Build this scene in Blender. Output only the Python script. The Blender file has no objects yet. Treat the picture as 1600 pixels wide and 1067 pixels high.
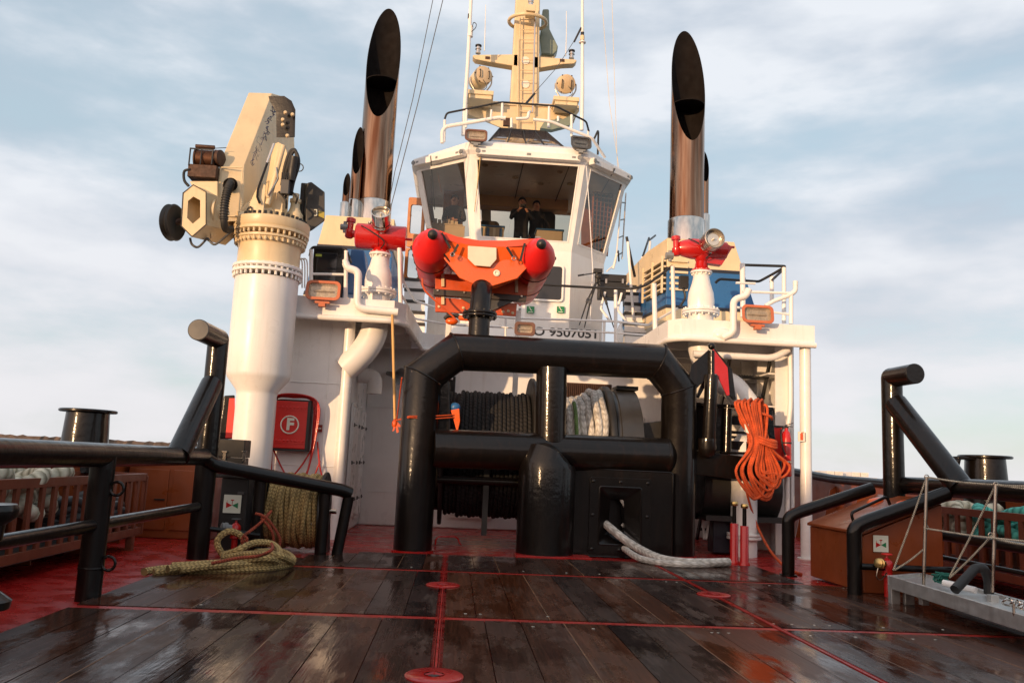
import bpy, bmesh, math, random
from mathutils import Vector, Matrix
V=Vector; R=math.radians; PI=math.pi
random.seed(7)
S=bpy.context.scene; C=S.collection
# ------------------------------------------------------------------ camera
FPX=1290.0; CAMH=1.25
_d=V((709-800,-(720-533.5),-FPX)).normalized(); _s=.045
_uz=-(_s*_d.x+_d.y)/_d.z; _U=V((_s,1,_uz)).normalized(); _X=_d.cross(_U)
RM=Matrix((_X,_d,_U))
cd=bpy.data.cameras.new('camera'); cam=bpy.data.objects.new('camera',cd); C.objects.link(cam)
cd.sensor_width=36; cd.lens=FPX/1600*36; cd.clip_start=.05; cd.clip_end=20000
cam.matrix_world=Matrix.Translation((0,0,CAMH))@RM.to_4x4(); S.camera=cam
# ------------------------------------------------------------------ sky, sun, exposure
SUN_EL=R(5.0); SUN_AZ=R(36)     # sun stands low, astern and to port (azimuth measured from -Y towards -X)
to_sun=V((-math.sin(SUN_AZ)*math.cos(SUN_EL),-math.cos(SUN_AZ)*math.cos(SUN_EL),math.sin(SUN_EL)))
W=bpy.data.worlds.new('World'); S.world=W; W.use_nodes=True
wt=W.node_tree; wt.nodes.clear()
def wn(t,**k):
    n=wt.nodes.new(t)
    for a,b in k.items(): setattr(n,a,b)
    return n
wo=wn('ShaderNodeOutputWorld'); bg=wn('ShaderNodeBackground'); sk=wn('ShaderNodeTexSky')
sk.sky_type='NISHITA'; sk.sun_disc=False; sk.sun_elevation=SUN_EL; sk.sun_rotation=math.atan2(to_sun.x,to_sun.y)
sk.air_density=1.0; sk.dust_density=.6; sk.ozone_density=1.5
bg.inputs['Strength'].default_value=.15
tc=wn('ShaderNodeTexCoord'); mp=wn('ShaderNodeMapping'); mp.inputs['Scale'].default_value=(1.0,1.0,2.9)
mp.inputs['Rotation'].default_value=(0,0,.6)
nz=wn('ShaderNodeTexNoise'); nz.inputs['Scale'].default_value=2.0; nz.inputs['Detail'].default_value=7; nz.inputs['Roughness'].default_value=.58
cr=wn('ShaderNodeMapRange'); cr.inputs['From Min'].default_value=.30; cr.inputs['From Max'].default_value=.58; cr.interpolation_type='SMOOTHSTEP'
nz2=wn('ShaderNodeTexNoise'); nz2.inputs['Scale'].default_value=4.0; nz2.inputs['Detail'].default_value=9
cc=wn('ShaderNodeValToRGB'); cc.color_ramp.elements[0].position=.38; cc.color_ramp.elements[0].color=(2.55,2.95,3.5,1)
cc.color_ramp.elements[1].position=.62; cc.color_ramp.elements[1].color=(4.3,4.5,4.8,1)
hz=wn('ShaderNodeSeparateXYZ'); hr=wn('ShaderNodeMapRange'); hr.inputs['From Min'].default_value=0; hr.inputs['From Max'].default_value=.32
hr.inputs['To Min'].default_value=1; hr.inputs['To Max'].default_value=0
mixh=wn('ShaderNodeMix',data_type='RGBA'); mixh.inputs['B'].default_value=(4.4,4.3,4.4,1)
base=wn('ShaderNodeMix',data_type='RGBA'); base.inputs[0].default_value=.62; base.inputs['B'].default_value=(3.4,4.2,4.75,1)
mx=wn('ShaderNodeMix',data_type='RGBA')
L=wt.links.new
L(tc.outputs['Generated'],mp.inputs['Vector']); L(mp.outputs[0],nz.inputs['Vector']); L(mp.outputs[0],nz2.inputs['Vector'])
L(nz.outputs[0],cr.inputs['Value']); L(nz2.outputs[0],cc.inputs[0]); L(sk.outputs[0],base.inputs['A'])
L(tc.outputs['Generated'],hz.inputs[0]); L(hz.outputs['Z'],hr.inputs['Value'])
L(hr.outputs[0],mixh.inputs[0]); L(cc.outputs[0],mixh.inputs['A'])
L(cr.outputs[0],mx.inputs[0]); L(base.outputs['Result'],mx.inputs['A']); L(mixh.outputs['Result'],mx.inputs['B'])
dp=wn('ShaderNodeVectorMath',operation='DOT_PRODUCT'); dp.inputs[1].default_value=tuple(to_sun); L(tc.outputs['Generated'],dp.inputs[0])
gw=wn('ShaderNodeMapRange'); gw.inputs['From Min'].default_value=.35; gw.inputs['From Max'].default_value=1.0; gw.interpolation_type='SMOOTHSTEP'; L(dp.outputs['Value'],gw.inputs['Value'])
glow=wn('ShaderNodeMix',data_type='RGBA',blend_type='ADD'); glow.inputs['B'].default_value=(5.2,2.9,1.6,1); L(gw.outputs[0],glow.inputs[0]); L(mx.outputs['Result'],glow.inputs['A'])
L(glow.outputs['Result'],bg.inputs['Color']); L(bg.outputs[0],wo.inputs[0])
sl=bpy.data.lights.new('sun','SUN'); so=bpy.data.objects.new('sun',sl); C.objects.link(so)
sl.energy=3.2; sl.angle=R(.6); sl.color=(1,.64,.35); so.rotation_euler=to_sun.to_track_quat('Z','Y').to_euler()
S.view_settings.view_transform='Standard'; S.view_settings.look='None'; S.view_settings.exposure=.38; S.view_settings.gamma=1
# ------------------------------------------------------------------ helpers
def A(px,py,Y):
    """world point where the sight line through photo pixel px,py reaches depth Y (metres ahead)"""
    r=RM@V((px-800,-(py-533.5),-FPX)); return V((0,0,CAMH))+r*(Y/r.y)
def G(px,py,z=0.):
    r=RM@V((px-800,-(py-533.5),-FPX)); return V((0,0,CAMH))+r*((z-CAMH)/r.z)
def MP(n,Y): return n*Y/FPX       # n photo pixels at depth Y, in metres
def basis(d):
    d=V(d).normalized(); a=V((0,0,1)) if abs(d.z)<.9 else V((1,0,0))
    u=a.cross(d).normalized(); return u,d.cross(u).normalized()
class MB:
    def __init__(s): s.v=[]; s.f=[]; s.uv=[]; s.mi=[]; s.cur=0
    def add(s,vs,fs,uvs=None):
        b=len(s.v); s.v+= [tuple(x) for x in vs]
        for k,f in enumerate(fs):
            s.f.append([b+i for i in f]); s.mi.append(s.cur)
            s.uv.append(uvs[k] if uvs else [(0,0)]*len(f))
        return s
    def hexa(s,p): # 8 corners: bottom 4 (ccw), top 4
        return s.add(p,[(3,2,1,0),(4,5,6,7),(0,1,5,4),(1,2,6,5),(2,3,7,6),(3,0,4,7)])
    def box(s,lo,hi):
        x0,y0,z0=[min(a,b) for a,b in zip(lo,hi)]; x1,y1,z1=[max(a,b) for a,b in zip(lo,hi)]
        return s.hexa([(x0,y0,z0),(x1,y0,z0),(x1,y1,z0),(x0,y1,z0),(x0,y0,z1),(x1,y0,z1),(x1,y1,z1),(x0,y1,z1)])
    def cbox(s,c,x,y,z):   # centre and three half vectors
        c=V(c);x=V(x);y=V(y);z=V(z)
        if x.cross(y).dot(z)<0: x=-x
        return s.hexa([c-x-y-z,c+x-y-z,c+x+y-z,c-x+y-z,c-x-y+z,c+x-y+z,c+x+y+z,c-x+y+z])
    def beam(s,a,b,w,h,up=(0,0,1)):
        a=V(a);b=V(b);d=(b-a); m=(a+b)/2; x=d.cross(V(up))
        if x.length<1e-6: x=d.cross(V((1,0,0)))
        x.normalize(); z=x.cross(d).normalized(); return s.cbox(m,d/2,x*w/2,z*h/2)
    def prism(s,poly,ex):
        poly=[V(p) for p in poly]; ex=V(ex); n=len(poly)
        nn=V((0,0,0))
        for i in range(n): nn+=poly[i].cross(poly[(i+1)%n])
        if nn.dot(ex)>0: poly=poly[::-1]
        vs=poly+[p+ex for p in poly]
        fs=[tuple(range(n)),tuple(range(2*n-1,n-1,-1))]
        fs+=[(i,i+n,(i+1)%n+n,(i+1)%n) for i in range(n)]
        return s.add(vs,fs)
    def tube(s,pts,r,n=12,caps=True,closed=False,us=1.):
        pts=[V(p) for p in pts]; m=len(pts); rr=r if isinstance(r,(list,tuple)) else [r]*m
        ds=[(pts[(i+1)%m]-pts[i]).normalized() for i in range(m if closed else m-1)]
        u,w=basis(ds[0]); vs=[];uvl=[];ln=0
        for i in range(m):
            if closed: d0=ds[i-1]; d1=ds[i]
            else: d0=ds[max(i-1,0)]; d1=ds[min(i,m-2)]
            if i>0 or closed:
                q=d0.rotation_difference(d1) if i>0 else None
            else: q=None
            b=(d0+d1)
            b=b.normalized() if b.length>1e-6 else d0
            if i>0: ln+=(pts[i]-pts[i-1]).length
            for k in range(n):
                a=2*PI*k/n; c=(u*math.cos(a)+w*math.sin(a))*rr[i]
                dd=d0 if i>0 else d1
                if i>0 or not closed:
                    t=d0.dot(b) if i>0 else 1
                    if i>0 and abs(t)>.2: c=c-dd*(c.dot(b)/t)
                vs.append(pts[i]+c)
            uvl.append(ln)
            if q: u=q@u; w=q@w
        fs=[];uvs=[]
        M=m if closed else m-1
        for i in range(M):
            j=(i+1)%m; la=uvl[i]*us; lb=(uvl[j] if j else ln+(pts[0]-pts[-1]).length)*us
            for k in range(n):
                k2=(k+1)%n; fs.append((i*n+k,i*n+k2,j*n+k2,j*n+k))
                uvs.append([(k/n,la),((k+1)/n,la),((k+1)/n,lb),(k/n,lb)])
        if caps and not closed:
            fs.append(tuple(range(n-1,-1,-1))); uvs.append([(0,0)]*n)
            fs.append(tuple((m-1)*n+k for k in range(n))); uvs.append([(0,0)]*n)
        return s.add(vs,fs,uvs)
    def cyl(s,a,b,r,r2=None,n=24): return s.tube([a,b],[r,r if r2 is None else r2],n)
    def lathe(s,prof,o,ax=(0,0,1),n=28,caps=True):
        # prof: list of (radius, distance along axis)
        o=V(o); ax=V(ax).normalized(); u,w=basis(ax); vs=[]
        for r,h in prof:
            for k in range(n):
                a=2*PI*k/n; vs.append(o+ax*h+(u*math.cos(a)+w*math.sin(a))*max(r,1e-4))
        fs=[(i*n+k,i*n+(k+1)%n,(i+1)*n+(k+1)%n,(i+1)*n+k) for i in range(len(prof)-1) for k in range(n)]
        if prof[-1][1]<prof[0][1] : fs=[f[::-1] for f in fs]
        if caps:
            c0=tuple(range(n-1,-1,-1)); c1=tuple((len(prof)-1)*n+k for k in range(n))
            if prof[-1][1]<prof[0][1]: c0=c0[::-1]; c1=c1[::-1]
            fs+=[c0,c1]
        return s.add(vs,fs)
    def ball(s,c,r,n=12,sc=(1,1,1)):
        c=V(c);vs=[];m=max(6,n//2)
        for i in range(1,m):
            t=PI*i/m
            for k in range(n):
                a=2*PI*k/n; vs.append(c+V((math.sin(t)*math.cos(a)*sc[0],math.sin(t)*math.sin(a)*sc[1],math.cos(t)*sc[2]))*r)
        top=len(vs); vs.append(c+V((0,0,r*sc[2]))); vs.append(c-V((0,0,r*sc[2])))
        fs=[(i*n+k,(i+1)*n+k,(i+1)*n+(k+1)%n,i*n+(k+1)%n) for i in range(m-2) for k in range(n)]
        fs+=[(top,k,(k+1)%n) for k in range(n)]+[(top+1,(m-2)*n+(k+1)%n,(m-2)*n+k) for k in range(n)]
        return s.add(vs,fs)
    def bolts(s,c,ax,R_,n,r=.018,h=.02,n2=6):
        c=V(c);ax=V(ax).normalized();u,w=basis(ax)
        for k in range(n):
            a=2*PI*(k+.5)/n; p=c+(u*math.cos(a)+w*math.sin(a))*R_
            s.tube([p-ax*h,p+ax*h],r,n2)
        return s
def spl(pts,k=6,closed=False):
    pts=[V(p) for p in pts]; n=len(pts); out=[]
    for i in range(n if closed else n-1):
        if closed: p0,p1,p2,p3=pts[i-1],pts[i],pts[(i+1)%n],pts[(i+2)%n]
        else: p0,p1,p2,p3=pts[max(i-1,0)],pts[i],pts[i+1],pts[min(i+2,n-1)]
        for j in range(k):
            t=j/k; out.append(.5*((2*p1)+(p2-p0)*t+(2*p0-5*p1+4*p2-p3)*t*t+(3*p1-p0-3*p2+p3)*t**3))
    if not closed: out.append(pts[-1])
    return out
def bend(pts,r,k=5):
    """round the corners of a polyline with radius-like distance r"""
    pts=[V(p) for p in pts]; out=[pts[0]]
    for i in range(1,len(pts)-1):
        a=(pts[i-1]-pts[i]); b=(pts[i+1]-pts[i]); q=min(r,a.length*.45,b.length*.45)
        a=pts[i]+a.normalized()*q; b=pts[i]+b.normalized()*q
        for j in range(k+1):
            t=j/k; out.append(a*(1-t)**2+pts[i]*2*t*(1-t)+b*t*t)
    out.append(pts[-1]); return out
def mesh(name,mb,mats,bev=0,smooth=45,origin=None):
    me=bpy.data.meshes.new(name); o0=V(origin) if origin is not None else V((0,0,0))
    me.from_pydata([tuple(V(v)-o0) for v in mb.v],[],mb.f)
    uv=me.uv_layers.new(name='UVMap'); k=0; flat=[]
    for u in mb.uv:
        for c in u: flat+= [c[0],c[1]]
    uv.data.foreach_set('uv',flat)
    if not isinstance(mats,(list,tuple)): mats=[mats]
    for m in mats: me.materials.append(m)
    if any(mb.mi): me.polygons.foreach_set('material_index',mb.mi)
    me.shade_smooth(); me.set_sharp_from_angle(angle=R(smooth))
    me.validate(); me.update()
    o=bpy.data.objects.new(name,me); C.objects.link(o)
    if bev:
        m=o.modifiers.new('bevel','BEVEL'); m.width=bev; m.segments=2; m.limit_method='ANGLE'; m.angle_limit=R(40); m.harden_normals=True
    return o
def thing(name,label,cat,loc,group=None):
    o=bpy.data.objects.new(name,None); C.objects.link(o); o.location=loc; o.empty_display_size=.2
    o['label']=label; o['category']=cat
    if group: o['group']=group
    return o
def part(name,mb,mat,parent,bev=0,smooth=45,label=None):
    o=mesh(name,mb,mat,bev,smooth); o.parent=parent
    if parent.type=='EMPTY': o.location=-V(parent.location)
    if label: o['label']=label
    return o
def one(name,label,cat,mb,mat,group=None,bev=0,smooth=45):
    xs=[v[0] for v in mb.v]; ys=[v[1] for v in mb.v]; zs=[v[2] for v in mb.v]
    o0=V(((min(xs)+max(xs))/2,(min(ys)+max(ys))/2,min(zs)))
    o=mesh(name,mb,mat,bev,smooth,o0); o.location=o0; o['label']=label; o['category']=cat
    if group: o['group']=group
    return o
def struct(name,mb,mat,bev=0,smooth=45):
    o=mesh(name,mb,mat,bev,smooth); o['kind']='structure'; return o
def text_mb(body,size,origin,xdir,ydir,depth=.003,bold=0,xs=1.):
   
    cu=bpy.data.curves.new('t','FONT'); cu.body=body; cu.size=size; cu.extrude=depth; cu.align_x='CENTER'; cu.align_y='CENTER'; cu.offset=bold
    ob=bpy.data.objects.new('t',cu); C.objects.link(ob); dg=bpy.context.evaluated_depsgraph_get(); dg.update()
    me=bpy.data.meshes.new_from_object(ob.evaluated_get(dg)); mb=MB()
    x=V(xdir).normalized(); y=V(ydir).normalized(); z=x.cross(y); o=V(origin)
    mb.add([o+x*v.co.x*xs+y*v.co.y+z*v.co.z for v in me.vertices],[tuple(p.vertices) for p in me.polygons])
    bpy.data.objects.remove(ob); bpy.data.meshes.remove(me); return mb
# ------------------------------------------------------------------ materials
def nt(name):
    m=bpy.data.materials.new(name); m.use_nodes=True; t=m.node_tree; p=t.nodes['Principled BSDF']; return m,t,p
def paint(name,col,rough=.35,metal=0.,var=.12,scale=2.5,bump=.0,bscale=25,coat=0.,grime=0.,gcol=(.25,.16,.09),rvar=.12,spec=.5,chips=None):
    m,t,p=nt(name); N=t.nodes.new; K=t.links.new
    tc=N('ShaderNodeTexCoord'); n=N('ShaderNodeTexNoise'); n.inputs['Scale'].default_value=scale; n.inputs['Detail'].default_value=6; n.inputs['Roughness'].default_value=.6
    K(tc.outputs['Object'],n.inputs['Vector'])
    mr=N('ShaderNodeMapRange'); mr.inputs['From Min'].default_value=.3; mr.inputs['From Max'].default_value=.7
    mr.inputs['To Min'].default_value=1-var; mr.inputs['To Max'].default_value=1+var*.5; K(n.outputs[0],mr.inputs['Value'])
    mx=N('ShaderNodeMix'); mx.data_type='RGBA'; mx.blend_type='MULTIPLY'; mx.inputs[0].default_value=1; mx.inputs['A'].default_value=(*col,1)
    K(mr.outputs[0],mx.inputs['B']); out=mx.outputs['Result']
    if grime:
        mp=N('ShaderNodeMapping'); mp.inputs['Scale'].default_value=(9,9,.9); g=N('ShaderNodeTexNoise'); g.inputs['Scale'].default_value=1.4; g.inputs['Detail'].default_value=8
        K(tc.outputs['Object'],mp.inputs[0]); K(mp.outputs[0],g.inputs['Vector'])
        gr=N('ShaderNodeMapRange'); gr.inputs['From Min'].default_value=.56; gr.inputs['From Max'].default_value=.78; gr.inputs['To Max'].default_value=grime
        K(g.outputs[0],gr.inputs['Value']); m2=N('ShaderNodeMix'); m2.data_type='RGBA'; m2.inputs['B'].default_value=(*gcol,1)
        K(gr.outputs[0],m2.inputs[0]); K(out,m2.inputs['A']); out=m2.outputs['Result']
    if chips:
        cs,ct,ccol=chips; cn=N('ShaderNodeTexNoise'); cn.inputs['Scale'].default_value=cs; cn.inputs['Detail'].default_value=6; cn.inputs['Roughness'].default_value=.7; K(tc.outputs['Object'],cn.inputs['Vector'])
        c2=N('ShaderNodeMapRange'); c2.inputs['From Min'].default_value=ct; c2.inputs['From Max'].default_value=ct+.02; K(cn.outputs[0],c2.inputs['Value']); m3=N('ShaderNodeMix'); m3.data_type='RGBA'; m3.inputs['B'].default_value=(*ccol,1); K(c2.outputs[0],m3.inputs[0]); K(out,m3.inputs['A']); out=m3.outputs['Result']
    K(out,p.inputs['Base Color'])
    n3=N('ShaderNodeTexNoise'); n3.inputs['Scale'].default_value=scale*2.3; n3.inputs['Detail'].default_value=5; K(tc.outputs['Object'],n3.inputs['Vector'])
    r=N('ShaderNodeMapRange'); r.inputs['From Min'].default_value=.3; r.inputs['From Max'].default_value=.7; r.inputs['To Min'].default_value=max(.03,rough-rvar); r.inputs['To Max'].default_value=min(1,rough+rvar)
    K(n3.outputs[0],r.inputs['Value']); K(r.outputs[0],p.inputs['Roughness'])
    p.inputs['Metallic'].default_value=metal; p.inputs['Coat Weight'].default_value=coat; p.inputs['Coat Roughness'].default_value=.08; p.inputs['Specular IOR Level'].default_value=spec
    if bump:
        b=N('ShaderNodeBump'); b.inputs['Strength'].default_value=bump; b.inputs['Distance'].default_value=.02
        n2=N('ShaderNodeTexNoise'); n2.inputs['Scale'].default_value=bscale; n2.inputs['Detail'].default_value=4; K(tc.outputs['Object'],n2.inputs['Vector'])
        K(n2.outputs[0],b.inputs['Height']); K(b.outputs[0],p.inputs['Normal'])
    return m
WHITE=paint('white_paint',(.80,.79,.77),.36,var=.10,scale=1.3,grime=.24,gcol=(.46,.36,.27),bump=.10,bscale=1.6,chips=(5,.745,(.34,.16,.07)))
WHITE2=paint('white_trim_paint',(.80,.78,.75),.33,var=.08,grime=.1,gcol=(.45,.36,.28))
CREAM=paint('cream_paint',(.70,.56,.35),.36,var=.1,grime=.22,gcol=(.34,.22,.12))
BLACK=paint('black_gloss_paint',(.006,.0045,.0038),.36,var=.3,bump=.13,bscale=16,rvar=.08,spec=.15,coat=.42,grime=.22,gcol=(.04,.018,.01),chips=(7,.725,(.13,.10,.08)))
_b=[n for n in BLACK.node_tree.nodes if n.type=='BUMP'][0]; BLACK.node_tree.links.new(_b.outputs[0],BLACK.node_tree.nodes['Principled BSDF'].inputs['Coat Normal']); BLACK.node_tree.nodes['Principled BSDF'].inputs['Coat Roughness'].default_value=.12
BLACKM=paint('black_matt_paint',(.018,.017,.016),.5,var=.3)
RUB=paint('black_rubber',(.02,.02,.02),.6,var=.3)
REDD=paint('red_deck_paint',(.36,.012,.010),.28,var=.35,scale=1.6,bump=.12,bscale=6,rvar=.16,grime=.2,gcol=(.12,.01,.01))
RED=paint('red_paint',(.50,.012,.010),.28,var=.12,coat=.3)
REDB=paint('red_box_plastic',(.62,.022,.016),.42,var=.08)
BROWN=paint('brown_deck_paint',(.24,.055,.014),.38,var=.18,chips=(9,.70,(.08,.03,.015)),grime=.2,gcol=(.10,.03,.015),rvar=.12)
BROWN2=paint('brown_crate_paint',(.17,.042,.018),.45,var=.22,grime=.2,gcol=(.08,.03,.02))
ORANGE=paint('orange_hull_gelcoat',(.80,.115,.012),.30,var=.08,coat=.3)
ORANGE2=paint('orange_stained_board',(.62,.085,.012),.42,var=.25,scale=5)
TUBER=paint('red_inflatable_fabric',(.72,.018,.018),.38,var=.08,bump=.03,bscale=6)
BLUE=paint('blue_paint',(.020,.115,.30),.35,var=.1)
NAVY=paint('dark_blue_band_paint',(.015,.018,.03),.4,var=.1)
GREY=paint('grey_paint',(.22,.23,.23),.4,var=.12)
GREYD=paint('dark_grey_paint',(.07,.07,.07),.45,var=.15)
ALU=paint('mill_aluminium',(.62,.62,.60),.42,metal=.75,var=.2,scale=7,grime=.25,gcol=(.25,.24,.22))
STEEL=paint('polished_stainless_steel',(.62,.56,.50),.12,metal=1,var=.1,rvar=.05,bump=.02,bscale=3)
STEELD=paint('brushed_steel',(.48,.42,.35),.28,metal=1,var=.2)
def heatsteel():
    m,t,p=nt('heat_tinted_exhaust_steel'); N=t.nodes.new; K=t.links.new
    tc=N('ShaderNodeTexCoord'); mp=N('ShaderNodeMapping'); mp.inputs['Scale'].default_value=(5,5,.35); n=N('ShaderNodeTexNoise'); n.inputs['Scale'].default_value=1.6; n.inputs['Detail'].default_value=5
    K(tc.outputs['Object'],mp.inputs[0]); K(mp.outputs[0],n.inputs['Vector'])
    c=N('ShaderNodeValToRGB'); c.color_ramp.elements[0].position=.35; c.color_ramp.elements[0].color=(.15,.065,.035,1); c.color_ramp.elements[1].position=.65; c.color_ramp.elements[1].color=(.33,.21,.14,1)
    K(n.outputs[0],c.inputs[0]); K(c.outputs[0],p.inputs['Base Color']); p.inputs['Metallic'].default_value=1; p.inputs['Roughness'].default_value=.13
    b=N('ShaderNodeBump'); b.inputs['Strength'].default_value=.12; b.inputs['Distance'].default_value=.05; K(n.outputs[0],b.inputs['Height']); K(b.outputs[0],p.inputs['Normal']); return m
HEAT=heatsteel()
SOOT_HOLLOW=paint('soot_and_hollow_black',(.007,.0045,.0035),.9,var=.4,spec=.2)
BRASS=paint('brass',(.62,.42,.16),.3,metal=1,var=.2)
RUST=paint('rusty_dark_steel',(.07,.032,.018),.6,metal=.3,var=.5,scale=12)
TAN=paint('tan_lens_cover',(.58,.44,.27),.4,var=.1)
GRN=paint('green_sign_paint',(.01,.20,.07),.4,var=.05)
GRNGREY=paint('grey_green_paint',(.20,.24,.19),.4,var=.1)
SIGNW=paint('sign_white',(.72,.74,.62),.4,var=.05)
ROCK=paint('breakwater_rock',(.13,.085,.06),.9,var=.7,scale=.8,bump=.6,bscale=.6)
BLOCKER=paint('sun_blocker_cladding',(.10,.09,.085),.7,var=.2)
CONT=paint('white_container_paint',(.70,.66,.62),.5,var=.2,scale=.4)
SKIN=paint('skin',(.55,.30,.20),.5,var=.05); HAIRM=paint('dark_hair',(.05,.03,.02),.6); JACK=paint('dark_jacket',(.02,.022,.028),.8,var=.3); SHIRT=paint('grey_shirt',(.3,.3,.32),.8)
WOODI=paint('varnished_wood',(.46,.17,.05),.35,var=.25,scale=5)
CEIL=paint('cabin_ceiling',(.80,.60,.40),.6)
PANEL=paint('tan_cabin_panel',(.62,.42,.22),.5)
CREAMI=paint('cabin_cream_panel',(.55,.50,.38),.5)
def rope(name,c1,c2,k=18.,amp=.6,rough=.85,bump=.9,braid=True):
    """k = lay marks per metre; uv.y is length in metres, uv.x goes round"""
    m,t,p=nt(name); N=t.nodes.new; K=t.links.new
    def mt(op,a,b=None,c=None):
        n=N('ShaderNodeMath'); n.operation=op
        for i,x in enumerate((a,b,c)):
            if x is None: continue
            if isinstance(x,(int,float)): n.inputs[i].default_value=x
            else: K(x,n.inputs[i])
        return n.outputs[0]
    uv=N('ShaderNodeUVMap'); sp=N('ShaderNodeSeparateXYZ'); K(uv.outputs[0],sp.inputs[0]); u=sp.outputs[0]; v=sp.outputs[1]
    if braid:
        uu=mt('PINGPONG',mt('MULTIPLY',u,4.),.5); a=mt('FRACT',mt('MULTIPLY_ADD',v,k,mt('MULTIPLY',uu,1.1)))
        h1=mt('SINE',mt('MULTIPLY',a,PI)); h2=mt('SINE',mt('MULTIPLY',mt('MULTIPLY',uu,2.),PI)); h=mt('MULTIPLY',h1,mt('ADD',mt('MULTIPLY',h2,.7),.3))
    else:
        a=mt('FRACT',mt('MULTIPLY_ADD',v,k,mt('MULTIPLY',u,1.))); h=mt('SINE',mt('MULTIPLY',a,PI))
    c=N('ShaderNodeMix'); c.data_type='RGBA'; K(h,c.inputs[0]); c.inputs['A'].default_value=(*c2,1); c.inputs['B'].default_value=(*c1,1)
    tc=N('ShaderNodeTexCoord'); n=N('ShaderNodeTexNoise'); n.inputs['Scale'].default_value=9; n.inputs['Detail'].default_value=5; K(tc.outputs['Object'],n.inputs['Vector'])
    mr=N('ShaderNodeMapRange'); mr.inputs['From Min'].default_value=.3; mr.inputs['From Max'].default_value=.7; mr.inputs['To Min'].default_value=.62; mr.inputs['To Max'].default_value=1.15; K(n.outputs[0],mr.inputs['Value'])
    x=N('ShaderNodeMix'); x.data_type='RGBA'; x.blend_type='MULTIPLY'; x.inputs[0].default_value=1; K(c.outputs['Result'],x.inputs['A']); K(mr.outputs[0],x.inputs['B']); K(x.outputs['Result'],p.inputs['Base Color'])
    b=N('ShaderNodeBump'); b.inputs['Strength'].default_value=bump; b.inputs['Distance'].default_value=.01; K(h,b.inputs['Height']); K(b.outputs[0],p.inputs['Normal'])
    p.inputs['Roughness'].default_value=rough; return m
ROPEY=rope('yellow_green_braided_rope',(.62,.43,.17),(.20,.13,.045),22)
ROPEO=rope('orange_braided_rope',(.85,.14,.03),(.42,.05,.012),40,bump=.6)
ROPEO2=rope('rust_orange_line',(.52,.10,.04),(.22,.03,.015),40)
ROPEW=rope('white_towing_rope',(.72,.69,.63),(.42,.39,.34),9,bump=.5)
ROPEK=rope('black_wire_rope',(.022,.021,.022),(.004,.004,.004),14,braid=False)
ROPEM=rope('thick_mooring_rope',(.60,.56,.43),(.22,.20,.13),9,braid=False)
ROPET=rope('turquoise_rope',(.10,.50,.42),(.03,.22,.19),14,braid=False)
ROPES=rope('thin_cream_rope',(.75,.66,.50),(.35,.28,.2),50,braid=False)
def glass(name,tint,refl=1.0,rough=.0):
    m=bpy.data.materials.new(name); m.use_nodes=True; t=m.node_tree; t.nodes.clear(); N=t.nodes.new; K=t.links.new
    o=N('ShaderNodeOutputMaterial'); tr=N('ShaderNodeBsdfTransparent'); tr.inputs[0].default_value=(*tint,1); gl=N('ShaderNodeBsdfGlossy'); gl.inputs['Roughness'].default_value=rough
    fr=N('ShaderNodeFresnel'); fr.inputs[0].default_value=1.52; mu=N('ShaderNodeMath'); mu.operation='MULTIPLY'; mu.inputs[1].default_value=refl; mx=N('ShaderNodeMixShader')
    K(fr.outputs[0],mu.inputs[0]); K(mu.outputs[0],mx.inputs[0]); K(tr.outputs[0],mx.inputs[1]); K(gl.outputs[0],mx.inputs[2]); K(mx.outputs[0],o.inputs[0]); return m
GLASS=glass('tinted_window_glass',(.88,.80,.70),1.6)
GLASSC=glass('clear_glass',(.9,.9,.88),1.4)
LENS=paint('lamp_reflector_lens',(.58,.48,.36),.3,metal=.2,var=.35,scale=14)
SCREEN=paint('dark_window',(.02,.02,.022),.08,var=.1)
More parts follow.
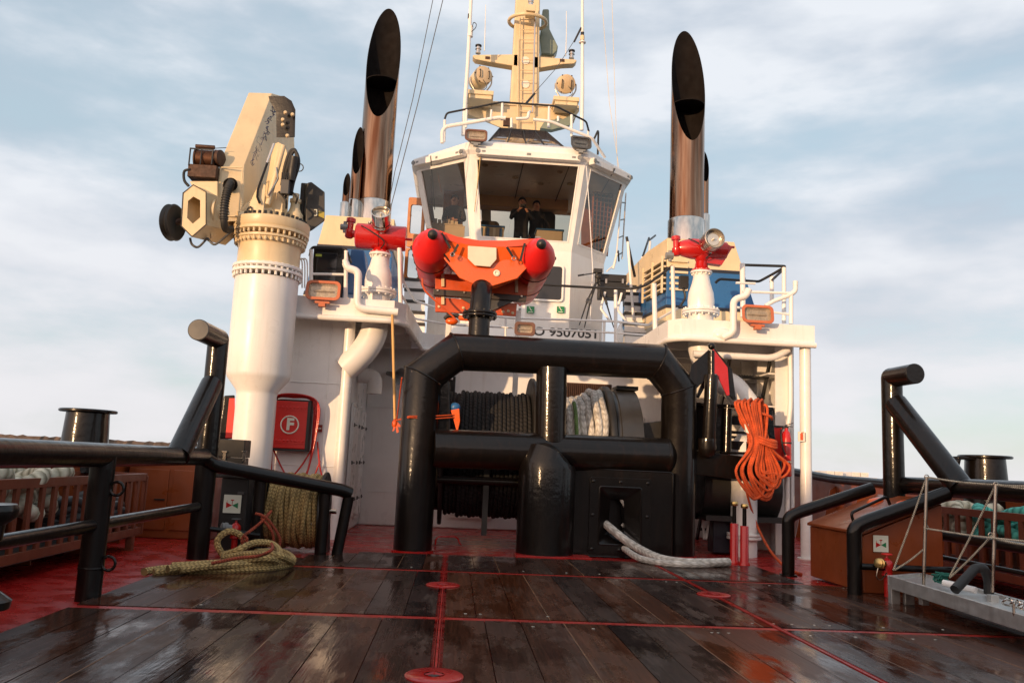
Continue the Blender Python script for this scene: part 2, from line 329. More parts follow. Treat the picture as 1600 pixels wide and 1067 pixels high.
def woodmat():
    m,t,p=nt('wet_hardwood_planks'); N=t.nodes.new; K=t.links.new
    tc=N('ShaderNodeTexCoord'); at=N('ShaderNodeUVMap'); sp=N('ShaderNodeSeparateXYZ'); K(at.outputs[0],sp.inputs[0])   # uv.x = plank id
    wn_=N('ShaderNodeTexWhiteNoise'); wn_.noise_dimensions='1D'; K(sp.outputs[0],wn_.inputs['W'])
    ramp=N('ShaderNodeValToRGB'); e=ramp.color_ramp.elements; e[0].position=0; e[0].color=(.013,.009,.009,1); e[1].position=1; e[1].color=(.058,.026,.017,1)
    x=e.new(.35); x.color=(.028,.013,.010,1); x=e.new(.6); x.color=(.088,.028,.012,1); x=e.new(.82); x.color=(.036,.021,.017,1); K(wn_.outputs[0],ramp.inputs[0])
    cx=N('ShaderNodeCombineXYZ'); K(sp.outputs[0],cx.inputs[2]); ad=N('ShaderNodeVectorMath'); ad.operation='ADD'; K(tc.outputs['Object'],ad.inputs[0]); K(cx.outputs[0],ad.inputs[1])
    mp=N('ShaderNodeMapping'); mp.inputs['Scale'].default_value=(26,1.3,1); K(ad.outputs[0],mp.inputs[0]); gr=N('ShaderNodeTexNoise'); gr.inputs['Scale'].default_value=1.6; gr.inputs['Detail'].default_value=9; gr.inputs['Distortion'].default_value=.8; K(mp.outputs[0],gr.inputs['Vector'])
    g=N('ShaderNodeMapRange'); g.inputs['From Min'].default_value=.3; g.inputs['From Max'].default_value=.7; g.inputs['To Min'].default_value=.42; g.inputs['To Max'].default_value=1.2; K(gr.outputs[0],g.inputs['Value'])
    m1=N('ShaderNodeMix'); m1.data_type='RGBA'; m1.blend_type='MULTIPLY'; m1.inputs[0].default_value=1; K(ramp.outputs[0],m1.inputs['A']); K(g.outputs[0],m1.inputs['B'])
    # worn, bleached scuffs
    mp2=N('ShaderNodeMapping'); mp2.inputs['Scale'].default_value=(2.6,.75,1); K(ad.outputs[0],mp2.inputs[0]); w=N('ShaderNodeTexNoise'); w.inputs['Scale'].default_value=1.3; w.inputs['Detail'].default_value=10; w.inputs['Roughness'].default_value=.68; K(mp2.outputs[0],w.inputs['Vector'])
    wr=N('ShaderNodeMapRange'); wr.inputs['From Min'].default_value=.545; wr.inputs['From Max'].default_value=.66; K(w.outputs[0],wr.inputs['Value'])
    gm=N('ShaderNodeMath'); gm.operation='MULTIPLY'; K(wr.outputs[0],gm.inputs[0]); K(g.outputs[0],gm.inputs[1])
    gm2=N('ShaderNodeMath'); gm2.operation='MULTIPLY'; gm2.use_clamp=True; K(gm.outputs[0],gm2.inputs[0]); gm2.inputs[1].default_value=.62
    m2=N('ShaderNodeMix'); m2.data_type='RGBA'; K(gm2.outputs[0],m2.inputs[0]); K(m1.outputs['Result'],m2.inputs['A']); m2.inputs['B'].default_value=(.11,.076,.060,1)
    K(m2.outputs['Result'],p.inputs['Base Color'])
    # wet film: broad patches
    mp3=N('ShaderNodeMapping'); mp3.inputs['Scale'].default_value=(1.9,.7,1); K(tc.outputs['Object'],mp3.inputs[0]); n3=N('ShaderNodeTexNoise'); n3.inputs['Scale'].default_value=1.25; n3.inputs['Detail'].default_value=7; n3.inputs['Roughness'].default_value=.6; K(mp3.outputs[0],n3.inputs['Vector'])
    rr=N('ShaderNodeMapRange'); rr.inputs['From Min'].default_value=.445; rr.inputs['From Max'].default_value=.565; rr.inputs['To Min'].default_value=.085; rr.inputs['To Max'].default_value=.36; K(n3.outputs[0],rr.inputs['Value'])
    ra=N('ShaderNodeMath'); ra.operation='MULTIPLY_ADD'; K(gm2.outputs[0],ra.inputs[0]); ra.inputs[1].default_value=.3; K(rr.outputs[0],ra.inputs[2]); K(ra.outputs[0],p.inputs['Roughness'])
    b=N('ShaderNodeBump'); bs_=N('ShaderNodeMath'); bs_.operation='MULTIPLY'; K(rr.outputs[0],bs_.inputs[0]); bs_.inputs[1].default_value=.8; K(bs_.outputs[0],b.inputs['Strength']); b.inputs['Distance'].default_value=.012; K(gr.outputs[0],b.inputs['Height'])
    b2=N('ShaderNodeBump'); b2.inputs['Strength'].default_value=.10; b2.inputs['Distance'].default_value=.05; K(n3.outputs[0],b2.inputs['Height']); K(b.outputs[0],b2.inputs['Normal']); K(b2.outputs[0],p.inputs['Normal'])
    p.inputs['Specular IOR Level'].default_value=.22; return m
WOODD=woodmat()
def watermat():
    m,t,p=nt('harbour_water'); N=t.nodes.new; K=t.links.new; p.inputs['Base Color'].default_value=(.03,.045,.05,1); p.inputs['Roughness'].default_value=.12
    tc=N('ShaderNodeTexCoord'); n=N('ShaderNodeTexNoise'); n.inputs['Scale'].default_value=.6; n.inputs['Detail'].default_value=6; K(tc.outputs['Object'],n.inputs['Vector']); b=N('ShaderNodeBump'); b.inputs['Strength'].default_value=.5; b.inputs['Distance'].default_value=.3; K(n.outputs[0],b.inputs['Height']); K(b.outputs[0],p.inputs['Normal']); return m
WATER=watermat()
def rr(c,x,y,hw,hh,r,k=4):
    c=V(c);x=V(x).normalized();y=V(y).normalized();out=[]
    for cx,cy,a0 in ((hw-r,hh-r,0),(-hw+r,hh-r,PI/2),(-hw+r,-hh+r,PI),(hw-r,-hh+r,1.5*PI)):
        for j in range(k+1):
            a=a0+PI/2*j/k; out.append(c+x*(cx+r*math.cos(a))+y*(cy+r*math.sin(a)))
    return out
def ring(mb,outer,inner,ex):
    """frame between two loops with equal point counts, extruded by ex"""
    n=len(outer); ex=V(ex); vs=[V(p) for p in outer]+[V(p) for p in inner]+[V(p)+ex for p in outer]+[V(p)+ex for p in inner]; fs=[]
    for i in range(n):
        j=(i+1)%n; fs+=[(i,j,n+j,n+i),(2*n+j,2*n+i,3*n+i,3*n+j),(j,i,2*n+i,2*n+j),(n+i,n+j,3*n+j,3*n+i)]
    return mb.add(vs,fs)
# ================================================================== SETTING
sea=MB(); sea.add([(-4000,-3000,-2),(4000,-3000,-2),(4000,6000,-2),(-4000,6000,-2)],[(0,1,2,3)]); struct('sea',sea,WATER)
dk=MB(); dk.prism([(-4.85,-3,-.3),(7.75,-3,-.3),(7.75,22,-.3),(1.45,42,-.3),(-4.85,22,-.3)],(0,0,.3)); struct('steel_deck',dk,REDD)
wd=MB(); sm=MB(); pid=0
cols=[(-2.84,-.075,0),(-.005,2.66,1),(2.72,5.42,2)]
rows=[(1.0,3.80),(3.95,6.66),(6.81,9.43),(9.60,11.15)]; ck=MB()
random.seed(3)
for x0,x1,ci in cols:
    for ri,(y0,y1) in enumerate(rows):
        x=x0
        while x<x1-.03:
            w=min(random.choice((.25,.28,.31,.34)),x1-x); 
            if x1-(x+w)<.08: w=x1-x
            ye=y1+ (.015*(ci) if ri else 0); ys=y0; xm=x+w/2
            if ri==3 and xm<-1.25: ye=min(ye,9.1+(xm+2.84)*1.18)
            if ri==3 and ci==2 and xm>4.2: x+=w; pid+=1; continue
            if ye-ys>.1:
                g=.0035; z=.032+random.uniform(-.0015,.0015); pid+=1; b=len(wd.v)
                wd.box((x+g,ys,.004),(x+w-g,ye,z)); 
                for q in range(6): wd.uv[-1-q]=[(pid*1.37,0)]*4
            if pid%3==0 and ye-ys>.5 and x+w<x1-.05: ck.box((x+w-.004,ys,.006),(x+w+.004,ye,.0335))
            x+=w
bh=MB(); rb_=random.Random(6)
for k in range(60):
    bx=rb_.uniform(-2.7,5.2); by=rb_.choice((3.7,4.1,6.5,6.95,9.3,9.75)); bh.lathe([(.014,0),(.012,.003),(.001,.003)],(bx,by,.0335),n=10)
struct('deck_bolt_heads',bh,STEELD)
struct('deck_caulking',ck,paint('tan_caulk',(.17,.08,.035),.5,var=.6,scale=4))
struct('wooden_deck_planks',wd,WOODD)
for x in (-.04,2.69): 
    sm.box((x-.007,1,.002),(x+.007,11.15,.034))
    for s in (-1,1): sm.box((x+s*.017-.002,1,.002),(x+s*.017+.002,11.15,.036))
for i,y in enumerate((3.875,6.735,9.515)): sm.box((-2.84,y-.060,.003),(5.42,y+.060,.026))
struct('deck_seam_bars',sm,paint('red_seam_paint',(.34,.014,.010),.35,var=.3,scale=6),0)
for k,(px,py,lb) in enumerate(((678,1058,'large round red socket cover nearest the camera on the centre seam of the planks'),(692,915,'round red steel socket cover farther up the centre seam of the wooden deck'),(1115,930,'round red steel socket cover on the right hand seam of the wooden deck'))):
    p=G(px,py,.03); 
    t=thing('deck_socket_cover',lb,'deck cover',p,'round red socket covers in the wooden deck')
    m=MB(); m.lathe([(.168,0),(.168,.012),(.157,.018),(.06,.018)],p,n=40,caps=False); m.lathe([(.06,.018),(.05,.006),(.001,.006)],p,n=4,caps=False); part('plate',m,REDD,t)
    m=MB(); m.box(p+V((-.034,-.034,.0065)),p+V((.034,.034,.009))); part('key_recess',m,BLACKM,t)
p=G(590,893,.03)
# bulwarks
def bulwark(side,label):
    X=-4.62 if side<0 else 7.5
    pts=[(X,-2,1.12),(X,12,1.12),(X-side*.0,16,1.2),(X-side*.5,20,1.5),(X-side*1.9,26,2.2)]
    t=thing('bulwark',label,'bulwark',(X,6,0),'bulwarks along the ship sides')
    m=MB()
    for a,b in zip(pts[:-1],pts[1:]):
        m.add([(a[0],a[1],0),(b[0],b[1],0),b,a,(a[0]+side*.05,a[1],0),(b[0]+side*.05,b[1],0),(b[0]+side*.05,b[1],b[2]),(a[0]+side*.05,a[1],a[2])],[(0,1,2,3),(7,6,5,4),(3,2,6,7),(0,4,5,1)])
    part('plating',m,BROWN,t)
    m=MB(); m.tube([V(p)+V((0,0,.03)) for p in pts],.085,14); part('cap_rail',m,BLACK,t)
    for k in range(16):
        y=1+k*1.15; x=X; m=MB(); m.prism([(x,y,0),(x-side*.34,y,0),(x-side*.12,y,1.02),(x,y,1.1)],(0,.02,0)); part('frame',m,BROWN,t)
bulwark(-1,'brown bulwark with black cap rail along the left side of the deck'); bulwark(1,'brown bulwark with black cap rail along the right side of the deck')
# breakwater and land
def ridge(name,pts,w,seed,h0=0):
    rnd=random.Random(seed); m=MB(); n=len(pts)
    rows_=[]
    for a,b in zip(pts[:-1],pts[1:]):
        a=V(a);b=V(b);k=max(2,int((b-a).length/.7))
        for j in range(k): rows_.append(a.lerp(b,j/k))
    vs=[];nr=5
    for p in rows_:
        for q,(o,hh) in enumerate(((-1,0),(-.55,.55),(-.1,1),(.5,.9),(1,0))):
            vs.append((p.x+rnd.uniform(-.4,.4),p.y+o*w+rnd.uniform(-.3,.3),-2.2+(p.z+2.2)*hh+(rnd.uniform(-.12,.12) if 0<hh else 0)))
    fs=[(i*nr+j,(i+1)*nr+j,(i+1)*nr+j+1,i*nr+j+1) for i in range(len(rows_)-1) for j in range(nr-1)]
    m.add(vs,fs); o=struct(name,m,ROCK,smooth=5); return o
ridge('breakwater',[(-140,115,2.1),(-60,125,2.15),(-20,150,2.1)],4,5)
ridge('breakwater',[(70,190,1.1),(130,200,1.5),(260,210,1.2)],4,6)
m=MB()
t=thing('container_stack','stack of white containers on the distant quay at the right horizon','containers',A(1330,748,170))
b=A(1292,752,170); e=A(1372,752,170); n=6
for i in range(n):
    for k in range(3):
        rnd=random.Random(i*7+k); 
        if k==2 and i in (2,5): continue
        x0=b.x+(e.x-b.x)*i/n; x1=b.x+(e.x-b.x)*(i+1)/n-.2; z0=-.2+k*.98
        m=MB(); m.box((x0,170,z0),(x1,176,z0+.9)); 
        for q in range(6): m.box((x0+.1+q*(x1-x0-.2)/6,169.94,z0+.05),(x0+.2+q*(x1-x0-.2)/6,170.02,z0+.85))
        part('container',m,CONT,t)
# unseen shed-shaped blocker added astern to hide the low sun from the deck
t=thing('sun_blocking_shed','long low dark shed shape added unseen astern to block the low sun','shed',(-20,-33,-2))
m=MB(); m.box((-110,-40,-2),(60,-32,5.5)); part('wall',m,BLOCKER,t)
m=MB(); m.prism([(-111,-41,5.5),(-111,-36,6.35),(-111,-31,5.5)],(172,0,0)); part('roof',m,GREYD,t)
q=MB(); q.box((-200,-60,-3),(200,-14,-.6)); struct('quay',q,paint('quay_concrete',(.25,.24,.22),.8,var=.3))
# ================================================================== DECKHOUSE
DH=thing('deckhouse','white lower deckhouse with side wings under the upper deck','deckhouse',(1.4,16,0))
m=MB(); m.box((-3.05,12.95,0),(-1.72,16.2,3.36)); 
m.box((-1.72,15.85,0),(5.5,16.1,3.36)); part('wall',m,WHITE,DH,.03)
m=MB(); m.tube([(-1.74,12.97,0),(-1.74,12.97,3.35)],.085,16); m.tube([(-1.76,13,2.6),(-1.76,15.8,2.6)],.02,8); part('corner_round',m,WHITE2,DH)
m=MB(); m.box((5.42,13.1,0),(5.47,16.2,3.36)); m.box((4.95,15.45,0),(5.42,15.5,3.36))
for z in (.55,1.15,1.75,2.35,2.9): m.box((5.12,13.3,z),(5.42,15.4,z+.03))
for y in (13.2,14.0,14.8): m.box((5.2,y,0),(5.42,y+.03,3.36))
part('side_plating',m,WHITE2,DH)
m=MB(); m.tube([(5.50,12.72,0),(5.50,12.72,3.45)],.088,20); m.lathe([(.14,0),(.14,.02)],(5.50,12.72,0)); part('corner_post',m,WHITE2,DH)
m=MB(); m.tube(bend([(5.27,12.9,0),(5.27,12.9,1.9),(5.33,12.9,2.3),(5.33,12.9,3.4)],.2),.04,10); part('vent_pipe',m,WHITE2,DH)
# upper deck
up=MB(); out=[(-3.25,12.52),(-1.02,12.52),(-.86,12.8),(-.72,15.55),(-.5,15.72),(3.05,15.72),(3.28,15.55),(3.30,12.85),(3.45,12.62),(5.60,12.62),(5.60,26),(-3.25,26)]
up.prism([(x,y,3.40) for x,y in out],(0,0,.14)); UD=part('upper_deck',up,WHITE,DH,.01)
m=MB(); edge=[V((x,y,3.33)) for x,y in out[:10]]; ccx=V((1.2,18,0)); edge=[e+V(((-.012 if e.x<1.2 else .012)*(0 if -1.1<e.x<3.5 and e.y>12.7 else 1),-.008,0)) for e in edge]
for a,b in zip(edge[:-1],edge[1:]):
    d=(b-a).normalized(); n_=V((d.y,-d.x,0))*-.02
    m.add([a,b,b+V((0,0,.30)),a+V((0,0,.30)),a+n_,b+n_,b+n_+V((0,0,.30)),a+n_+V((0,0,.30))],[(0,1,2,3),(7,6,5,4),(3,2,6,7),(1,0,4,5),(0,3,7,4),(2,1,5,6)])
part('deck_fascia',m,WHITE,UD)
m=MB(); m.tube(bend([V(e)+V((0,-.03,-.02)) for e in [edge[0]]+edge[1:9]+[edge[9]]],.2),.045,12); part('edge_pipe',m,WHITE2,UD)
for y in (13.4,14.4,15.2):
    for x0,x1 in ((-1.7,-.9),(3.35,5.4)): m=MB(); m.box((x0,y,3.25),(x1,y+.03,3.398)); part('deck_beam',m,WHITE2,UD)
m=MB(); m.tube(bend([(3.7,12.78,3.1),(5.0,12.78,3.1),(5.25,12.78,3.25)],.15),.055,12); part('deck_beam',m,WHITE2,UD)
for a_,b_ in (((-3.05,12.945,1.08),(-1.80,12.945,1.08)),((-3.05,12.945,2.35),(-1.80,12.945,2.35)),((-2.02,12.945,0),(-2.02,12.945,3.3)),((-1.6,15.845,.62),(4.6,15.845,.62)),((-1.6,15.845,2.2),(1.9,15.845,2.2)),((-.55,15.845,0),(-.55,15.845,3.2)),((2.2,15.845,0),(2.2,15.845,1.4)),((-1.715,13.1,1.0),(-1.715,13.6,1.0))):
    m=MB(); m.tube([a_,b_],.006,6); part('weld_line',m,WHITE,DH)
# doors of the inner port wall, louvres and doors of the back wall
def door(parent,c,x,z,w,h,mat=WHITE2,louvre=False,hinge=True):
    c=V(c);x=V(x).normalized();z=V((0,0,1));n=x.cross(z)
    if n.y>0 : n=-n
    if abs(n.y)<.1 and n.x<0: n=-n
    m=MB(); ring(m,rr(c,x,z,w/2+.05,h/2+.05,.10),rr(c,x,z,w/2,h/2,.07),n*.035); f=part('door_frame',m,WHITE2,parent)
    m=MB(); m.prism(rr(c,x,z,w/2-.012,h/2-.012,.06),n*.055); d=part('door',m,mat,parent,.008)
    for s in (-.33,0,.33):
        for e in (-1,1):
            m=MB(); q=c+z*h*s+x*e*(w/2-.03)+n*.055; m.tube([q-z*.03,q+z*.03],.018,8); m.tube([q,q-x*e*.10+n*.03],.011,6); part('door_dog',m,GREYD,d)
    return d
door(DH,(-1.71,15.15,1.15),(0,1,0),0,.72,1.85); door(DH,(-1.71,14.05,1.15),(0,1,0),0,.72,1.85)
door(DH,(.35,15.84,1.25),(1,0,0),0,.8,2.0); door(DH,(3.25,15.84,1.25),(1,0,0),0,.8,2.0)
def louvre(parent,x0,x1,y,z0,z1,mat,n=24,vert=True,label=None):
    m=MB(); m.box((x0,y-.02,z0),(x1,y,z1))
    for i in range(n):
        if vert: a=x0+(x1-x0)*(i+.5)/n; m.box((a-.3*(x1-x0)/n,y-.06,z0+.02),(a+.2*(x1-x0)/n,y-.02,z1-.02))
        else: a=z0+(z1-z0)*(i+.5)/n; m.box((x0+.02,y-.06,a-.3*(z1-z0)/n),(x1-.02,y-.02,a+.2*(z1-z0)/n))
    return part('louvre',m,mat,parent,label=label)
louvre(DH,1.98,2.98,15.84,1.5,2.85,RUST,26,label='rust brown vertical slat louvre')
louvre(DH,-.35,-.05,15.84,1.5,2.85,BLACKM,12,label='black vertical slat louvre')
m=MB(); m.box((-.42,15.7,2.78),(-.1,15.84,2.98)); m.box((-.36,15.68,2.82),(-.22,15.70,2.94)); part('junction_box',m,WHITE2,DH,.01)
m=MB(); m.tube(bend([(-1.70,14.2,2.62),(-1.42,14.2,2.62),(-1.42,14.2,2.32)],.18,6),.13,18); part('mushroom_vent',m,WHITE2,DH)
m=MB(); m.lathe([(.04,-.05),(.05,.05),(.07,.16),(.15,.28),(.16,.29),(.14,.28),(.06,.17),(.04,.10),(.001,.10)],(-1.3,15.6,2.82),(.75,-.6,-.2),n=24); m.tube([(-1.3,15.82,2.86),(-1.3,15.6,2.82)],.03,10); part('loudspeaker_horn',m,GREY,DH)
# sign on the corner post and small wall signs
m=MB(); c=A(1252,682,12.6); m.box(c+V((-.055,-.01,-.075)),c+V((.055,0,.075))); t=thing('extinguisher_sign','small white fire extinguisher sign on the white corner post','sign',c); part('board',m,SIGNW,t)
m=MB(); m.box(c+V((-.022,-.016,-.055)),c+V((.022,-.01,.045))); m.tube([c+V((0,-.013,.04)),c+V((.0,-.013,.06)),c+V((.03,-.013,.066))],.008,6); part('pictogram',m,paint('orange_red_pictogram',(.65,.10,.03),.5),t)
# ================================================================== STAIRS (right bay)
def stairs(name,label,a,b,w,n,treadm,strm,group=None,risers=False):
    a=V(a);b=V(b);t=thing(name,label,'stairs',a,group); x=V((1,0,0))
    m=MB()
    for s in (-.5,.5): m.beam(a+x*w*s,b+x*w*s,.03,.10)
    part('stringer',m,strm,t)
    for i in range(n):
        p=a.lerp(b,(i+.6)/n); m=MB(); m.box(p+V((-w/2,-.12,-.015)),p+V((w/2,.12,.015)))
        for q in range(14): m.box(p+V((-w/2+.03+q*w/14.5,-.122,.015)),p+V((-w/2+.045+q*w/14.5,.12,.024)))
        part('tread',m,treadm,t)
    return t
a=A(1168,800,13.6); stairs('ship_stairs','steep stairs with black treads in the lit bay under the right wing',(4.95,15.5,.0),(4.92,13.5,3.36),.70,10,BLACKM,BLACKM)
m=MB(); m.tube([(4.15,13.6,2.2),(4.22,13.5,3.3)],.035,8)
# ================================================================== WHEELHOUSE
WH=thing('wheelhouse','white octagonal wheelhouse with large outward leaning windows','wheelhouse',(1.3,19.5,3.5))
B=[V(p) for p in ((.24,18,6.02),(2.39,18,6.02),(3.33,19.1,6.06),(3.33,21.7,6.1),(-.80,21.7,6.1),(-.80,19.1,6.06))]
T=[V(p) for p in ((.0,17.58,8.0),(2.58,17.58,8.0),(3.80,18.9,8.1),(3.80,22.0,8.36),(-1.28,22.0,8.36),(-1.28,18.9,8.1))]
base_=[V((p.x,p.y,3.5)) for p in B]
wall=MB(); panes=[]
def bil(b0,b1,t1,t0,u,v): return b0.lerp(b1,u).lerp(t0.lerp(t1,u),v)
def wwall(i,j,u0,u1,v0,v1,split=1):
    b0,b1,t0,t1=B[i],B[j],T[i],T[j]; n=(b1-b0).cross(t0-b0).normalized()*-.07
    f=lambda u,v: bil(b0,b1,t1,t0,u,v)
    o=[(0,0),(.5,0),(1,0),(1,.5),(1,1),(.5,1),(0,1),(0,.5)]
    xs=[(u0+(u1-u0)*k/split,u0+(u1-u0)*(k+1)/split) for k in range(split)]
    # strips round the opening(s)
    def quad(a,b,c,d):
        P=[f(*a),f(*b),f(*c),f(*d)]; wall.add(P+[p+n for p in P],[(0,1,2,3),(7,6,5,4),(1,0,4,5),(2,1,5,6),(3,2,6,7),(0,3,7,4)])
    quad((0,0),(1,0),(1,v0),(0,v0)); quad((0,v1),(1,v1),(1,1),(0,1)); quad((0,v0),(u0,v0),(u0,v1),(0,v1)); quad((u1,v0),(1,v0),(1,v1),(u1,v1))
    for k in range(1,split): quad((xs[k][0]-.02,v0),(xs[k][0]+.02,v0),(xs[k][0]+.02,v1),(xs[k][0]-.02,v1))
    for k,(a,b) in enumerate(xs):
        if k: a+=.02
        if k<split-1: b-=.02
        q=[f(a,v0),f(b,v0),f(b,v1),f(a,v1)]; panes.append((q,n,(i,j)))
wwall(0,1,.045,.955,.10,.955); wwall(1,2,.13,.92,.10,.95); wwall(5,0,.08,.90,.10,.95)
wwall(2,3,.06,.94,.12,.93,2); wwall(4,5,.06,.94,.12,.93,2); wwall(3,4,.05,.95,.30,.90,3)
for i in range(6):
    j=(i+1)%6; wall.add([base_[i],base_[j],B[j],B[i]],[(0,1,2,3)])
ceil=MB(); ceil.add([p+V((0,0,.04)) for p in T]+[p+V((0,0,.06)) for p in T],[(5,4,3,2,1,0),(6,7,8,9,10,11)])
part('wall',wall,WHITE,WH,smooth=25)
for q,n,_ in panes:
    c=sum(q,V())/4; w=MB(); inn=[p+(c-p)*.0 for p in q]
    fr=MB(); a=[p+n*-.15 for p in q]; b=[p+(c-p).normalized()*.045+n*-.15 for p in q]; ring(fr,a,b,n*.5); F_=part('window',fr,WHITE2,WH,.006)
    gl=MB(); g=[p+n*.3 for p in q]; gl.add(g,[(0,1,2,3)]); part('pane',gl,GLASS,F_)
m=MB(); m.add([p+V((0,0,.02)) for p in T],[(0,1,2,3,4,5)]); part('ceiling',m,CEIL,WH)
m=MB()
for k in range(5): m.box((-.9+k*1.05,17.9,8.0),(-.88+k*1.05,21.9,8.02))
part('ceiling_batten',m,GREYD,WH)
for x,y in ((.35,18.2),(2.1,18.3),(1.1,18.9),(1.75,19.2),(2.45,19.1)):
    m=MB(); m.lathe([(.075,0),(.075,-.02),(.05,-.025),(.045,-.01)],(x,y,8.0),n=20); part('ceiling_light',m,CREAMI,WH)
m=MB(); m.add([(p.x,p.y,5.78) for p in B],[(0,1,2,3,4,5)]); part('cabin_floor',m,GREYD,WH)
m=MB(); m.box((-.75,21.55,5.8),(3.28,21.62,6.75)); m.box((-1.1,21.72,8.08),(3.6,21.78,8.33)); part('cabin_lining',m,PANEL,WH)
m=MB(); m.box((.1,20.5,7.78),(2.6,20.9,8.16)); part('overhead_console',m,PANEL,WH,.02)
m=MB(); m.box((-.62,20.4,5.8),(-.1,20.5,8.15)); part('wood_partition',m,WOODI,WH,.01)
# roof
rf=MB(); c=V((1.27,19.8,0)); prof=[(1.0,8.0),(1.035,8.08),(1.03,8.26),(.96,8.36),(.7,8.43)]
vs=[]
for s,z in prof:
    for k,p in enumerate(T): vs.append(V((c.x+(p.x-c.x)*s,c.y+(p.y-c.y)*s,z+(.10 if p.y>21 else 0))))
fs=[(i*6+k,i*6+(k+1)%6,(i+1)*6+(k+1)%6,(i+1)*6+k) for i in range(len(prof)-1) for k in range(6)]+[tuple(range(24,30)),tuple(range(5,-1,-1))]
rf.add(vs,fs); part('roof',rf,WHITE,WH,.03)
# roller sunblind housings above the windows
for i,j,lb in ((0,1,0),(1,2,0),(5,0,0)):
    a=T[i].lerp(T[j],.05);b=T[i].lerp(T[j],.95); d=(b-a).normalized(); n=V((d.y,-d.x,0)); a=a+n*.10+V((0,0,.02)); b=b+n*.10+V((0,0,.02))
    m=MB(); m.beam(a,b,.15,.15); h=part('sunblind_box',m,WHITE2,WH,.015)
    for e,s in ((a,1),(b,-1)):
        m=MB(); m.cyl(e+d*s*.03+n*.07,e+d*s*.03+n*.10,.05); part('blind_fitting',m,GREY,h); m=MB(); m.beam(e+d*s*.12+n*.0785,e+d*s*.2+n*.0785,.01,.04); part('blind_fitting',m,GREY,h)
    m=MB(); m.beam(a.lerp(b,.48)+n*.078,a.lerp(b,.52)+n*.078,.01,.05); part('blind_fitting',m,GREY,h)
# wipers
for (x0,z0,x1,z1,y) in ((.22,7.95,.16,7.2,17.6),):
    m=MB(); m.beam((x0,17.56,7.93),(x0-.03,17.68,7.25),.02,.05,up=(0,1,0)); m.tube([(x0-.03,17.66,7.28),(x0-.06,17.80,6.75)],.008,6); part('window_wiper',m,BRASS,WH)
m=MB(); a=A(672,290,18.85); m.tube([A(673,275,18.75),A(676,348,18.9)],.018,8); m.tube([A(684,270,18.6),A(690,300,18.7)],.012,6); part('window_wiper',m,RUST,WH)
# lower window and boards
m=MB(); c=A(836,441,17.97); x=V((1,0,0)); z=V((0,0,1)); W2=.60
ring(m,rr(c,x,z,W2+.04,.42,.08),rr(c,x,z,W2,.38,.06),(0,-.035,0)); f=part('lower_window',m,WHITE2,WH)
m=MB(); m.prism(rr(c+V((0,0,0)),x,z,W2,.38,.06),(0,-.012,0)); part('pane',m,SCREEN,f)
m=MB(); m.box((-.2,17.2,3.5),(2.95,17.26,4.12)); part('breastwork_plate',m,WHITE,WH,.01)
c=A(873,520,17.2); tx=text_mb('IMO 9507051',.25,(c.x,17.196,c.z),(1,0,0),(0,0,1),.004,.004,1.22); part('lettering',tx,BLACKM,WH)
for px in (829,876):
    c=A(px,484,17.96); m=MB(); m.box(c+V((-.085,-.012,-.075)),c+V((.085,0,.075))); s=part('safety_sign',m,GRN,WH)
    m=MB(); m.tube([c+V((-.02,-.016,.045)),c+V((0,-.016,.0)),c+V((.03,-.016,-.02))],.010,6); m.ball(c+V((-.03,-.014,.05)),.014,8,(1,.3,1)); m.box(c+V((-.05,-.016,-.06)),c+V((.05,-.012,-.045))); part('pictogram',m,SIGNW,s)
# open varnished door at the port side of the wheelhouse
t=thing('wheelhouse_door','varnished wooden door with rounded window standing open left of the wheelhouse','door',A(645,430,19.4))
x=(A(662,330,19.3)-A(636,328,19.5)); c=A(649,375,19.4); z=V((0,0,1)); xn=x.normalized(); hw=x.length/2
m=MB(); n=xn.cross(z)*.05
for cz,hh in ((.55,.32),(-.35,.40)): pass
o=rr(c+z*.42,xn,z,hw,.62,.05); i_=rr(c+z*.50,xn,z,hw-.075,.36,.06); ring(m,o,i_,n)
o=rr(c-z*.72,xn,z,hw,.50,.03); i_=rr(c-z*.60,xn,z,hw-.075,.34,.06); ring(m,o,i_,n); part('door_leaf',m,WOODI,t,.005)
m=MB(); 
for zz,hh in ((.50,.36),(-.60,.34)): m.prism(rr(c+z*zz+n*.4,xn,z,hw-.075,hh,.06),n*.2)
part('pane',m,GLASSC,t)
m=MB(); m.tube([c-xn*hw*.8+z*.45-n*.3,c-xn*hw*.8+z*.30-n*.3],.012,6); m.ball(c-xn*hw*.8+z*.6-n*.2,.03,8); part('door_handle',m,BRASS,t)
# interior furniture
def desk(px,py,Y,w,d,h,label):
    p=A(px,py,Y); t=thing('control_desk',label,'desk',(p.x,p.y,5.8)); m=MB(); m.box((p.x-w/2,p.y-d/2,5.8),(p.x+w/2,p.y+d/2,p.z-.04)); part('cabinet',m,CREAMI,t,.01)
    m=MB(); m.box((p.x-w/2-.02,p.y-d/2-.02,p.z-.04),(p.x+w/2+.02,p.y+d/2+.02,p.z)); part('desk_top',m,BLUE,t,.008); return t,p
t,p=desk(762,356,18.8,.75,.45,.6,'blue topped cream control desk behind the left part of the front window')
rnd=random.Random(4)
for k in range(9):
    m=MB(); x=p.x-.33+k*.075; m.box((x,p.y-.255,p.z-.28),(x+.055+rnd.random()*.015,p.y-.23,p.z-.07)); part('binder',m,[BLUE,SIGNW,CREAMI,ORANGE2][rnd.randrange(4)],t)
t,p=desk(858,362,18.9,.62,.45,.6,'blue topped cream control desk behind the right part of the front window')
m=MB(); m.box((p.x+.28,p.y-.24,p.z-.6),(p.x+.29,p.y-.23,p.z-.05)); part('door_gap',m,GREYD,t); 
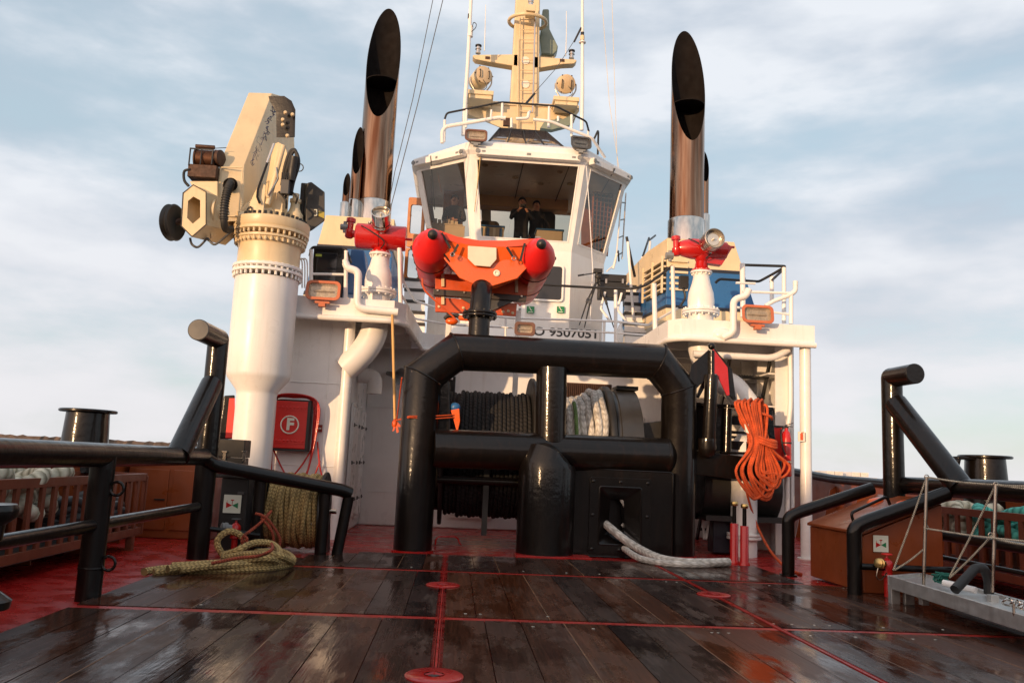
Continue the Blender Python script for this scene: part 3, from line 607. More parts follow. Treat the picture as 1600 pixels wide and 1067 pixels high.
m=MB(); m.tube(spl([(p.x+.0,p.y,p.z),(p.x-.02,p.y,p.z+.2),(p.x-.22,p.y,p.z+.36)]),.008,6); m.ball((p.x-.22,p.y,p.z+.36),.015,8); one('gooseneck_microphone','thin gooseneck microphone standing on the right control desk','microphone',m,BLACKM)
# side desk (left window) and dark consoles
p=A(697,355,19.3); m=MB(); m.box((p.x-.4,p.y-.2,5.8),(p.x+.45,p.y+.2,p.z)); m.box((p.x-.3,p.y-.22,p.z),(p.x+.4,p.y+.1,p.z+.03)); 
for k in range(6): m.box((p.x-.3+k*.1,p.y-.1,p.z+.03),(p.x-.22+k*.1,p.y,p.z+.17-.02*(k%3)))
one('chart_table','pale chart table with papers behind the left wheelhouse window','table',m,CREAMI,bev=.004)
t=thing('wine_rack_lattice','varnished wooden lattice cabinet behind the right wheelhouse window','cabinet',A(940,395,19.9))
t['label']='varnished square lattice pigeonhole cabinet behind the right wheelhouse window'; t.name='lattice_cabinet'
a=A(927,300,19.1); b=A(957,304,19.75); c2=A(924,392,19.1); d2=A(948,399,19.7)
m=MB(); ex=V((.0,.05,0)); n=b-a
for k in range(6): u=k/5; m.beam(a.lerp(b,u),c2.lerp(d2,u),.035,.03)
for k in range(14): u=k/13; m.beam(a.lerp(c2,u),b.lerp(d2,u),.03,.026)
part('lattice',m,WOODI,t)
m=MB(); off=V((.05,.12,0)); m.add([a+off,b+off,d2+off,c2+off],[(0,1,2,3)]); part('back_panel',m,BLACKM,t)
m=MB(); e1=A(905,270,19.7); m.hexa([A(908,400,19.8),A(924,400,19.9),A(924,400,20.1),A(908,400,20.0),A(908,262,19.8),A(924,262,19.9),A(924,262,20.1),A(908,262,20.0)]); m2=one('wooden_partition','reddish varnished wooden partition beside the lattice cabinet','partition',m,WOODI)
p=A(910,400,19.5)
for k,(px,w) in enumerate(((772,.55),(830,.4),(882,.3))):
    pass
# helm chairs
def chair(px,py,Y,lb):
    p=A(px,py,Y); t=thing('helm_chair',lb,'chair',(p.x,p.y,5.8),'helm chairs')
    m=MB(); m.prism(rr(p,(1,0,0),(0,0,1),.26,.36,.12),(0,.12,0)); part('backrest',m,BLACKM,t,.02)
    m=MB(); m.box((p.x-.27,p.y-.5,p.z-.5),(p.x+.27,p.y+.1,p.z-.38)); part('seat',m,BLACKM,t,.03)
    m=MB(); m.cyl((p.x,p.y-.2,5.8),(p.x,p.y-.2,p.z-.5),.05); part('pedestal',m,GREYD,t)
chair(764,366,20.6,'black helm chair seen behind the left control desk'); chair(852,352,20.7,'black helm chair seen behind the persons in the wheelhouse')
def person(name_label,base,face,scale=1.,pose='camera',skin=SKIN,coat=JACK):
    """standing figure; local axes: +x to its left, -y forward"""
    J={'pel':(0,0,.95),'sp':(0,.01,1.15),'ch':(0,.0,1.36),'nk':(0,-.01,1.50),'hd0':(0,-.02,1.58),'hd1':(0,-.03,1.69)}
    def s(p,f): return (p[0]*f,p[1],p[2])
    edges=[('pel','sp'),('sp','ch'),('ch','nk'),('nk','hd0'),('hd0','hd1')]
    rad={'pel':.155,'sp':.15,'ch':.17,'nk':.062,'hd0':.088,'hd1':.095}
    for sd,f in (('l',1),('r',-1)):
        J['sh'+sd]=(f*.19,0,1.42); rad['sh'+sd]=.075
        if pose=='camera': J['el'+sd]=(f*.27,-.12,1.20); J['wr'+sd]=(f*.10,-.30,1.36); J['pm'+sd]=(f*.065,-.33,1.42)
        elif pose=='arms': J['el'+sd]=(f*.27,.0,1.14); J['wr'+sd]=(f*.10,-.22,1.08); J['pm'+sd]=(f*.03,-.25,1.08)
        else: J['el'+sd]=(f*.26,.03,1.12); J['wr'+sd]=(f*.25,-.08,.88); J['pm'+sd]=(f*.25,-.10,.80)
        rad['el'+sd]=.052; rad['wr'+sd]=.030; rad['pm'+sd]=.034
        J['hp'+sd]=(f*.10,0,.88); J['kn'+sd]=(f*.11,-.02,.49); J['an'+sd]=(f*.11,.02,.09); J['to'+sd]=(f*.12,-.16,.04)
        rad['hp'+sd]=.095; rad['kn'+sd]=.062; rad['an'+sd]=.045; rad['to'+sd]=.035
        edges+=[('ch','sh'+sd),('sh'+sd,'el'+sd),('el'+sd,'wr'+sd),('wr'+sd,'pm'+sd),('pel','hp'+sd),('hp'+sd,'kn'+sd),('kn'+sd,'an'+sd),('an'+sd,'to'+sd)]
        pm=V(J['pm'+sd]); d=(pm-V(J['wr'+sd])).normalized(); side=V((-f,0,0)) if pose=='camera' else V((0,0,1))
        sx=d.cross(side).normalized()
        for k in range(5):
            L_=(.075,.083,.078,.062,.05)[k]; o=(k-1.5)*.019 if k<4 else -.045
            a=pm+sx*o+d*(.01 if k<4 else -.03); b=a+d*L_*.5+side*.012; c=b+d*L_*.35+side*.03
            if k==4: b=a+side*.03+d*.02; c=b+side*.02+d*.02
            na,nb=f'f{sd}{k}a',f'f{sd}{k}b'; J[na]=tuple(b); J[nb]=tuple(c); rad[na]=.0095; rad[nb]=.008; edges+=[('pm'+sd,na),(na,nb)]
    J['nose']=(0,-.135,1.645); rad['nose']=.016; edges.append(('hd1','nose'))
    names=list(J); bm=bmesh.new(); vs=[bm.verts.new(J[n]) for n in names]
    for a,b in edges: bm.edges.new((vs[names.index(a)],vs[names.index(b)]))
    me=bpy.data.meshes.new('p'); bm.to_mesh(me); bm.free(); ob=bpy.data.objects.new('p',me); C.objects.link(ob)
    md=ob.modifiers.new('s','SKIN'); 
    for i,n in enumerate(names): me.skin_vertices[0].data[i].radius=(rad[n],rad[n]*(.8 if n in('sp','ch','pel') else 1)); me.skin_vertices[0].data[i].use_root=(n=='pel')
    sb=ob.modifiers.new('u','SUBSURF'); sb.levels=2; sb.render_levels=2
    dg=bpy.context.evaluated_depsgraph_get(); dg.update(); m2=bpy.data.meshes.new_from_object(ob.evaluated_get(dg)); bpy.data.objects.remove(ob)
    mb=MB(); rot=Matrix.Rotation(face,3,'Z'); bs=V(base)
    def W_(p): return bs+rot@(V(p)*scale)
    mb.add([W_(v.co) for v in m2.vertices],[tuple(p.vertices) for p in m2.polygons])
    wl=V(J['wrl']);wr_=V(J['wrr'])
    for i,p in enumerate(m2.polygons):
        c=p.center
        if c.z>1.505 or (c-V(J['pml'])).length<.115 or (c-V(J['pmr'])).length<.115 : mb.mi[i]=1
    for sd in (-1,1):
        mb.cur=1; mb.ball(W_((sd*.092,-.02,1.64)),.022*scale,8,(.5,1,1.3)); mb.cur=2; mb.ball(W_((sd*.034,-.112,1.672)),.010*scale,8)
    mb.cur=3; mb.tube([W_((-.028,-.112,1.60)),W_((0,-.121,1.597)),W_((.028,-.112,1.60))],.006*scale,6)
    t=thing('person',name_label,'person',base); part('body',mb,[coat,skin,BLACKM,paint('lips',(.40,.14,.11),.5)],t,smooth=60)
    h=MB(); n=14
    for i in range(1,6):
        for k in range(n):
            a=2*PI*k/n; th=PI*.62*i/6; 
            if math.sin(a)<-.3: th*=.55
            h.v.append(tuple(W_((.104*math.sin(th)*math.cos(a),-.02+.112*math.sin(th)*math.sin(a),1.665+.125*math.cos(th)))))
    h.v.append(tuple(W_((0,-.02,1.79)))); 
    for i in range(4):
        for k in range(n): h.f.append((i*n+k,(i+1)*n+k,(i+1)*n+(k+1)%n,i*n+(k+1)%n))
    for k in range(n): h.f.append((5*n,k,(k+1)%n))
    h.uv=[[(0,0)]*len(f) for f in h.f]; h.mi=[0]*len(h.f); part('hair',h,HAIRM,t,smooth=80)
    return t,W_
p=A(816,317,19.4); t,Wf=person('person in dark jacket raising a camera behind the front wheelhouse window',(p.x,p.y,p.z-1.65),0,1,'camera')
m=MB(); c=Wf((0,-.37,1.45)); m.box(c+V((-.07,-.03,-.045)),c+V((.07,.03,.045))); m.cyl(c+V((0,-.03,0)),c+V((0,-.11,0)),.035); one('photo_camera','black photo camera held by the person in the dark jacket','camera',m,BLACKM,bev=.005)
p=A(838,322,19.9); person('person with orange lit face standing behind the right shoulder of the photographer',(p.x,p.y,p.z-1.65),.2,1,'stand')
p=A(711,313,19.6); person('person in dark suit with light shirt behind the left wheelhouse window',(p.x,p.y,p.z-1.65),-.2,1,'arms')
# ================================================================== TOWING PORTAL
def Q(px,py,off=0.):
    p=A(px,py,11.6)
    for _ in range(3): p=A(px,py,11.6+.17*(p.x+.5)+off)
    return p
def parts(name,mat,parent,*mbs,**k):
    return [part(name,m,mat,parent,**k) for m in mbs]
PT=thing('towing_portal','massive black tubular towing portal with fairlead box in front of the winch','towing portal',(1.4,11.9,0))
r_=.262
lf=Q(644,862); lf.z=0; le=Q(655,588); rf_=Q(1057,868); rf_.z=0; re=Q(1053,608); tl=Q(713,550); tr=Q(1026,565)
le=V((lf.x,lf.y,le.z)); re=V((rf_.x,rf_.y,re.z))
m=MB(); m.tube([lf,le,tl,tr,re,rf_],r_,40,caps=True); part('arch',m,BLACK,PT)
def weld(m,p,n_,r,tilt=None):
    u,w=basis(n_); pts=[p+(u*math.cos(2*PI*k/40)+w*math.sin(2*PI*k/40))*r for k in range(40)]
    m.tube(pts,.011,6,closed=True)
for a,b,c in ((lf,le,tl),(le,tl,tr),(tl,tr,re),(tr,re,rf_)):
    d0=(b-a).normalized();d1=(c-b).normalized(); n_=(d0+d1).normalized(); m=MB(); u,w=basis(d0)
    pts=[]
    for k in range(48):
        q=(u*math.cos(2*PI*k/48)+w*math.sin(2*PI*k/48))*(r_+.004); q=q-d0*(q.dot(n_)/d0.dot(n_)); pts.append(b+q)
    m.tube(pts,.012,6,closed=True); part('weld_seam',m,BLACK,PT)
ma=Q(676,700,-.06); mb_=Q(1040,713,-.06); m=MB(); m.tube([ma,mb_],.27,36); part('cross_beam',m,BLACK,PT)
m=MB(); m.tube([mb_-V((.06,0,0)),mb_,mb_+V((.10,0,0))],[.275,.275,.18],36); m.tube([ma+V((.06,0,0)),ma,ma-V((.10,0,0))],[.275,.275,.18],36); 
m1=MB(); m1.tube([mb_,mb_+V((.02,0,0)),mb_+V((.12,0,0))],[.278,.278,.17],36); part('beam_end',m1,BLACK,PT)
c0=Q(862,575,-.08); c1=Q(860,690,-.08); m=MB(); m.tube([c0,c1],.222,32); part('centre_post',m,BLACK,PT)
# weld outline where the post meets the beam: a V-shaped saddle
pts=[]
for k in range(13):
    a=PI*(k/12); x=-math.cos(a)*.225; pts.append(c1+V((x,-math.sin(a)*.23-.02,-.13-.13*math.sin(a)**1.2+.12)))
m=MB(); m.tube(pts,.013,6); part('weld_seam',m,BLACK,PT)
m=MB(); s0=Q(686,592,.02); s1=Q(686,690,.02); m.prism([s0+V((-.2,0,-.12)),s0+V((-.1,0,.02)),s0+V((.08,0,.02)),s0+V((.16,0,-.05)),s1+V((.16,0,0)),s1+V((-.2,0,0))],(0,.3,0)); part('gusset_post',m,BLACK,PT,.03)
# lower barrel post
b0=Q(850,716,-.22); b1=Q(850,868,-.22); b1.z=0
m=MB(); m.tube([b1,V((b1.x,b1.y,b0.z-.14)),V((b1.x+.0,b1.y,b0.z-.07)),V((b1.x+.01,b1.y+.01,b0.z-.02)),V((b1.x+.03,b1.y+.03,b0.z))],[.40,.40,.385,.35,.27],44); part('lower_post',m,BLACK,PT)
m=MB(); m.box((b1.x-.42,b1.y-.42,.0),(b1.x+.6,b1.y,.045)); part('foot_plate',m,REDD,PT,.005)
for p in (lf,rf_):
    m=MB(); m.lathe([(r_+.03,0),(r_+.03,.03),(r_,.035)],p,n=40); part('foot_ring',m,REDD,PT)
# fairlead box
f0=Q(898,732,-.16); f1=Q(1043,868,-.16); yF=f0.y; x0,x1,z1=f0.x,f1.x,f0.z
m=MB(); c=V(((x0+x1)/2,yF+.02,z1/2+.01)); hw=(x1-x0)/2; hh=z1/2
def loop(cx,cz,w,h,y,r=.03): return rr((cx,y,cz),(1,0,0),(0,0,1),w,h,r)
fcx=Q(966,805,-.18).x; fcz=Q(966,805,-.18).z; ow,oh=.27,.36
ring(m,loop(c.x,c.z,hw,hh,yF,.05),loop(fcx,fcz,.30,.40,yF),(0,.06,0)); m.box((x0,yF+.06,0),(x0+.05,yF+.45,z1-.03)); m.box((x1-.05,yF+.06,0),(x1,yF+.45,z1-.03)); m.box((x0+.05,yF+.06,z1-.08),(x1-.05,yF+.45,z1-.03)); m.box((x0+.05,yF+.40,0),(x1-.05,yF+.45,z1-.08))
part('fairlead_plate',m,BLACK,PT,.006)
m=MB(); ring(m,loop(fcx,fcz,.44,.53,yF-.03),loop(fcx,fcz,.305,.405,yF-.03),(0,.03,0)); part('fairlead_flange',m,BLACK,PT,.004)
m=MB(); ring(m,loop(fcx,fcz,.305,.405,yF-.015),[V((fcx+.20*math.sin(2*PI*(k+.5)/20)*(1 if math.cos(2*PI*(k+.5)/20)<0 else .75),yF+.16,fcz-.02+.31*math.cos(2*PI*(k+.5)/20))) for k in range(20)][2::1][::-1]*1+[],(0,.02,0)) if False else None
inner=[]; outer=loop(fcx,fcz,.30,.40,yF-.01,.04)
cc_=V((fcx,yF,fcz))
for p in outer:
    a=math.atan2(p.z-fcz,p.x-fcx); rad=.19 if math.sin(a)<0 else .19-.05*math.sin(a); inner.append(V((fcx-.01+math.cos(a)*rad,yF+.15,fcz-.03+math.sin(a)*(.30 if math.sin(a)>0 else .24))))
n=len(outer); m.add(outer+inner,[(i,(i+1)%n,n+(i+1)%n,n+i) for i in range(n)]+[((i+1)%n,i,n+i,n+(i+1)%n) for i in range(0)])
inner2=[p+V((0,.2,0)) for p in inner]; m.add(inner+inner2,[(i,(i+1)%n,n+(i+1)%n,n+i) for i in range(n)])
part('fairlead_mouth',m,BLACK,PT,smooth=60)
for sx in (-.39,0,.39):
    for sz in (-.47,0,.47):
        if sx==0 and sz==0: continue
        m=MB(); p=V((fcx+sx,yF-.03,fcz+sz)); m.lathe([(.026,0),(.024,.012),(.012,.018),(.001,.018)],p,(0,-1,0),n=12); part('flange_bolt',m,BLACK,PT)
m=MB(); m.tube([V((x0-.005,yF-.005,z)) for z in [.02+.05*i for i in range(int(z1/.05))]],[.010+.004*((i*37)%5)/5 for i in range(int(z1/.05))],6); part('weld_seam',m,BLACK,PT)
m=MB(); m.tube(loop(c.x,c.z,hw-.004,hh-.004,yF-.002,.05),.010,6,closed=True); part('weld_seam',m,BLACK,PT)
m=MB(); m.tube(loop(fcx,fcz,.30,.40,yF-.032,.03),.014,6,closed=True); part('mouth_rim',m,BLACK,PT)
# right hand side outrigger
o0=Q(1078,722,.05); o1=Q(1215,738,.05); m=MB(); m.cbox((o0+o1)/2,(o1-o0)/2,V((0,.16,0)),V((0,0,MP(19,11.9)))); part('outrigger_beam',m,BLACK,PT,.01)
m=MB(); a=Q(1078,632,.12); b=Q(1128,700,.12); m.box((a.x,a.y,b.z-.05),(b.x,a.y+.04,a.z)); part('side_plate',m,BLACK,PT,.005)
m=MB(); a=Q(1080,631,.05); b=Q(1206,639,.05); m.beam(a,b,.10,.05); part('top_ledge',m,BLACK,PT,.005)
m=MB(); a=Q(1128,655,.2); b=Q(1203,663,.2); m.beam(a,b,.03,.13); part('rail_bar',m,BLACK,PT)
m=MB(); a=Q(1128,674,.2); b=Q(1203,679,.2); m.beam(a,b,.03,.045); part('rail_bar',m,BLACK,PT)
m=MB(); a=Q(1128,694,.2); b=Q(1203,699,.2); m.beam(a,b,.03,.13); part('rail_bar',m,BLACK,PT)
m=MB(); m.tube([Q(1137,638,-.02),Q(1135,706,-.02)],.07,20); m.lathe([(.045,0),(.045,.03),(.001,.03)],Q(1137,636,-.02),n=16); part('guide_post',m,BLACK,PT)
m=MB(); m.tube(bend([Q(1126,707,-.05),Q(1168,708,-.05),Q(1168,690,-.05)],.05),.02,8); part('guide_bracket',m,BLACK,PT)
m=MB(); a=Q(1198,640,.1); b=Q(1203,688,.1); m.beam(a,b,.16,.10); part('end_block',m,BLACK,PT,.01)
# chafing stopper: vertical round-ended bar with flared plates
t=thing('stopper_arm','black round ended bar topped by flared plates, one of them bright red','towing pin',Q(1105,712,-.2))
m=MB(); a=Q(1112,586,-.22); b=Q(1107,698,-.22); m.tube([a,b,b-V((.0,0,.06)),b-V((0,0,.10))],[.098,.10,.085,.04],24); part('bar',m,BLACK,t)
m=MB(); e=Q(1105,700,-.20); m.lathe([(.13,0.14),(.135,0),(.11,-.10),(.05,-.14),(.001,-.145)],e,n=24); part('socket',m,BLACK,t)
m=MB(); m.tube([a,Q(1112,548,-.22)],.042,16); m.ball(Q(1112,541,-.22),.055,14); part('pin',m,BLACK,t)
m=MB(); m.prism([Q(1108,546,-.2),Q(1110,585,-.2),Q(1098,597,-.2),Q(1076,620,-.2),Q(1073,612,-.2),Q(1081,570,-.2)],(0,.05,.0)); part('flared_plate',m,BLACK,t,.003)
m=MB(); m.prism([Q(1100,592,.1),Q(1104,600,.1),Q(1092,622,.1),Q(1088,620,.1)],(0,.05,0)); part('rear_plate',m,BLACK,t)
m=MB(); m.prism([Q(1114,544,-.24),Q(1114,584,-.24),Q(1120,584,-.24),Q(1136,618,-.24),Q(1140,617,-.24),Q(1137,574,-.24)],(0,.03,0)); part('flared_plate',m,RED,t,.002,label='bright red flared plate')
m=MB(); m.prism([Q(1115,543,-.19),Q(1138,572,-.19),Q(1140,617,-.19),Q(1147,625,-.19),Q(1150,624,-.19),Q(1144,577,-.19)],(0,.06,0)); part('plate_backing',m,BLACK,t,.003)
# ================================================================== TOWING WINCH
WN=thing('towing_winch','large towing winch with black and white ropes behind the portal','winch',(1.4,13,0))
zc=1.38; yw=13.25
xa=A(700,640,12.4).x; xb=A(832,640,12.4).x; prof=[]; nC=20; w=(xb-xa)/nC
m=MB()
for k in range(nC):
    R0=.97-(.03 if k<3 else 0)-(.012*((k*7)%3)); ring_=[V((xa+w*(k+.5),yw+math.cos(2*PI*j/40)*R0,zc+math.sin(2*PI*j/40)*R0)) for j in range(40)]
    m.tube(ring_,w*.53,8,closed=True)
part('black_rope_coil',m,ROPEK,WN,smooth=80)
m=MB(); R0=1.0; m.tube([V((xa+w*1.2+ (w*2.3)*j/14,yw-math.cos(-.35+1.5*j/14)*R0*1.02,zc+math.sin(-.35+1.5*j/14)*R0*1.02)) for j in range(15)],w*.5,8); part('crossing_turn',m,ROPEK,WN)
m=MB(); m.tube([(xa-.2,yw,zc),(xb+.1,yw,zc)],.90,32); part('drum_core',m,BLACKM,WN)
def disc(x,r,w,mat,name='drum_flange',lab=None):
    m=MB(); m.lathe([(r-.015,0),(r,.015),(r,w-.015),(r-.015,w)],(x,yw,zc),(1,0,0),n=64); return part(name,m,mat,WN,label=lab)
disc(xa-.08,1.12,.06,BLACKM); disc(xb+.01,1.24,.07,BLACKM)
m=MB(); m.tube([(xa-.1,12.25,.98),(xb,12.25,.98)],.062,18); part('guide_roller',m,BLACK,WN)
m=MB(); m.beam((xa+.62,12.3,1.25),(xa+.62,12.3,.2),.09,.08); part('roller_stand',m,BLACKM,WN)
wa=A(885,640,12.6).x; wb=A(946,640,12.6).x; m=MB(); w=.10
for k in range(6):
    R0=[.90,.92,.94,.98,1.06,1.05][k]; x=wa+(wb-wa)*(k+.5)/6; nn=60
    ring_=[V((x+math.sin(j*.9+k)*.012,yw+math.cos(2*PI*j/nn)*(R0+.012*math.sin(j*1.7+k*2)),zc+math.sin(2*PI*j/nn)*(R0+.012*math.sin(j*1.7+k*2)))) for j in range(nn)]
    m.tube(ring_,.062,10,closed=True)
part('white_rope_coil',m,ROPEW,WN,smooth=80)
m=MB(); m.tube([V((wa+.13,yw-math.cos(a)*1.0,zc+math.sin(a)*1.0)) for a in [-.3+j*.1 for j in range(14)]],.03,8); part('green_marker_line',m,rope('green_line',(.20,.33,.10),(.08,.14,.04),30),WN)
m=MB(); m.tube([(wa-.1,yw,zc),(wb+.1,yw,zc)],.86,32); part('drum_core',m,BLACKM,WN)
disc(wb+.02,1.17,.10,BLACKM,lab='dark flange beside the white rope'); 
m=MB(); m.lathe([(1.10,.12),(1.10,.17),(1.13,.18),(1.13,.5),(1.08,.52)],(wb+.02,yw,zc),(1,0,0),n=64); part('brake_drum',m,paint('worn_brake_drum',(.035,.033,.032),.4,var=.3),WN)
m=MB()
for k in range(22): a=2*PI*k/22; 
m.box((wb+.22,yw-.4,zc+1.10),(wb+.56,yw+.1,zc+1.16)); part('brake_band_pad',m,BLACKM,WN)
gx=wb+.56
m=MB(); m.hexa([(gx,12.5,.3),(gx+.75,12.5,.3),(gx+.75,14,.3),(gx,14,.3),(gx,12.5,1.95),(gx+.75,12.5,2.08),(gx+.75,14,2.08),(gx,14,1.95)]); part('gearbox',m,BLACKM,WN,.02)
m=MB(); m.box((xa-.3,12.5,.0),(xa-.18,14,1.5)); part('winch_frame',m,BLACKM,WN)
m=MB(); m.box((xb+.1,12.5,.0),(wa-.05,14,1.6)); part('winch_frame',m,BLACKM,WN)
m=MB(); a=A(1095,735,13); b=A(1190,735,13); m.tube([(a.x,13.3,1.05),(b.x+.25,13.3,1.05)],.55,28); part('hydraulic_motor',m,BLACKM,WN)
m=MB(); m.box((a.x,12.7,.52),(b.x+.3,13.4,.60)); part('motor_bed',m,BLACKM,WN)
t=thing('steel_trestle','small white steel trestle under the black winch motor','trestle',A(1105,845,13.2))
for x0,x1 in ((1098,1100),(1110,1103)):
    m=MB(); m.tube([A(x0,800,13.1),A(x1,842,13.1)],.022,8); part('leg',m,WHITE2,t)
m=MB(); a=A(1134,826,12.9); m.box((a.x-.2,a.y,0.02),(a.x+.3,a.y+.3,.55)); one('oil_drip_box','dark blue grey box behind the red jacks','box',m,NAVY,bev=.02)
m=MB(); m.tube(bend([A(679,868,12.6),A(681,838,12.6),A(716,838,12.7),A(720,866,12.7)],.08),.014,8); m.v=[(x,y,max(z,.01)) for x,y,z in m.v]; one('red_grab_handle','low red tubular grab handle on the red deck left of the portal centre','handle',m,RED)
# ---------------------------------------------------------------- ropes at the portal
rp=[Q(975,770,.1),Q(985,790,-.02),Q(975,812,-.1)]
t=thing('tow_rope','thick white towing rope running out of the fairlead onto the wooden deck','rope',Q(1060,876,-.6))
m=MB(); pts=[Q(940,812,.3),Q(948,820,-.15),Q(975,842,-.35),Q(1000,858,-.45)]
g=[G(1030,872,.09),G(1065,878,.09),G(1100,879,.09),G(1138,878,.09)]
m.tube(spl(pts+g,6),[.062]*0+[.058]*(6*7+1),12); part('rope_part',m,ROPEW,t,smooth=80)
m=MB(); m.tube(spl([Q(948,822,.25),Q(958,838,-.1),Q(975,856,-.3),G(1000,872,.08),G(1040,880,.07),G(1085,882,.07),G(1115,881,.07)],6),.045,12); part('rope_part',m,ROPEW,t,smooth=80)
m=MB(); m.tube(spl([Q(962,764,.12),Q(970,778,-.08),Q(980,798,-.10),Q(982,812,-.06),Q(972,822,-.02)],5),.032,8); part('frayed_strand',m,ROPEW,t)
t=thing('hanging_line','tan vertical line from the left upper deck edge tied with an orange knot','line',A(617,665,12.0))
m=MB(); m.tube([A(613,492,12.3),A(617,655,12.0)],.021,10); part('line',m,paint('tan_line',(.62,.36,.12),.6),t)
for k,(dx,dy) in enumerate(((-9,4),(4,14),(-3,12),(7,5))):
    m=MB(); a=A(617,660,12.0); m.prism([a,a+V((.03,0,.02)),a+V((dx*.0095+.03,-.02,-dy*.0095)),a+V((dx*.0095,-.02,-dy*.0095-.02))],(0,-.02,0)); part('knot_tail',m,ORANGE2,t)
m=MB(); m.ball(A(617,662,12.0),.045,10,(1,1,1.5)); part('knot',m,ORANGE2,t)
for dy in (0,4):
    m=MB(); m.tube([A(618,657,12.0),Q(640,650+dy/2,-.27),Q(676,650+dy,-.2),Q(708,648+dy,-.02)],.009,6); part('tie_cord',m,ORANGE2,t)
m=MB(); m.tube([Q(628,590,-.28),A(620,655,12.0)],.009,6); part('tie_cord',m,ORANGE2,t)
t=thing('lashed_glove','blue and orange rag lashed to the black rope at the left of the winch','rag',Q(712,640,.1))
m=MB(); m.ball(Q(711,636,.05),.075,10,(1,.7,.9)); part('blue_cap',m,BLUE,t)
m=MB(); a=Q(712,641,.0); m.prism([a+V((-.07,0,.0)),a+V((.05,0,.03)),a+V((.07,0,-.15)),a+V((.04,0,-.32)),a+V((-.02,0,-.14))],(0,.04,0)); part('orange_flap',m,ORANGE,t,.008)
# orange rope coil
t=thing('orange_rope_coil','bundle of orange rope hanging from the black outrigger right of the portal','rope coil',Q(1190,640,-.3))
rnd=random.Random(11)
for k in range(14):
    u=k/13; x0=1152+38*u+rnd.uniform(-2,2); top=628+rnd.uniform(-3,2); kx=1180+20*u; bot=742+38*math.sin(PI*min(1,.25+u*.8))+rnd.uniform(-4,4); bx=1172+40*u+rnd.uniform(-4,4)
    o=-.30-.05*rnd.random(); wdt=9+8*rnd.random()
    pts=[Q(x0,top,o),Q(x0-2,top+8,o-.05),Q(kx-8,692,o-.09),Q(bx-wdt-8,735,o-.06),Q(bx-4,bot-6,o-.03),Q(bx+8,bot,o-.02),Q(bx+wdt+3,bot-18,o),Q(kx+5,700,o-.03),Q(x0+6,660,o+.02),Q(x0+3,top+1,o+.08)]
    m=MB(); m.tube(spl(pts,6,closed=True),.0205,8,closed=True); part('rope_loop',m,ROPEO,t,smooth=80)
for dy in (-4,0,4):
    m=MB(); pts=[]
    for j in range(24): a=2*PI*j/24; p=Q(1191,690+dy,-.36); pts.append(p+V((math.cos(a)*.21,math.sin(a)*.10,.02*math.sin(a*2)-.03*math.cos(a))))
    m.tube(pts,.023,8,closed=True); part('wrapping_turn',m,ROPEO,t,smooth=80)
for pts in ([Q(1194,632,-.3),Q(1199,640,-.34),Q(1196,680,-.38),Q(1190,690,-.4)],[Q(1188,645,-.34),Q(1204,651,-.36),Q(1206,655,-.2)]):
    m=MB(); m.tube(spl(pts,6),.022,8); part('rope_end',m,ROPEO,t,smooth=80)
m=MB(); a=Q(1166,670,-.42); m.prism([a+V((-.03,0,.07)),a+V((.03,0,.07)),a+V((.045,0,-.07)),a+V((-.01,0,-.05))],(0,-.01,0)); part('tag',m,SIGNW,t)
m=MB(); m.tube(spl([Q(1163,752,.12),Q(1172,790,.1),Q(1186,828,.1),A(1205,862,11.9),G(1228,886,.02),G(1252,897,.02)],8),.02,8); one('orange_trailing_line','thin orange line trailing from the outrigger down to the red deck','line',m,ROPEO)
# red jacks, white flanged column
for px,yb,lb in ((1147,880,'left one of two red cylinders with brass topped rods on the red deck'),(1163,884,'right one of two red cylinders with brass topped rods on the red deck')):
    p=G(px,yb,0); t=thing('red_hydraulic_cylinder',lb,'cylinder',p,'red cylinders right of the portal'); k=p.y/FPX
    h=p.z; m=MB(); m.lathe([(.075,0),(.075,.03),(.058,.05),(.058,60*k),(.05,61*k)],p,n=22); part('barrel',m,RED,t)
    m=MB(); m.cyl(p+V((0,0,61*k)),p+V((0,0,88*k)),.028,n=14); part('rod',m,BLACK,t); m=MB(); m.lathe([(.045,0),(.05,.01),(.05,.05),(.04,.06)],p+V((0,0,88*k)),n=18); part('brass_cap',m,BRASS,t)
p=G(1190,868,0); p=V((4.52,12.75,0)); t=thing('flanged_pipe_column','short white flanged pipe column right of the red cylinders','pipe',p)
m=MB(); m.lathe([(.20,0),(.20,1.0),(.19,1.02)],p,n=32); part('pipe',m,WHITE2,t); 
for z in (.26,.31): m=MB(); m.lathe([(.255,0),(.26,.008),(.26,.032),(.255,.04)],p+V((0,0,z)),n=32); part('flange',m,WHITE2,t)

# extinguisher and red case
p=A(1229,745,12.75); t=thing('fire_extinguisher','red fire extinguisher with black hose fixed to the white ribbed side plating','fire extinguisher',p); k=12.75/FPX
m=MB(); m.lathe([(.055,0),(.072,.015),(.075,.03),(.075,60*k),(.055,70*k),(.028,73*k),(.026,77*k)],p,n=26); part('bottle',m,RED,t)
m=MB(); z=p+V((0,0,77*k)); m.box(z+V((-.03,-.02,0)),z+V((.03,.02,.035))); m.beam(z+V((-.02,0,.04)),z+V((.11,-.0,.085)),.02,.012); m.beam(z+V((-.02,0,.03)),z+V((.10,-.0,.025)),.02,.012); part('valve',m,BLACKM,t,.003)
m=MB(); m.tube(spl([z+V((-.02,-.02,.02)),z+V((-.10,-.03,-.06)),z+V((-.085,-.06,-.3)),z+V((-.05,-.08,-.42))],5),.013,8); part('hose',m,RUB,t)
for zz in (22*k,52*k): m=MB(); m.lathe([(.077,0),(.079,.004),(.079,.022),(.077,.026)],p+V((0,0,zz)),n=26); part('strap',m,STEELD if zz<.3 else BLACKM,t)
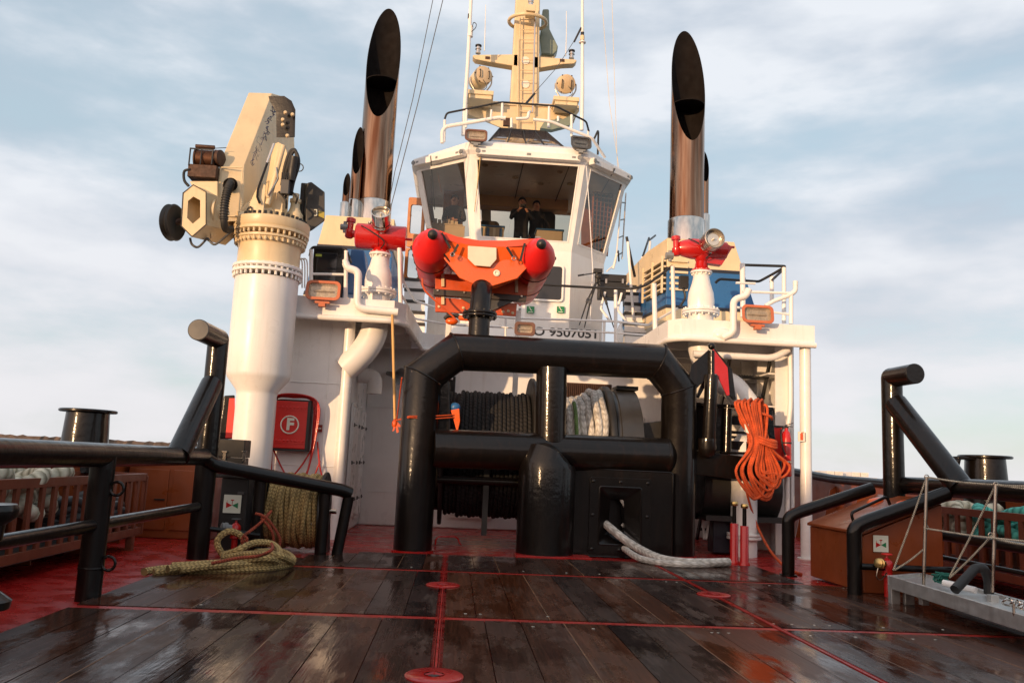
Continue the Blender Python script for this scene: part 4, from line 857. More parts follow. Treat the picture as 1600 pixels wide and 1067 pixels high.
t=thing('red_hydrant_case','tall red case with dark lid mounted left of the fire extinguisher','case',A(1215,745,12.9)); a=A(1204,748,12.9); b=A(1223,668,12.9)
m=MB(); m.box((a.x,12.9,a.z),(b.x,13.05,b.z)); part('case',m,REDB,t,.01); m=MB(); m.box((a.x-.01,12.885,b.z),(b.x+.01,13.06,b.z+.03)); part('lid',m,BLACKM,t,.004)
m=MB(); a=A(1140,728,13); b=A(1160,700,13); m.box((a.x,13,a.z),(b.x+.05,13.2,b.z)); one('red_valve_box','small red box behind the outrigger seen through the bars','box',m,REDB,bev=.01)
# ================================================================== INNER RAILS, BITTS
LX=-2.90
zt=1.17
t=thing('inner_guard_rail','heavy black tubular guard rail along the left edge of the wooden deck','guard rail',(LX,7,0))
p1=A(330,725,10.0); p1.x=LX; e=A(540,768,10.75)
m=MB(); m.tube([(LX,-1,zt),(LX,9.9,zt)],.098,24); m.tube([(LX,9.85,zt)]+bend([(LX,9.9,zt),A(335,727,10.0),A(535,766,10.8),A(547,771,10.85)],.1)[1:],.082,20); part('top_pipe',m,BLACK,t)
m=MB(); m.tube([(LX,-1,.60),(LX,7.05,.60)],.052,16); part('middle_pipe',m,BLACK,t)
m=MB(); m.tube([(LX,7.25,.60),(LX,9.85,.60)],.052,16); part('middle_pipe',m,BLACK,t)
for y in (.5,3.8,7.15):
    m=MB(); m.tube([(LX,y,0),(LX,y,zt)],.098,24); part('post',m,BLACK,t); m=MB(); m.lathe([(.10,0),(.103,.008),(.10,.016)],(LX,y,.25),n=24); part('post_joint',m,BLACK,t)
for y,z in ((7.15,.30),(7.15,.9)):
    m=MB(); c=V((LX+.14,y-.02,z)); m.tube([c+V((.055*math.cos(a),0,.055*math.sin(a))) for a in [2*PI*j/20 for j in range(20)]],.012,8,closed=True); part('lashing_ring',m,BLACK,t)
for px,py in ((405,868),(505,870)):
    pt=A(px+3,745 if px<450 else 766,10.35 if px<450 else 10.75); b=V((pt.x,pt.y,0)); m=MB(); m.tube([b,pt-V((0,0,.03))],.075,18); part('post',m,BLACK,t)
m=MB(); a=A(545,775,10.85); b=A(526,866,10.85); b.z=0; m.tube([a,b],.07,16); part('slanted_end_post',m,BLACK,t)
m=MB(); m.tube([(LX,10.0,.36),A(405,836,10.3)],.03,10); part('low_bar',m,BLACK,t)
RX=5.55
t=thing('inner_guard_rail','heavy black tubular guard rail along the right edge of the wooden deck','guard rail',(RX,7,0))
m=MB(); m.tube([(RX,-1,1.20),(RX,9.95,1.20)],.105,24); part('top_pipe',m,BLACK,t)
m=MB(); m.tube([(RX,-1,.66),(RX,9.2,.66)],.055,16); part('middle_pipe',m,BLACK,t)
m=MB(); m.tube([(RX,-1,.42),(RX,9.2,.42)],.028,12); part('lower_pipe',m,BLACK,t)
for y in (3.0,6.2):
    m=MB(); m.tube([(RX,y,0),(RX,y,1.2)],.10,24); part('post',m,BLACK,t)
# mooring posts with horn and brace
def horn(label,foot,rad,top,stub,bra_a,bra_b,rb):
    t=thing('mooring_horn',label,'mooring post',foot,'tall black mooring posts on the guard rails')
    m=MB(); m.tube([foot,top],rad,28); m.ball(top,rad*1.0,20); part('post',m,BLACK,t)
    m=MB(); m.tube([top,stub],rad*.98,28); part('horn',m,BLACK,t,label=None)
    m=MB(); d=(stub-top).normalized(); m.lathe([(rad*.96,0),(rad*.9,.008),(.001,.008)],stub,d,n=28); part('end_cap',m,GREYD if foot.x<0 else BLACK,t)
    m=MB(); m.tube([bra_a,bra_b],rb,24); part('brace',m,BLACK,t)
    m=MB(); m.tube([foot+V((0,0,1.26)),foot+V((0,0,1.275))],rad*1.05,28); part('weld_ring',m,BLACK,t)
tp=A(343,532,10.05); tp.x=LX; f=V((LX,10.05,0)); tp=V((LX,10.05,A(341,530,10.05).z))
horn('tall black mooring post with forward horn on the left guard rail',f,.122,tp,tp+V((-.02,-.72,.0)),V((LX,9.0,zt)),V((LX,9.95,2.02)),.125)
f=V((RX-.11,10.0,0)); tp=V((RX-.11,10.0,A(1392,590,10.0).z))
horn('tall black mooring post with forward horn on the right guard rail',f,.125,tp,tp+V((.02,-.50,.0)),V((RX,8.8,1.2)),V((RX-.10,9.93,2.2)),.135)
# mushroom bollards
def mush(label,c,zt_,open_=False):
    t=thing('bollard',label,'bollard',c,'broad flanged bollards on the bulwarks')
    m=MB(); m.tube([c,V((c.x,c.y,zt_-.03))],[.30,.255],36); part('stem',m,BLACK,t); m=MB(); m.lathe([(.33,0),(.345,.01),(.345,.03),(.33,.04)],(c.x,c.y,zt_-.03),n=44); part('flange',m,BLACK,t)
    if open_:
        m=MB(); m.hexa([(c.x-.62,c.y-.14,1.1),(c.x-.57,c.y-.14,1.1),(c.x-.57,c.y+.14,1.1),(c.x-.62,c.y+.14,1.1),(c.x-.48,c.y-.14,zt_-.06),(c.x-.43,c.y-.14,zt_-.06),(c.x-.43,c.y+.14,zt_-.06),(c.x-.48,c.y+.14,zt_-.06)]); m.box((c.x-.48,c.y-.14,zt_-.06),(c.x-.2,c.y+.14,zt_-.02)); part('side_horn',m,BLACK,t,.01)
mush('broad black flanged bollard standing out above the left guard rail',V((-4.72,11.0,.9)),A(140,641,11).z)
mush('broad black flanged bollard with side horn above the right guard rail',V((7.42,11.2,.9)),A(1545,713,11.2).z,True)
# near bollard at left frame edge
c=G(-8,955,0); c=V((-2.98,5.25,0)); c=A(-26,850,5.6); c.z=0
t=thing('roller_bollard','dark waisted roller bollard at the left edge of the picture','bollard',c)
m=MB(); zz=A(0,800,5.6).z; zb=A(0,955,5.6).z; m.lathe([(.10,0),(.10,zb+.0),(.19,zb+.01),(.20,zb+.06),(.12,zb+.12),(.095,(zz+zb)/2+.05),(.11,zz-.08),(.17,zz-.03),(.175,zz+.02),(.16,zz+.05),(.05,zz+.055)],c,n=36); part('roller',m,BLACK,t)
# ================================================================== CRATES
def crate(label,x,y0,y1,depth,zb,zt_,side,ropem,ropes,ropelabel):
    t=thing('slatted_crate',label,'crate',(x,(y0+y1)/2,0),'slatted rope crates beside the guard rails')
    s=side
    def wallx(xx):
        m=MB(); m.box((xx-.02,y0,zt_-.09),(xx+.02,y1,zt_)); m.box((xx-.02,y0,zb),(xx+.02,y1,zb+.09)); 
        n=int((y1-y0)/.235)
        for k in range(n+1):
            y=y0+(y1-y0)*k/n; m.box((xx-.018,y-.035,zb+.05),(xx+.018,y+.035,zt_-.05))
        part('slatted_side',m,BROWN2,t,.004)
    wallx(x); wallx(x+s*depth)
    m=MB(); m.box((min(x,x+s*depth),y1-.02,zt_-.09),(max(x,x+s*depth),y1+.02,zt_)); m.box((min(x,x+s*depth),y1-.02,zb),(max(x,x+s*depth),y1+.02,zb+.09))
    for k in range(5): xx=x+s*depth*k/4; m.box((xx-.03,y1-.018,zb),(xx+.03,y1+.018,zt_-.03))
    part('slatted_end',m,BROWN2,t,.004)
    m=MB(); m.box((min(x,x+s*depth)+.03,y0,zb-.02),(max(x,x+s*depth)-.03,y1,zb+.02)); part('floor',m,GREYD,t)
    for y in (y0+.3,(y0+y1)/2,y1-.3):
        m=MB(); m.box((x-.04,y-.04,0),(x+.04,y+.04,zb)); part('foot',m,BROWN2,t)
    rnd=random.Random(int(x*10)); 
    for rr_,mt,yc0,yc1,zz,lb in ropes:
        tt=thing('coiled_mooring_rope',lb,'rope',(x+s*depth/2,(yc0+yc1)/2,zb))
        nC=max(4,int((yc1-yc0)/.5))
        for k in range(nC*3):
            cy=yc0+(yc1-yc0)*((k%nC)+.5)/nC; lay=k//nC; m=MB(); cx=x+s*(depth*.5+rnd.uniform(-.06,.06)); r1=depth*.36*rnd.uniform(.85,1.1); r2=(yc1-yc0)/nC*rnd.uniform(.45,.65); ph=rnd.random()*6
            pts=[V((cx+math.cos(a)*r1,cy+math.sin(a)*r2,zz-.30+lay*rr_*1.7+.06*math.sin(a*2+ph))) for a in [2*PI*j/14 for j in range(14)]]
            m.tube(spl(pts,3,closed=True),rr_,10,closed=True); part('rope_turn',m,mt,tt,smooth=80)
crate('brown slatted crate full of pale rope behind the left guard rail',-3.88,3.0,10.9,.75,.17,.92,-1,ROPEM,[(.08,ROPEM,5.5,9.0,.93,'thick pale mooring rope coiled in the left slatted crate'),(.05,paint('dark_hose',(.05,.05,.05),.5),9.2,10.8,.72,'dark hose coiled at the far end of the left slatted crate')],'')
crate('brown slatted crate with turquoise rope behind the right guard rail',6.35,4.0,11.6,.75,.17,.95,1,ROPET,[(.065,ROPET,7.6,10.1,.98,'turquoise rope coiled in the right slatted crate'),(.08,ROPEM,10.2,11.4,.92,'pale grey rope end in the right slatted crate'),(.06,paint('blue_grey_rope',(.05,.06,.10),.7),5.0,7.4,.7,'dark blue rope coiled in the right slatted crate')],'')
# brown lockers forward of the crates
def blockbox(nm,label,cat,lo,hi,mat):
    t=thing(nm,label,cat,((lo[0]+hi[0])/2,(lo[1]+hi[1])/2,lo[2])); m=MB(); m.box(lo,hi); part('body',m,mat,t,.02)
    m=MB(); m.box((lo[0]+.1,lo[1]-.02,lo[2]+.12),((lo[0]+hi[0])/2-.03,lo[1]-.001,hi[2]-.1)); part('door',m,mat,t,.006)
    m=MB(); m.box(((lo[0]+hi[0])/2+.03,lo[1]-.02,lo[2]+.12),(hi[0]-.1,lo[1]-.001,hi[2]-.1)); part('door',m,mat,t,.006)
    m=MB(); c=((lo[0]+hi[0])/2-.2,lo[1]-.04,(lo[2]+hi[2])/2); m.box(c,(c[0]+.14,c[1]+.02,c[2]+.02)); part('handle',m,BLACKM,t)
blockbox('deck_locker','orange brown steel locker behind the left mooring post','locker',(-4.55,12.1,.0),(-3.35,12.9,1.05),BROWN)
t=thing('red_davit_box','dark framed red box on the left bulwark beside the crane column','box',A(355,680,12.9))
m=MB(); m.hexa([A(340,686,12.9),A(366,686,12.9),A(366,686,13.5),A(340,686,13.5),A(350,618,12.9),A(367,617,12.9),A(367,617,13.5),A(350,618,13.5)]); part('frame',m,BLACK,t,.02)
m=MB(); a=A(352,686,12.85); m.hexa([A(352,684,12.85),A(367,684,12.85),A(367,684,12.88),A(352,684,12.88),A(358,622,12.85),A(367,622,12.85),A(367,622,12.88),A(358,622,12.88)]); part('panel',m,REDB,t)
# ================================================================== RIGHT BROWN LOCKER WITH GUARDS
t=thing('hatch_locker','brown sloping topped locker at the right edge of the wooden deck','locker',(4.9,9.8,0))
xl,xr,ya,yb=4.52,5.38,8.98,10.35
m=MB(); m.prism([(xl,ya,.03),(xr+.05,ya,.03),(xr+.05,ya,1.02),(xl,ya,.64)],(0,yb-ya,0)); part('body',m,BROWN,t,.012)
m=MB(); m.prism([(xl-.03,ya-.03,.645),(xr+.05,ya-.03,1.04),(xr+.05,ya-.03,1.075),(xl-.03,ya-.03,.68)],(0,yb-ya+.05,0)); lid=part('lid',m,BROWN,t,.01)
m=MB(); zz=lambda x:.68+(x-xl+.03)*.434; m.tube(bend([(xl+.15,9.5,zz(xl+.15)),(xl+.12,9.5,zz(xl+.15)+.10),(xl+.62,9.62,zz(xl+.62)+.10),(xl+.66,9.62,zz(xl+.62))],.05),.018,8); part('handle',m,BLACK,lid)
for y in (9.35,10.0): m=MB(); m.lathe([(.10,0),(.10,.03),(.06,.06),(.01,.065)],(xr-.18,y,zz(xr-.18)-.02),(-.3,0,1),n=20); part('hinge_cap',m,ORANGE,lid)
for y,x_,lb in ((8.86,4.36,'near black bent guard pipe in front of the brown locker'),(10.5,4.30,'far black bent guard pipe behind the brown locker')):
    k=MB(); pts=bend([(x_,y,0),(x_,y,.72),(x_+.12,y,.79),(5.42,y-.0,1.14)],.12,6); k.tube(pts,.078,22); k.lathe([(.11,0),(.11,.02)],(x_,y,.0),n=24); one('guard_pipe',lb,'guard pipe',k,BLACK,group='bent guard pipes at the brown locker')
m=MB(); m.tube([(4.40,8.80,.33),(5.5,8.76,.33)],.035,12); one('low_cross_pipe','thin horizontal black pipe low across the brown locker side','pipe',m,BLACK)
def valve_sign(c,w,label,xd=(1,0,0)):
    t=thing('hydrant_sign',label,'sign',c); x=V(xd); z=V((0,0,1)); n=V((x.y,-x.x,0))
    m=MB(); m.prism(rr(c,x,z,w/2,w*.52,.004),n*.006); part('board',m,SIGNW,t)
    for s,mt in ((-1,RED),(1,GRN)):
        m=MB(); o=c+n*.0065-z*w*.08; m.prism([o,o+x*s*w*.34+z*w*.17,o+x*s*w*.34-z*w*.17],n*.002); part('pictogram',m,mt,t)
    m=MB(); o=c+n*.0065; m.tube([o-z*w*.06,o+z*w*.2],w*.018,6); m.beam(o-x*w*.09+z*w*.22,o+x*w*.09+z*w*.22,.003,w*.06); m.beam(o-x*w*.3-z*w*.18,o-x*w*.3+z*w*.2,.003,w*.02); part('pictogram',m,RED,t)
valve_sign(A(1376,849,8.965),.17,'small white sign with red and green valve triangles on the brown locker')
def hydrant(c,label,nozzle=True):
    t=thing('hydrant_valve',label,'hydrant',c); c=V(c)
    m=MB(); m.lathe([(.05,-.10),(.06,-.09),(.05,-.04),(.065,0),(.06,.05),(.03,.08),(.015,.09),(.012,.12)],c,n=24); part('valve_body',m,RED,t)
    m=MB(); m.tube([c+V((.05*math.cos(a),.05*math.sin(a),.13)) for a in [2*PI*j/20 for j in range(20)]],.009,8,closed=True); m.tube([c+V((-.05,0,.13)),c+V((.05,0,.13))],.006,6); part('hand_wheel',m,REDB if nozzle else GREYD,t)
    m=MB(); d=V((-.75,-.45,.12)).normalized(); m.lathe([(.035,.03),(.038,.1),(.055,.105),(.055,.135),(.045,.14),(.05,.17),(.04,.175),(.001,.176)],c+V((0,0,.02)),d,n=24); part('hose_coupling',m,BRASS if nozzle else GREY,t)
    if nozzle:
        m=MB(); m.tube(spl([c+V((-.14,-.08,.0)),c+V((-.16,-.08,-.1)),c+V((-.1,-.06,-.13)),c+V((-.03,-.05,-.06))],5),.006,6); part('cap_chain',m,STEELD,t)
    m=MB(); m.cyl((c.x,c.y,.03),(c.x,c.y,c.z-.08),.035,n=16); part('riser_pipe',m,RED,t)
hydrant(A(1386,885,8.8),'red hydrant valve with brass coupling in front of the brown locker')
# ================================================================== ALUMINIUM GANGWAY
t=thing('gangway','bare aluminium gangway with thin posts and ropes lying at the lower right','gangway',G(1500,940,.2))
g0=A(1398,912,8.35); g1=A(1620,975,6.2); g0=V((4.48,8.35,A(1398,912,8.35).z)); dv=(A(1640,990,6.0)-g0); dv=V((dv.x,dv.y,dv.z)); sd=V((.62,.42,0)).normalized()*.62
L0=dv.length; dn=dv.normalized()
for off in (0,1):
    m=MB(); a=g0+sd*off; m.beam(a+V((0,0,.02)),a+dv*1.3+V((0,0,.02)),.045,.125); part('side_beam',m,ALU,t,.006)
m=MB(); m.beam(g0,g0+sd,.06,.16); part('end_beam',m,ALU,t,.006)
for k in range(8):
    a=g0+dn*(.45*k+.3)+V((0,0,.02)); m=MB(); m.beam(a,a+sd,.05,.03); part('rung',m,ALU,t)
m=MB(); m.cbox(g0+sd*.5+dv*.65+V((0,0,.045)),dv*.64,sd*.46,V((0,0,.006))); part('tread_plate',m,ALU,t)
m=MB(); m.beam(g0+V((.02,-.03,0)),g0+V((.02,-.03,-.22)),.09,.07,up=(0,1,0)); part('foot_bracket',m,ALU,t,.005)
m=MB(); m.beam(g0+V((.16,-.05,0)),g0+V((.16,-.05,-.2)),.10,.05,up=(0,1,0)); part('foot_bracket',m,ALU,t,.005)
pA=A(1443,918,7.95); pB=A(1448,745,7.95); pC=A(1551,925,7.1); pD=A(1556,757,7.1)
for a,b in ((pA,pB),(pC,pD)):
    m=MB(); m.tube([a,b],.016,12); part('stanchion',m,STEELD,t); m=MB(); m.beam(a-V((0,0,.02)),a+V((0,0,-.16)),.07,.07,up=(0,1,0)); part('stanchion_socket',m,ALU,t,.004)
rp=[(pB,pD),(pD,A(1640,757,6.6)),(pD,A(1640,764,6.6)),(pB,A(1396,890,8.3)),(A(1445,825,7.95),A(1620,847,6.5)),(pA.lerp(pB,.35),A(1398,890,8.3)),(A(1551,840,7.1),A(1620,852,6.6)),(pD,A(1484,900,7.7)),(A(1551,835,7.1),A(1484,902,7.7))]
for a,b in rp:
    m=MB(); mid=(a+b)/2-V((0,0,.012)); m.tube(spl([a,mid,b],5),.0085,6); part('hand_rope',m,ROPES,t)
for p in (pB,pD,A(1447,824,7.95),A(1548,836,7.1)):
    m=MB(); m.tube([p+V((.022*math.cos(a),0,.022*math.sin(a))) for a in [2*PI*j/14 for j in range(14)]],.005,6,closed=True); part('eye_ring',m,STEELD,t)
m=MB(); rnd=random.Random(2); c=A(1470,902,7.75)
for k in range(9): m.tube(spl([c+V((rnd.uniform(-.08,.08),rnd.uniform(-.05,.05),rnd.uniform(-.05,.05))) for _ in range(5)],4),.007,5)
one('green_twine_tangle','small tangle of dark green twine on the gangway end','twine',m,paint('green_twine',(.01,.12,.09),.8))
m=MB(); m.tube(bend([A(1492,921,7.2),A(1524,887,7.35),A(1537,887,7.35),A(1545,905,7.4),A(1545,928,7.4)],.12),.042,14); one('black_wheel_hoop','black rubber hoop arching over the gangway','hoop',m,RUB)
m=MB(); m.cyl(A(1474,910,7.6),A(1525,922,7.35),.03,n=14); one('white_plastic_pipe','short white plastic pipe lying on the gangway','pipe',m,WHITE2)
t=thing('shackle','bright steel shackle and chain on the gangway side at the right edge','shackle',A(1580,945,6.6))
for k in range(4):
    c=A(1568+k*12,938+k*3,6.62-.1*k)-V((0,.06,0)); m=MB(); m.tube([c+V((.045*math.cos(a),.02*math.sin(a*2),.028*math.sin(a))) for a in [2*PI*j/16 for j in range(16)]],.008,6,closed=True); part('chain_link',m,STEEL,t)
m=MB(); c=A(1583,950,6.45)-V((0,.08,0)); m.tube(bend([c+V((-.05,0,.05)),c+V((-.05,0,-.05)),c+V((.05,0,-.05)),c+V((.05,0,.05))],.03),.011,8); part('shackle_bow',m,STEEL,t)
# ================================================================== LEFT LOCKER, TOOL BOX, REEL, YELLOW ROPE
p=A(360,800,10.55); t=thing('black_hose_locker','tall black locker with small valve sign behind the left guard rail','locker',(p.x,p.y,0))
lo=A(335,870,10.5); hi=A(390,744,10.5); m=MB(); m.box((lo.x,10.5,.03),(hi.x,10.95,hi.z)); part('body',m,BLACKM,t,.02); m=MB(); m.box((lo.x-.015,10.48,hi.z-.03),(hi.x+.015,10.97,hi.z+.01)); part('lid',m,BLACKM,t,.01)
m=MB(); m.box((hi.x-.12,10.47,hi.z-.22),(hi.x-.04,10.5,hi.z-.19)); part('latch',m,GREYD,t)
valve_sign(A(363,787,10.48),.21,'small white sign with red and green valve triangles on the black locker')
hydrant(A(368,828,10.38),'grey capped hydrant valve with red wheel in front of the black locker',False)
lo=A(340,745,10.9); hi=A(390,688,10.9); t=thing('toolbox','black box with two steel latches standing on the black locker','toolbox',((lo.x+hi.x)/2,10.7,hi.z-.45))
zm=A(360,714,10.9).z; m=MB(); m.box((lo.x,10.65,lo.z),(hi.x,10.95,zm-.004)); part('box',m,BLACKM,t,.01); m=MB(); m.box((lo.x-.01,10.64,zm),(hi.x+.01,10.96,hi.z)); part('lid',m,BLACKM,t,.01)
for px in (351,382): c=A(px,712,10.64); m=MB(); m.box(c+V((-.018,-.015,-.07)),c+V((.018,0,.06))); m.beam(c+V((-.03,-.02,.05)),c+V((.03,-.02,.05)),.01,.02); part('latch',m,STEELD,t,.003)
# rope reel
xa=A(418,800,10.95).x; xb=A(497,800,10.95).x; yc,zc=11.2,A(455,800,10.75).z; RR=.43
t=thing('rope_reel','steel reel wound with yellow green braided rope behind the left guard rail','rope reel',((xa+xb)/2,yc,0)); nC=11; w=(xb-xa)/nC
rnd=random.Random(9)
m=MB()
for k in range(nC):
    x=xa+w*(k+.5); R0=RR+rnd.uniform(-.015,.012)
    m.tube([V((x+.012*math.sin(a*3+k),yc+math.cos(a)*R0,zc+math.sin(a)*(R0+.02))) for a in [2*PI*j/44 for j in range(44)]],w*.56,10,closed=True)
part('rope_winding',m,ROPEY,t,smooth=80)
for k in (2,5,8):
    m=MB(); x=xa+w*k; m.tube([V((x+j*.006,yc-math.cos(-.9+2.2*j/16)*(RR+.05),zc+math.sin(-.9+2.2*j/16)*(RR+.05))) for j in range(17)],w*.5,10); part('outer_turn',m,ROPEY,t,smooth=80)
for x in (xa-.06,xb+.02): m=MB(); m.lathe([(.50,0),(.51,.01),(.51,.03),(.50,.04)],(x,yc,zc),(1,0,0),n=44); part('reel_flange',m,BLACKM,t)
for x in (xa-.12,xb+.08):
    m=MB(); m.prism([(x,yc-.3,0),(x,yc+.3,0),(x,yc+.06,zc+.05),(x,yc-.06,zc+.05)],(.03,0,0)); part('stand',m,BLACKM,t)
m=MB(); m.cyl((xa-.2,yc,zc),(xb+.2,yc,zc),.03,n=12); part('axle',m,STEELD,t)
# yellow rope pile
t=thing('yellow_rope_pile','yellow green braided rope flaked on the deck corner below the reel','rope',G(370,890,.03))
def gy(px,py,z): return G(px,py,z)
paths=[[gy(225,893,.06),gy(260,888,.06),gy(320,886,.07),gy(390,884,.07),gy(440,880,.08),gy(458,874,.09),gy(440,862,.12),gy(400,862,.14)],
 [gy(268,884,.07),gy(330,880,.09),gy(400,876,.12),gy(436,866,.18),gy(425,850,.24),gy(398,848,.26),gy(375,858,.2),gy(352,868,.12)],
 [gy(352,872,.10),gy(385,866,.17),gy(425,866,.2),gy(447,872,.15),gy(455,880,.07),gy(420,887,.06),gy(360,890,.06),gy(300,891,.06),gy(240,894,.06)],
 [A(348,866,9.9),A(340,852,9.9),A(342,840,9.9),A(357,830,9.95),A(374,835,10.0),A(383,848,10.0),A(370,860,9.9),A(352,866,9.8),A(350,874,9.6)],
 [gy(262,889,.10),gy(300,883,.12),gy(350,879,.12),gy(410,872,.17),gy(432,876,.13),gy(390,881,.11),gy(330,884,.11),gy(280,890,.09)]]
for q in paths:
    m=MB(); m.tube(spl(q,7),.038,12,us=1.); part('rope_bight',m,ROPEY,t,smooth=80)
t=thing('orange_lashing','orange line lashed round the guard rail post and the yellow rope','line',A(400,840,10.0))
for q in ([A(399,802,10.1),A(412,806,10.1),A(424,818,10.15),A(437,840,10.2),A(436,856,10.2)],[A(408,808,10.1),A(425,830,10.15),A(428,850,10.2)],[A(424,798,10.2),A(412,812,10.1),A(395,826,10.05),A(382,836,9.95),A(378,846,9.9),A(386,842,9.9),A(380,836,9.9)],[A(420,802,10.2),A(405,818,10.1),A(388,832,10.0)],[A(378,840,9.9),A(380,852,9.9),A(386,848,9.9),A(384,838,9.9)],[gy(330,880,.17),gy(370,872,.22),gy(405,868,.25),gy(425,858,.32),A(424,848,9.8)]):
    m=MB(); m.tube(spl(q,6),.017,8); part('lashing_turn',m,ROPEO2,t,smooth=80)
# ================================================================== HOSE BOX ON THE LEFT WING
Yw=12.93
c=A(455,664,Yw); t=thing('hose_box','bright red hose box with white F emblem on the white left wing','hose box',A(455,700,Yw)); k=Yw/FPX
a=A(424,700,Yw); b=A(489,629,Yw); W_,H_=(b.x-a.x),(b.z-a.z); c=V(((a.x+b.x)/2,Yw,(a.z+b.z)/2))
m=MB(); m.box((a.x,Yw-.20,a.z),(b.x,Yw-.01,b.z)); part('box',m,REDB,t,.02)
for z in (c.z+H_*.36,c.z-H_*.33):
    m=MB(); 
    for q in range(9): m.ball((a.x+.05+q*(W_-.12)/8,Yw-.20,z),.022,8,(1,.6,1))
    m.box((a.x+.01,Yw-.206,z-.04),(b.x-.05,Yw-.19,z+.04)); part('ribbed_band',m,REDB,t)
m=MB(); m.box((b.x-.035,Yw-.215,a.z),(b.x+.012,Yw-.0,b.z)); m.box((a.x-.01,Yw-.21,a.z-.03),(b.x+.01,Yw,a.z)); m.box((a.x-.01,Yw-.19,b.z-.01),(b.x+.01,Yw,b.z+.02)); part('black_edge',m,BLACKM,t,.005)
rd=MB(); rd.tube([c+V((-.0+.13*math.cos(q),-.205,.13*math.sin(q))) for q in [2*PI*j/40 for j in range(40)]],.011,6,closed=True); part('emblem_ring',rd,SIGNW,t)
part('emblem_letter',text_mb('F',.24,c+V((.005,-.206,0)),(1,0,0),(0,0,1),.003,.010),SIGNW,t)
rnd=random.Random(5)
t2=thing('red_hose','thin red hose looped in hanks round and below the red box','hose',A(455,760,Yw))
for q in range(5):
    m=MB(); o=q*.012; x0=a.x-.03-o; x1=b.x+.05+o*1.6; m.tube(spl([(x0,Yw-.10-o,a.z-.6+q*.03),(x0-.01,Yw-.1-o,c.z),(x0+.06,Yw-.1-o,b.z+.02),(c.x,Yw-.1-o,b.z+.06+o),(x1-.05,Yw-.1-o,b.z+.02),(x1,Yw-.1-o,c.z),(x1-.03-q*.03,Yw-.1-o,a.z-.3-q*.05),(x1-.25-q*.04,Yw-.1-o,a.z-.62+q*.02)],6),.013,8); part('hose_loop',m,RED,t2,smooth=80)
for pts in ([(426,700),(440,730),(458,762),(470,775),(486,755),(500,720)],[(488,700),(472,726),(454,748),(440,765),(426,790)],[(496,690),(500,730),(508,760),(516,800)],[(425,700),(424,740),(426,780)]):
    m=MB(); m.tube(spl([A(x,y,Yw-.08) for x,y in pts],6),.013,8); part('hose_loop',m,RED,t2,smooth=80)
c=A(498,669,Yw); t=thing('hydrant_plan_sign','tiny red and white sign on the white wing right of the red box','sign',c); m=MB(); m.box(c+V((-.055,-.008,-.055)),c+V((.055,0,.055))); part('board',m,paint('dark_red_sign',(.25,.03,.02),.4),t); m=MB(); m.box(c+V((-.03,-.012,-.01)),c+V((.04,-.008,.01))); m.box(c+V((-.03,-.0125,-.03)),c+V((-.01,-.0085,.03))); part('pictogram',m,SIGNW,t)
# ================================================================== DECK CRANE
CX_,CY_=-2.90,12.2
CR=thing('deck_crane','cream folded knuckle boom deck crane on a tall white column','crane',(CX_,CY_,0))
kz=lambda y: A(415,y,12.2).z
m=MB(); m.lathe([(.285,0),(.285,kz(618)),(.295,kz(612)),(.44,kz(592)),(.455,kz(585)),(.455,kz(438))],(CX_,CY_,0),n=48,caps=False); part('column',m,WHITE,CR,smooth=50)
def flange(z,r,mat,n=30,th=.05,b=.02):
    m=MB(); m.lathe([(r-.01,0),(r,.008),(r,th-.008),(r-.01,th)],(CX_,CY_,z),n=48); m.bolts((CX_,CY_,z+.0),(0,0,1),r-.03,n,b,.055); part('flange',m,mat,CR)
flange(kz(432),.505,WHITE2,34); flange(kz(424),.505,WHITE2,34)
m=MB(); m.lathe([(.45,kz(424)+.05),(.45,kz(388))],(CX_,CY_,0),n=48); m.lathe([(.45,kz(388)),(.50,kz(382)),(.50,kz(376))],(CX_,CY_,0),n=48); part('upper_column',m,CREAM,CR)
m=MB(); m.box((CX_-.3+.25,CY_-.50,kz(410)),(CX_+.22,CY_-.495,kz(390))); 
flange(kz(381),.525,CREAM,38,.04,.018); flange(kz(370),.55,CREAM,38,.05,.018)
m=MB(); m.lathe([(.53,kz(366)),(.555,kz(362)),(.555,kz(350)),(.40,kz(346))],(CX_,CY_,0),n=48); part('slew_ring',m,CREAM,CR)
m=MB()
for q in range(36): a=2*PI*q/36; m.tube([(CX_+.47*math.cos(a),CY_+.47*math.sin(a),kz(349)),(CX_+.47*math.cos(a),CY_+.47*math.sin(a),kz(343))],.025,6)
part('ring_bolts',m,BLACKM,CR)
# boom: side profile given by its outline, thickness along ex
yb=11.95; ex=A(342,258,11.85)-A(382,258,yb)
prof=[(382,258),(425,146),(446,152),(458,170),(461,240),(450,252),(440,262),(428,300),(424,330),(408,342),(378,346)]
m=MB(); m.prism([A(x,y,yb+(x-382)*.0165) for x,y in prof],ex); part('boom_casing',m,CREAM,CR,.012,smooth=20)
m=MB(); P=[A(x,y,11.83) for x,y in ((345,262),(379,262),(373,338),(342,338))]; n=V((0,-1,0))
for q in range(4): m.beam(P[q]+n*.0,P[(q+1)%4]+n*.0,.02,.014)
part('panel_edge',m,CREAM,CR)
m=MB(); m.lathe([(.105,0),(.105,.01),(.085,.01),(.085,-.02),(.001,-.02)],A(360,289,11.84),(0,-1,0),n=30); part('cable_hole',m,SOOT_HOLLOW,CR)  # shallow dish coloured near-black to read as a deep opening, no soot here
m=MB(); m.tube(spl([A(361,288,11.8),A(360,286,11.70),A(355,300,11.62),A(351,322,11.6),A(350,345,11.62),A(353,358,11.7),A(362,358,11.8)],7),.052,14); 
part('corrugated_hose',m,RUB,CR)
hp=spl([A(360,288,11.70),A(355,300,11.62),A(351,322,11.6),A(350,345,11.62)],6)
m=MB()
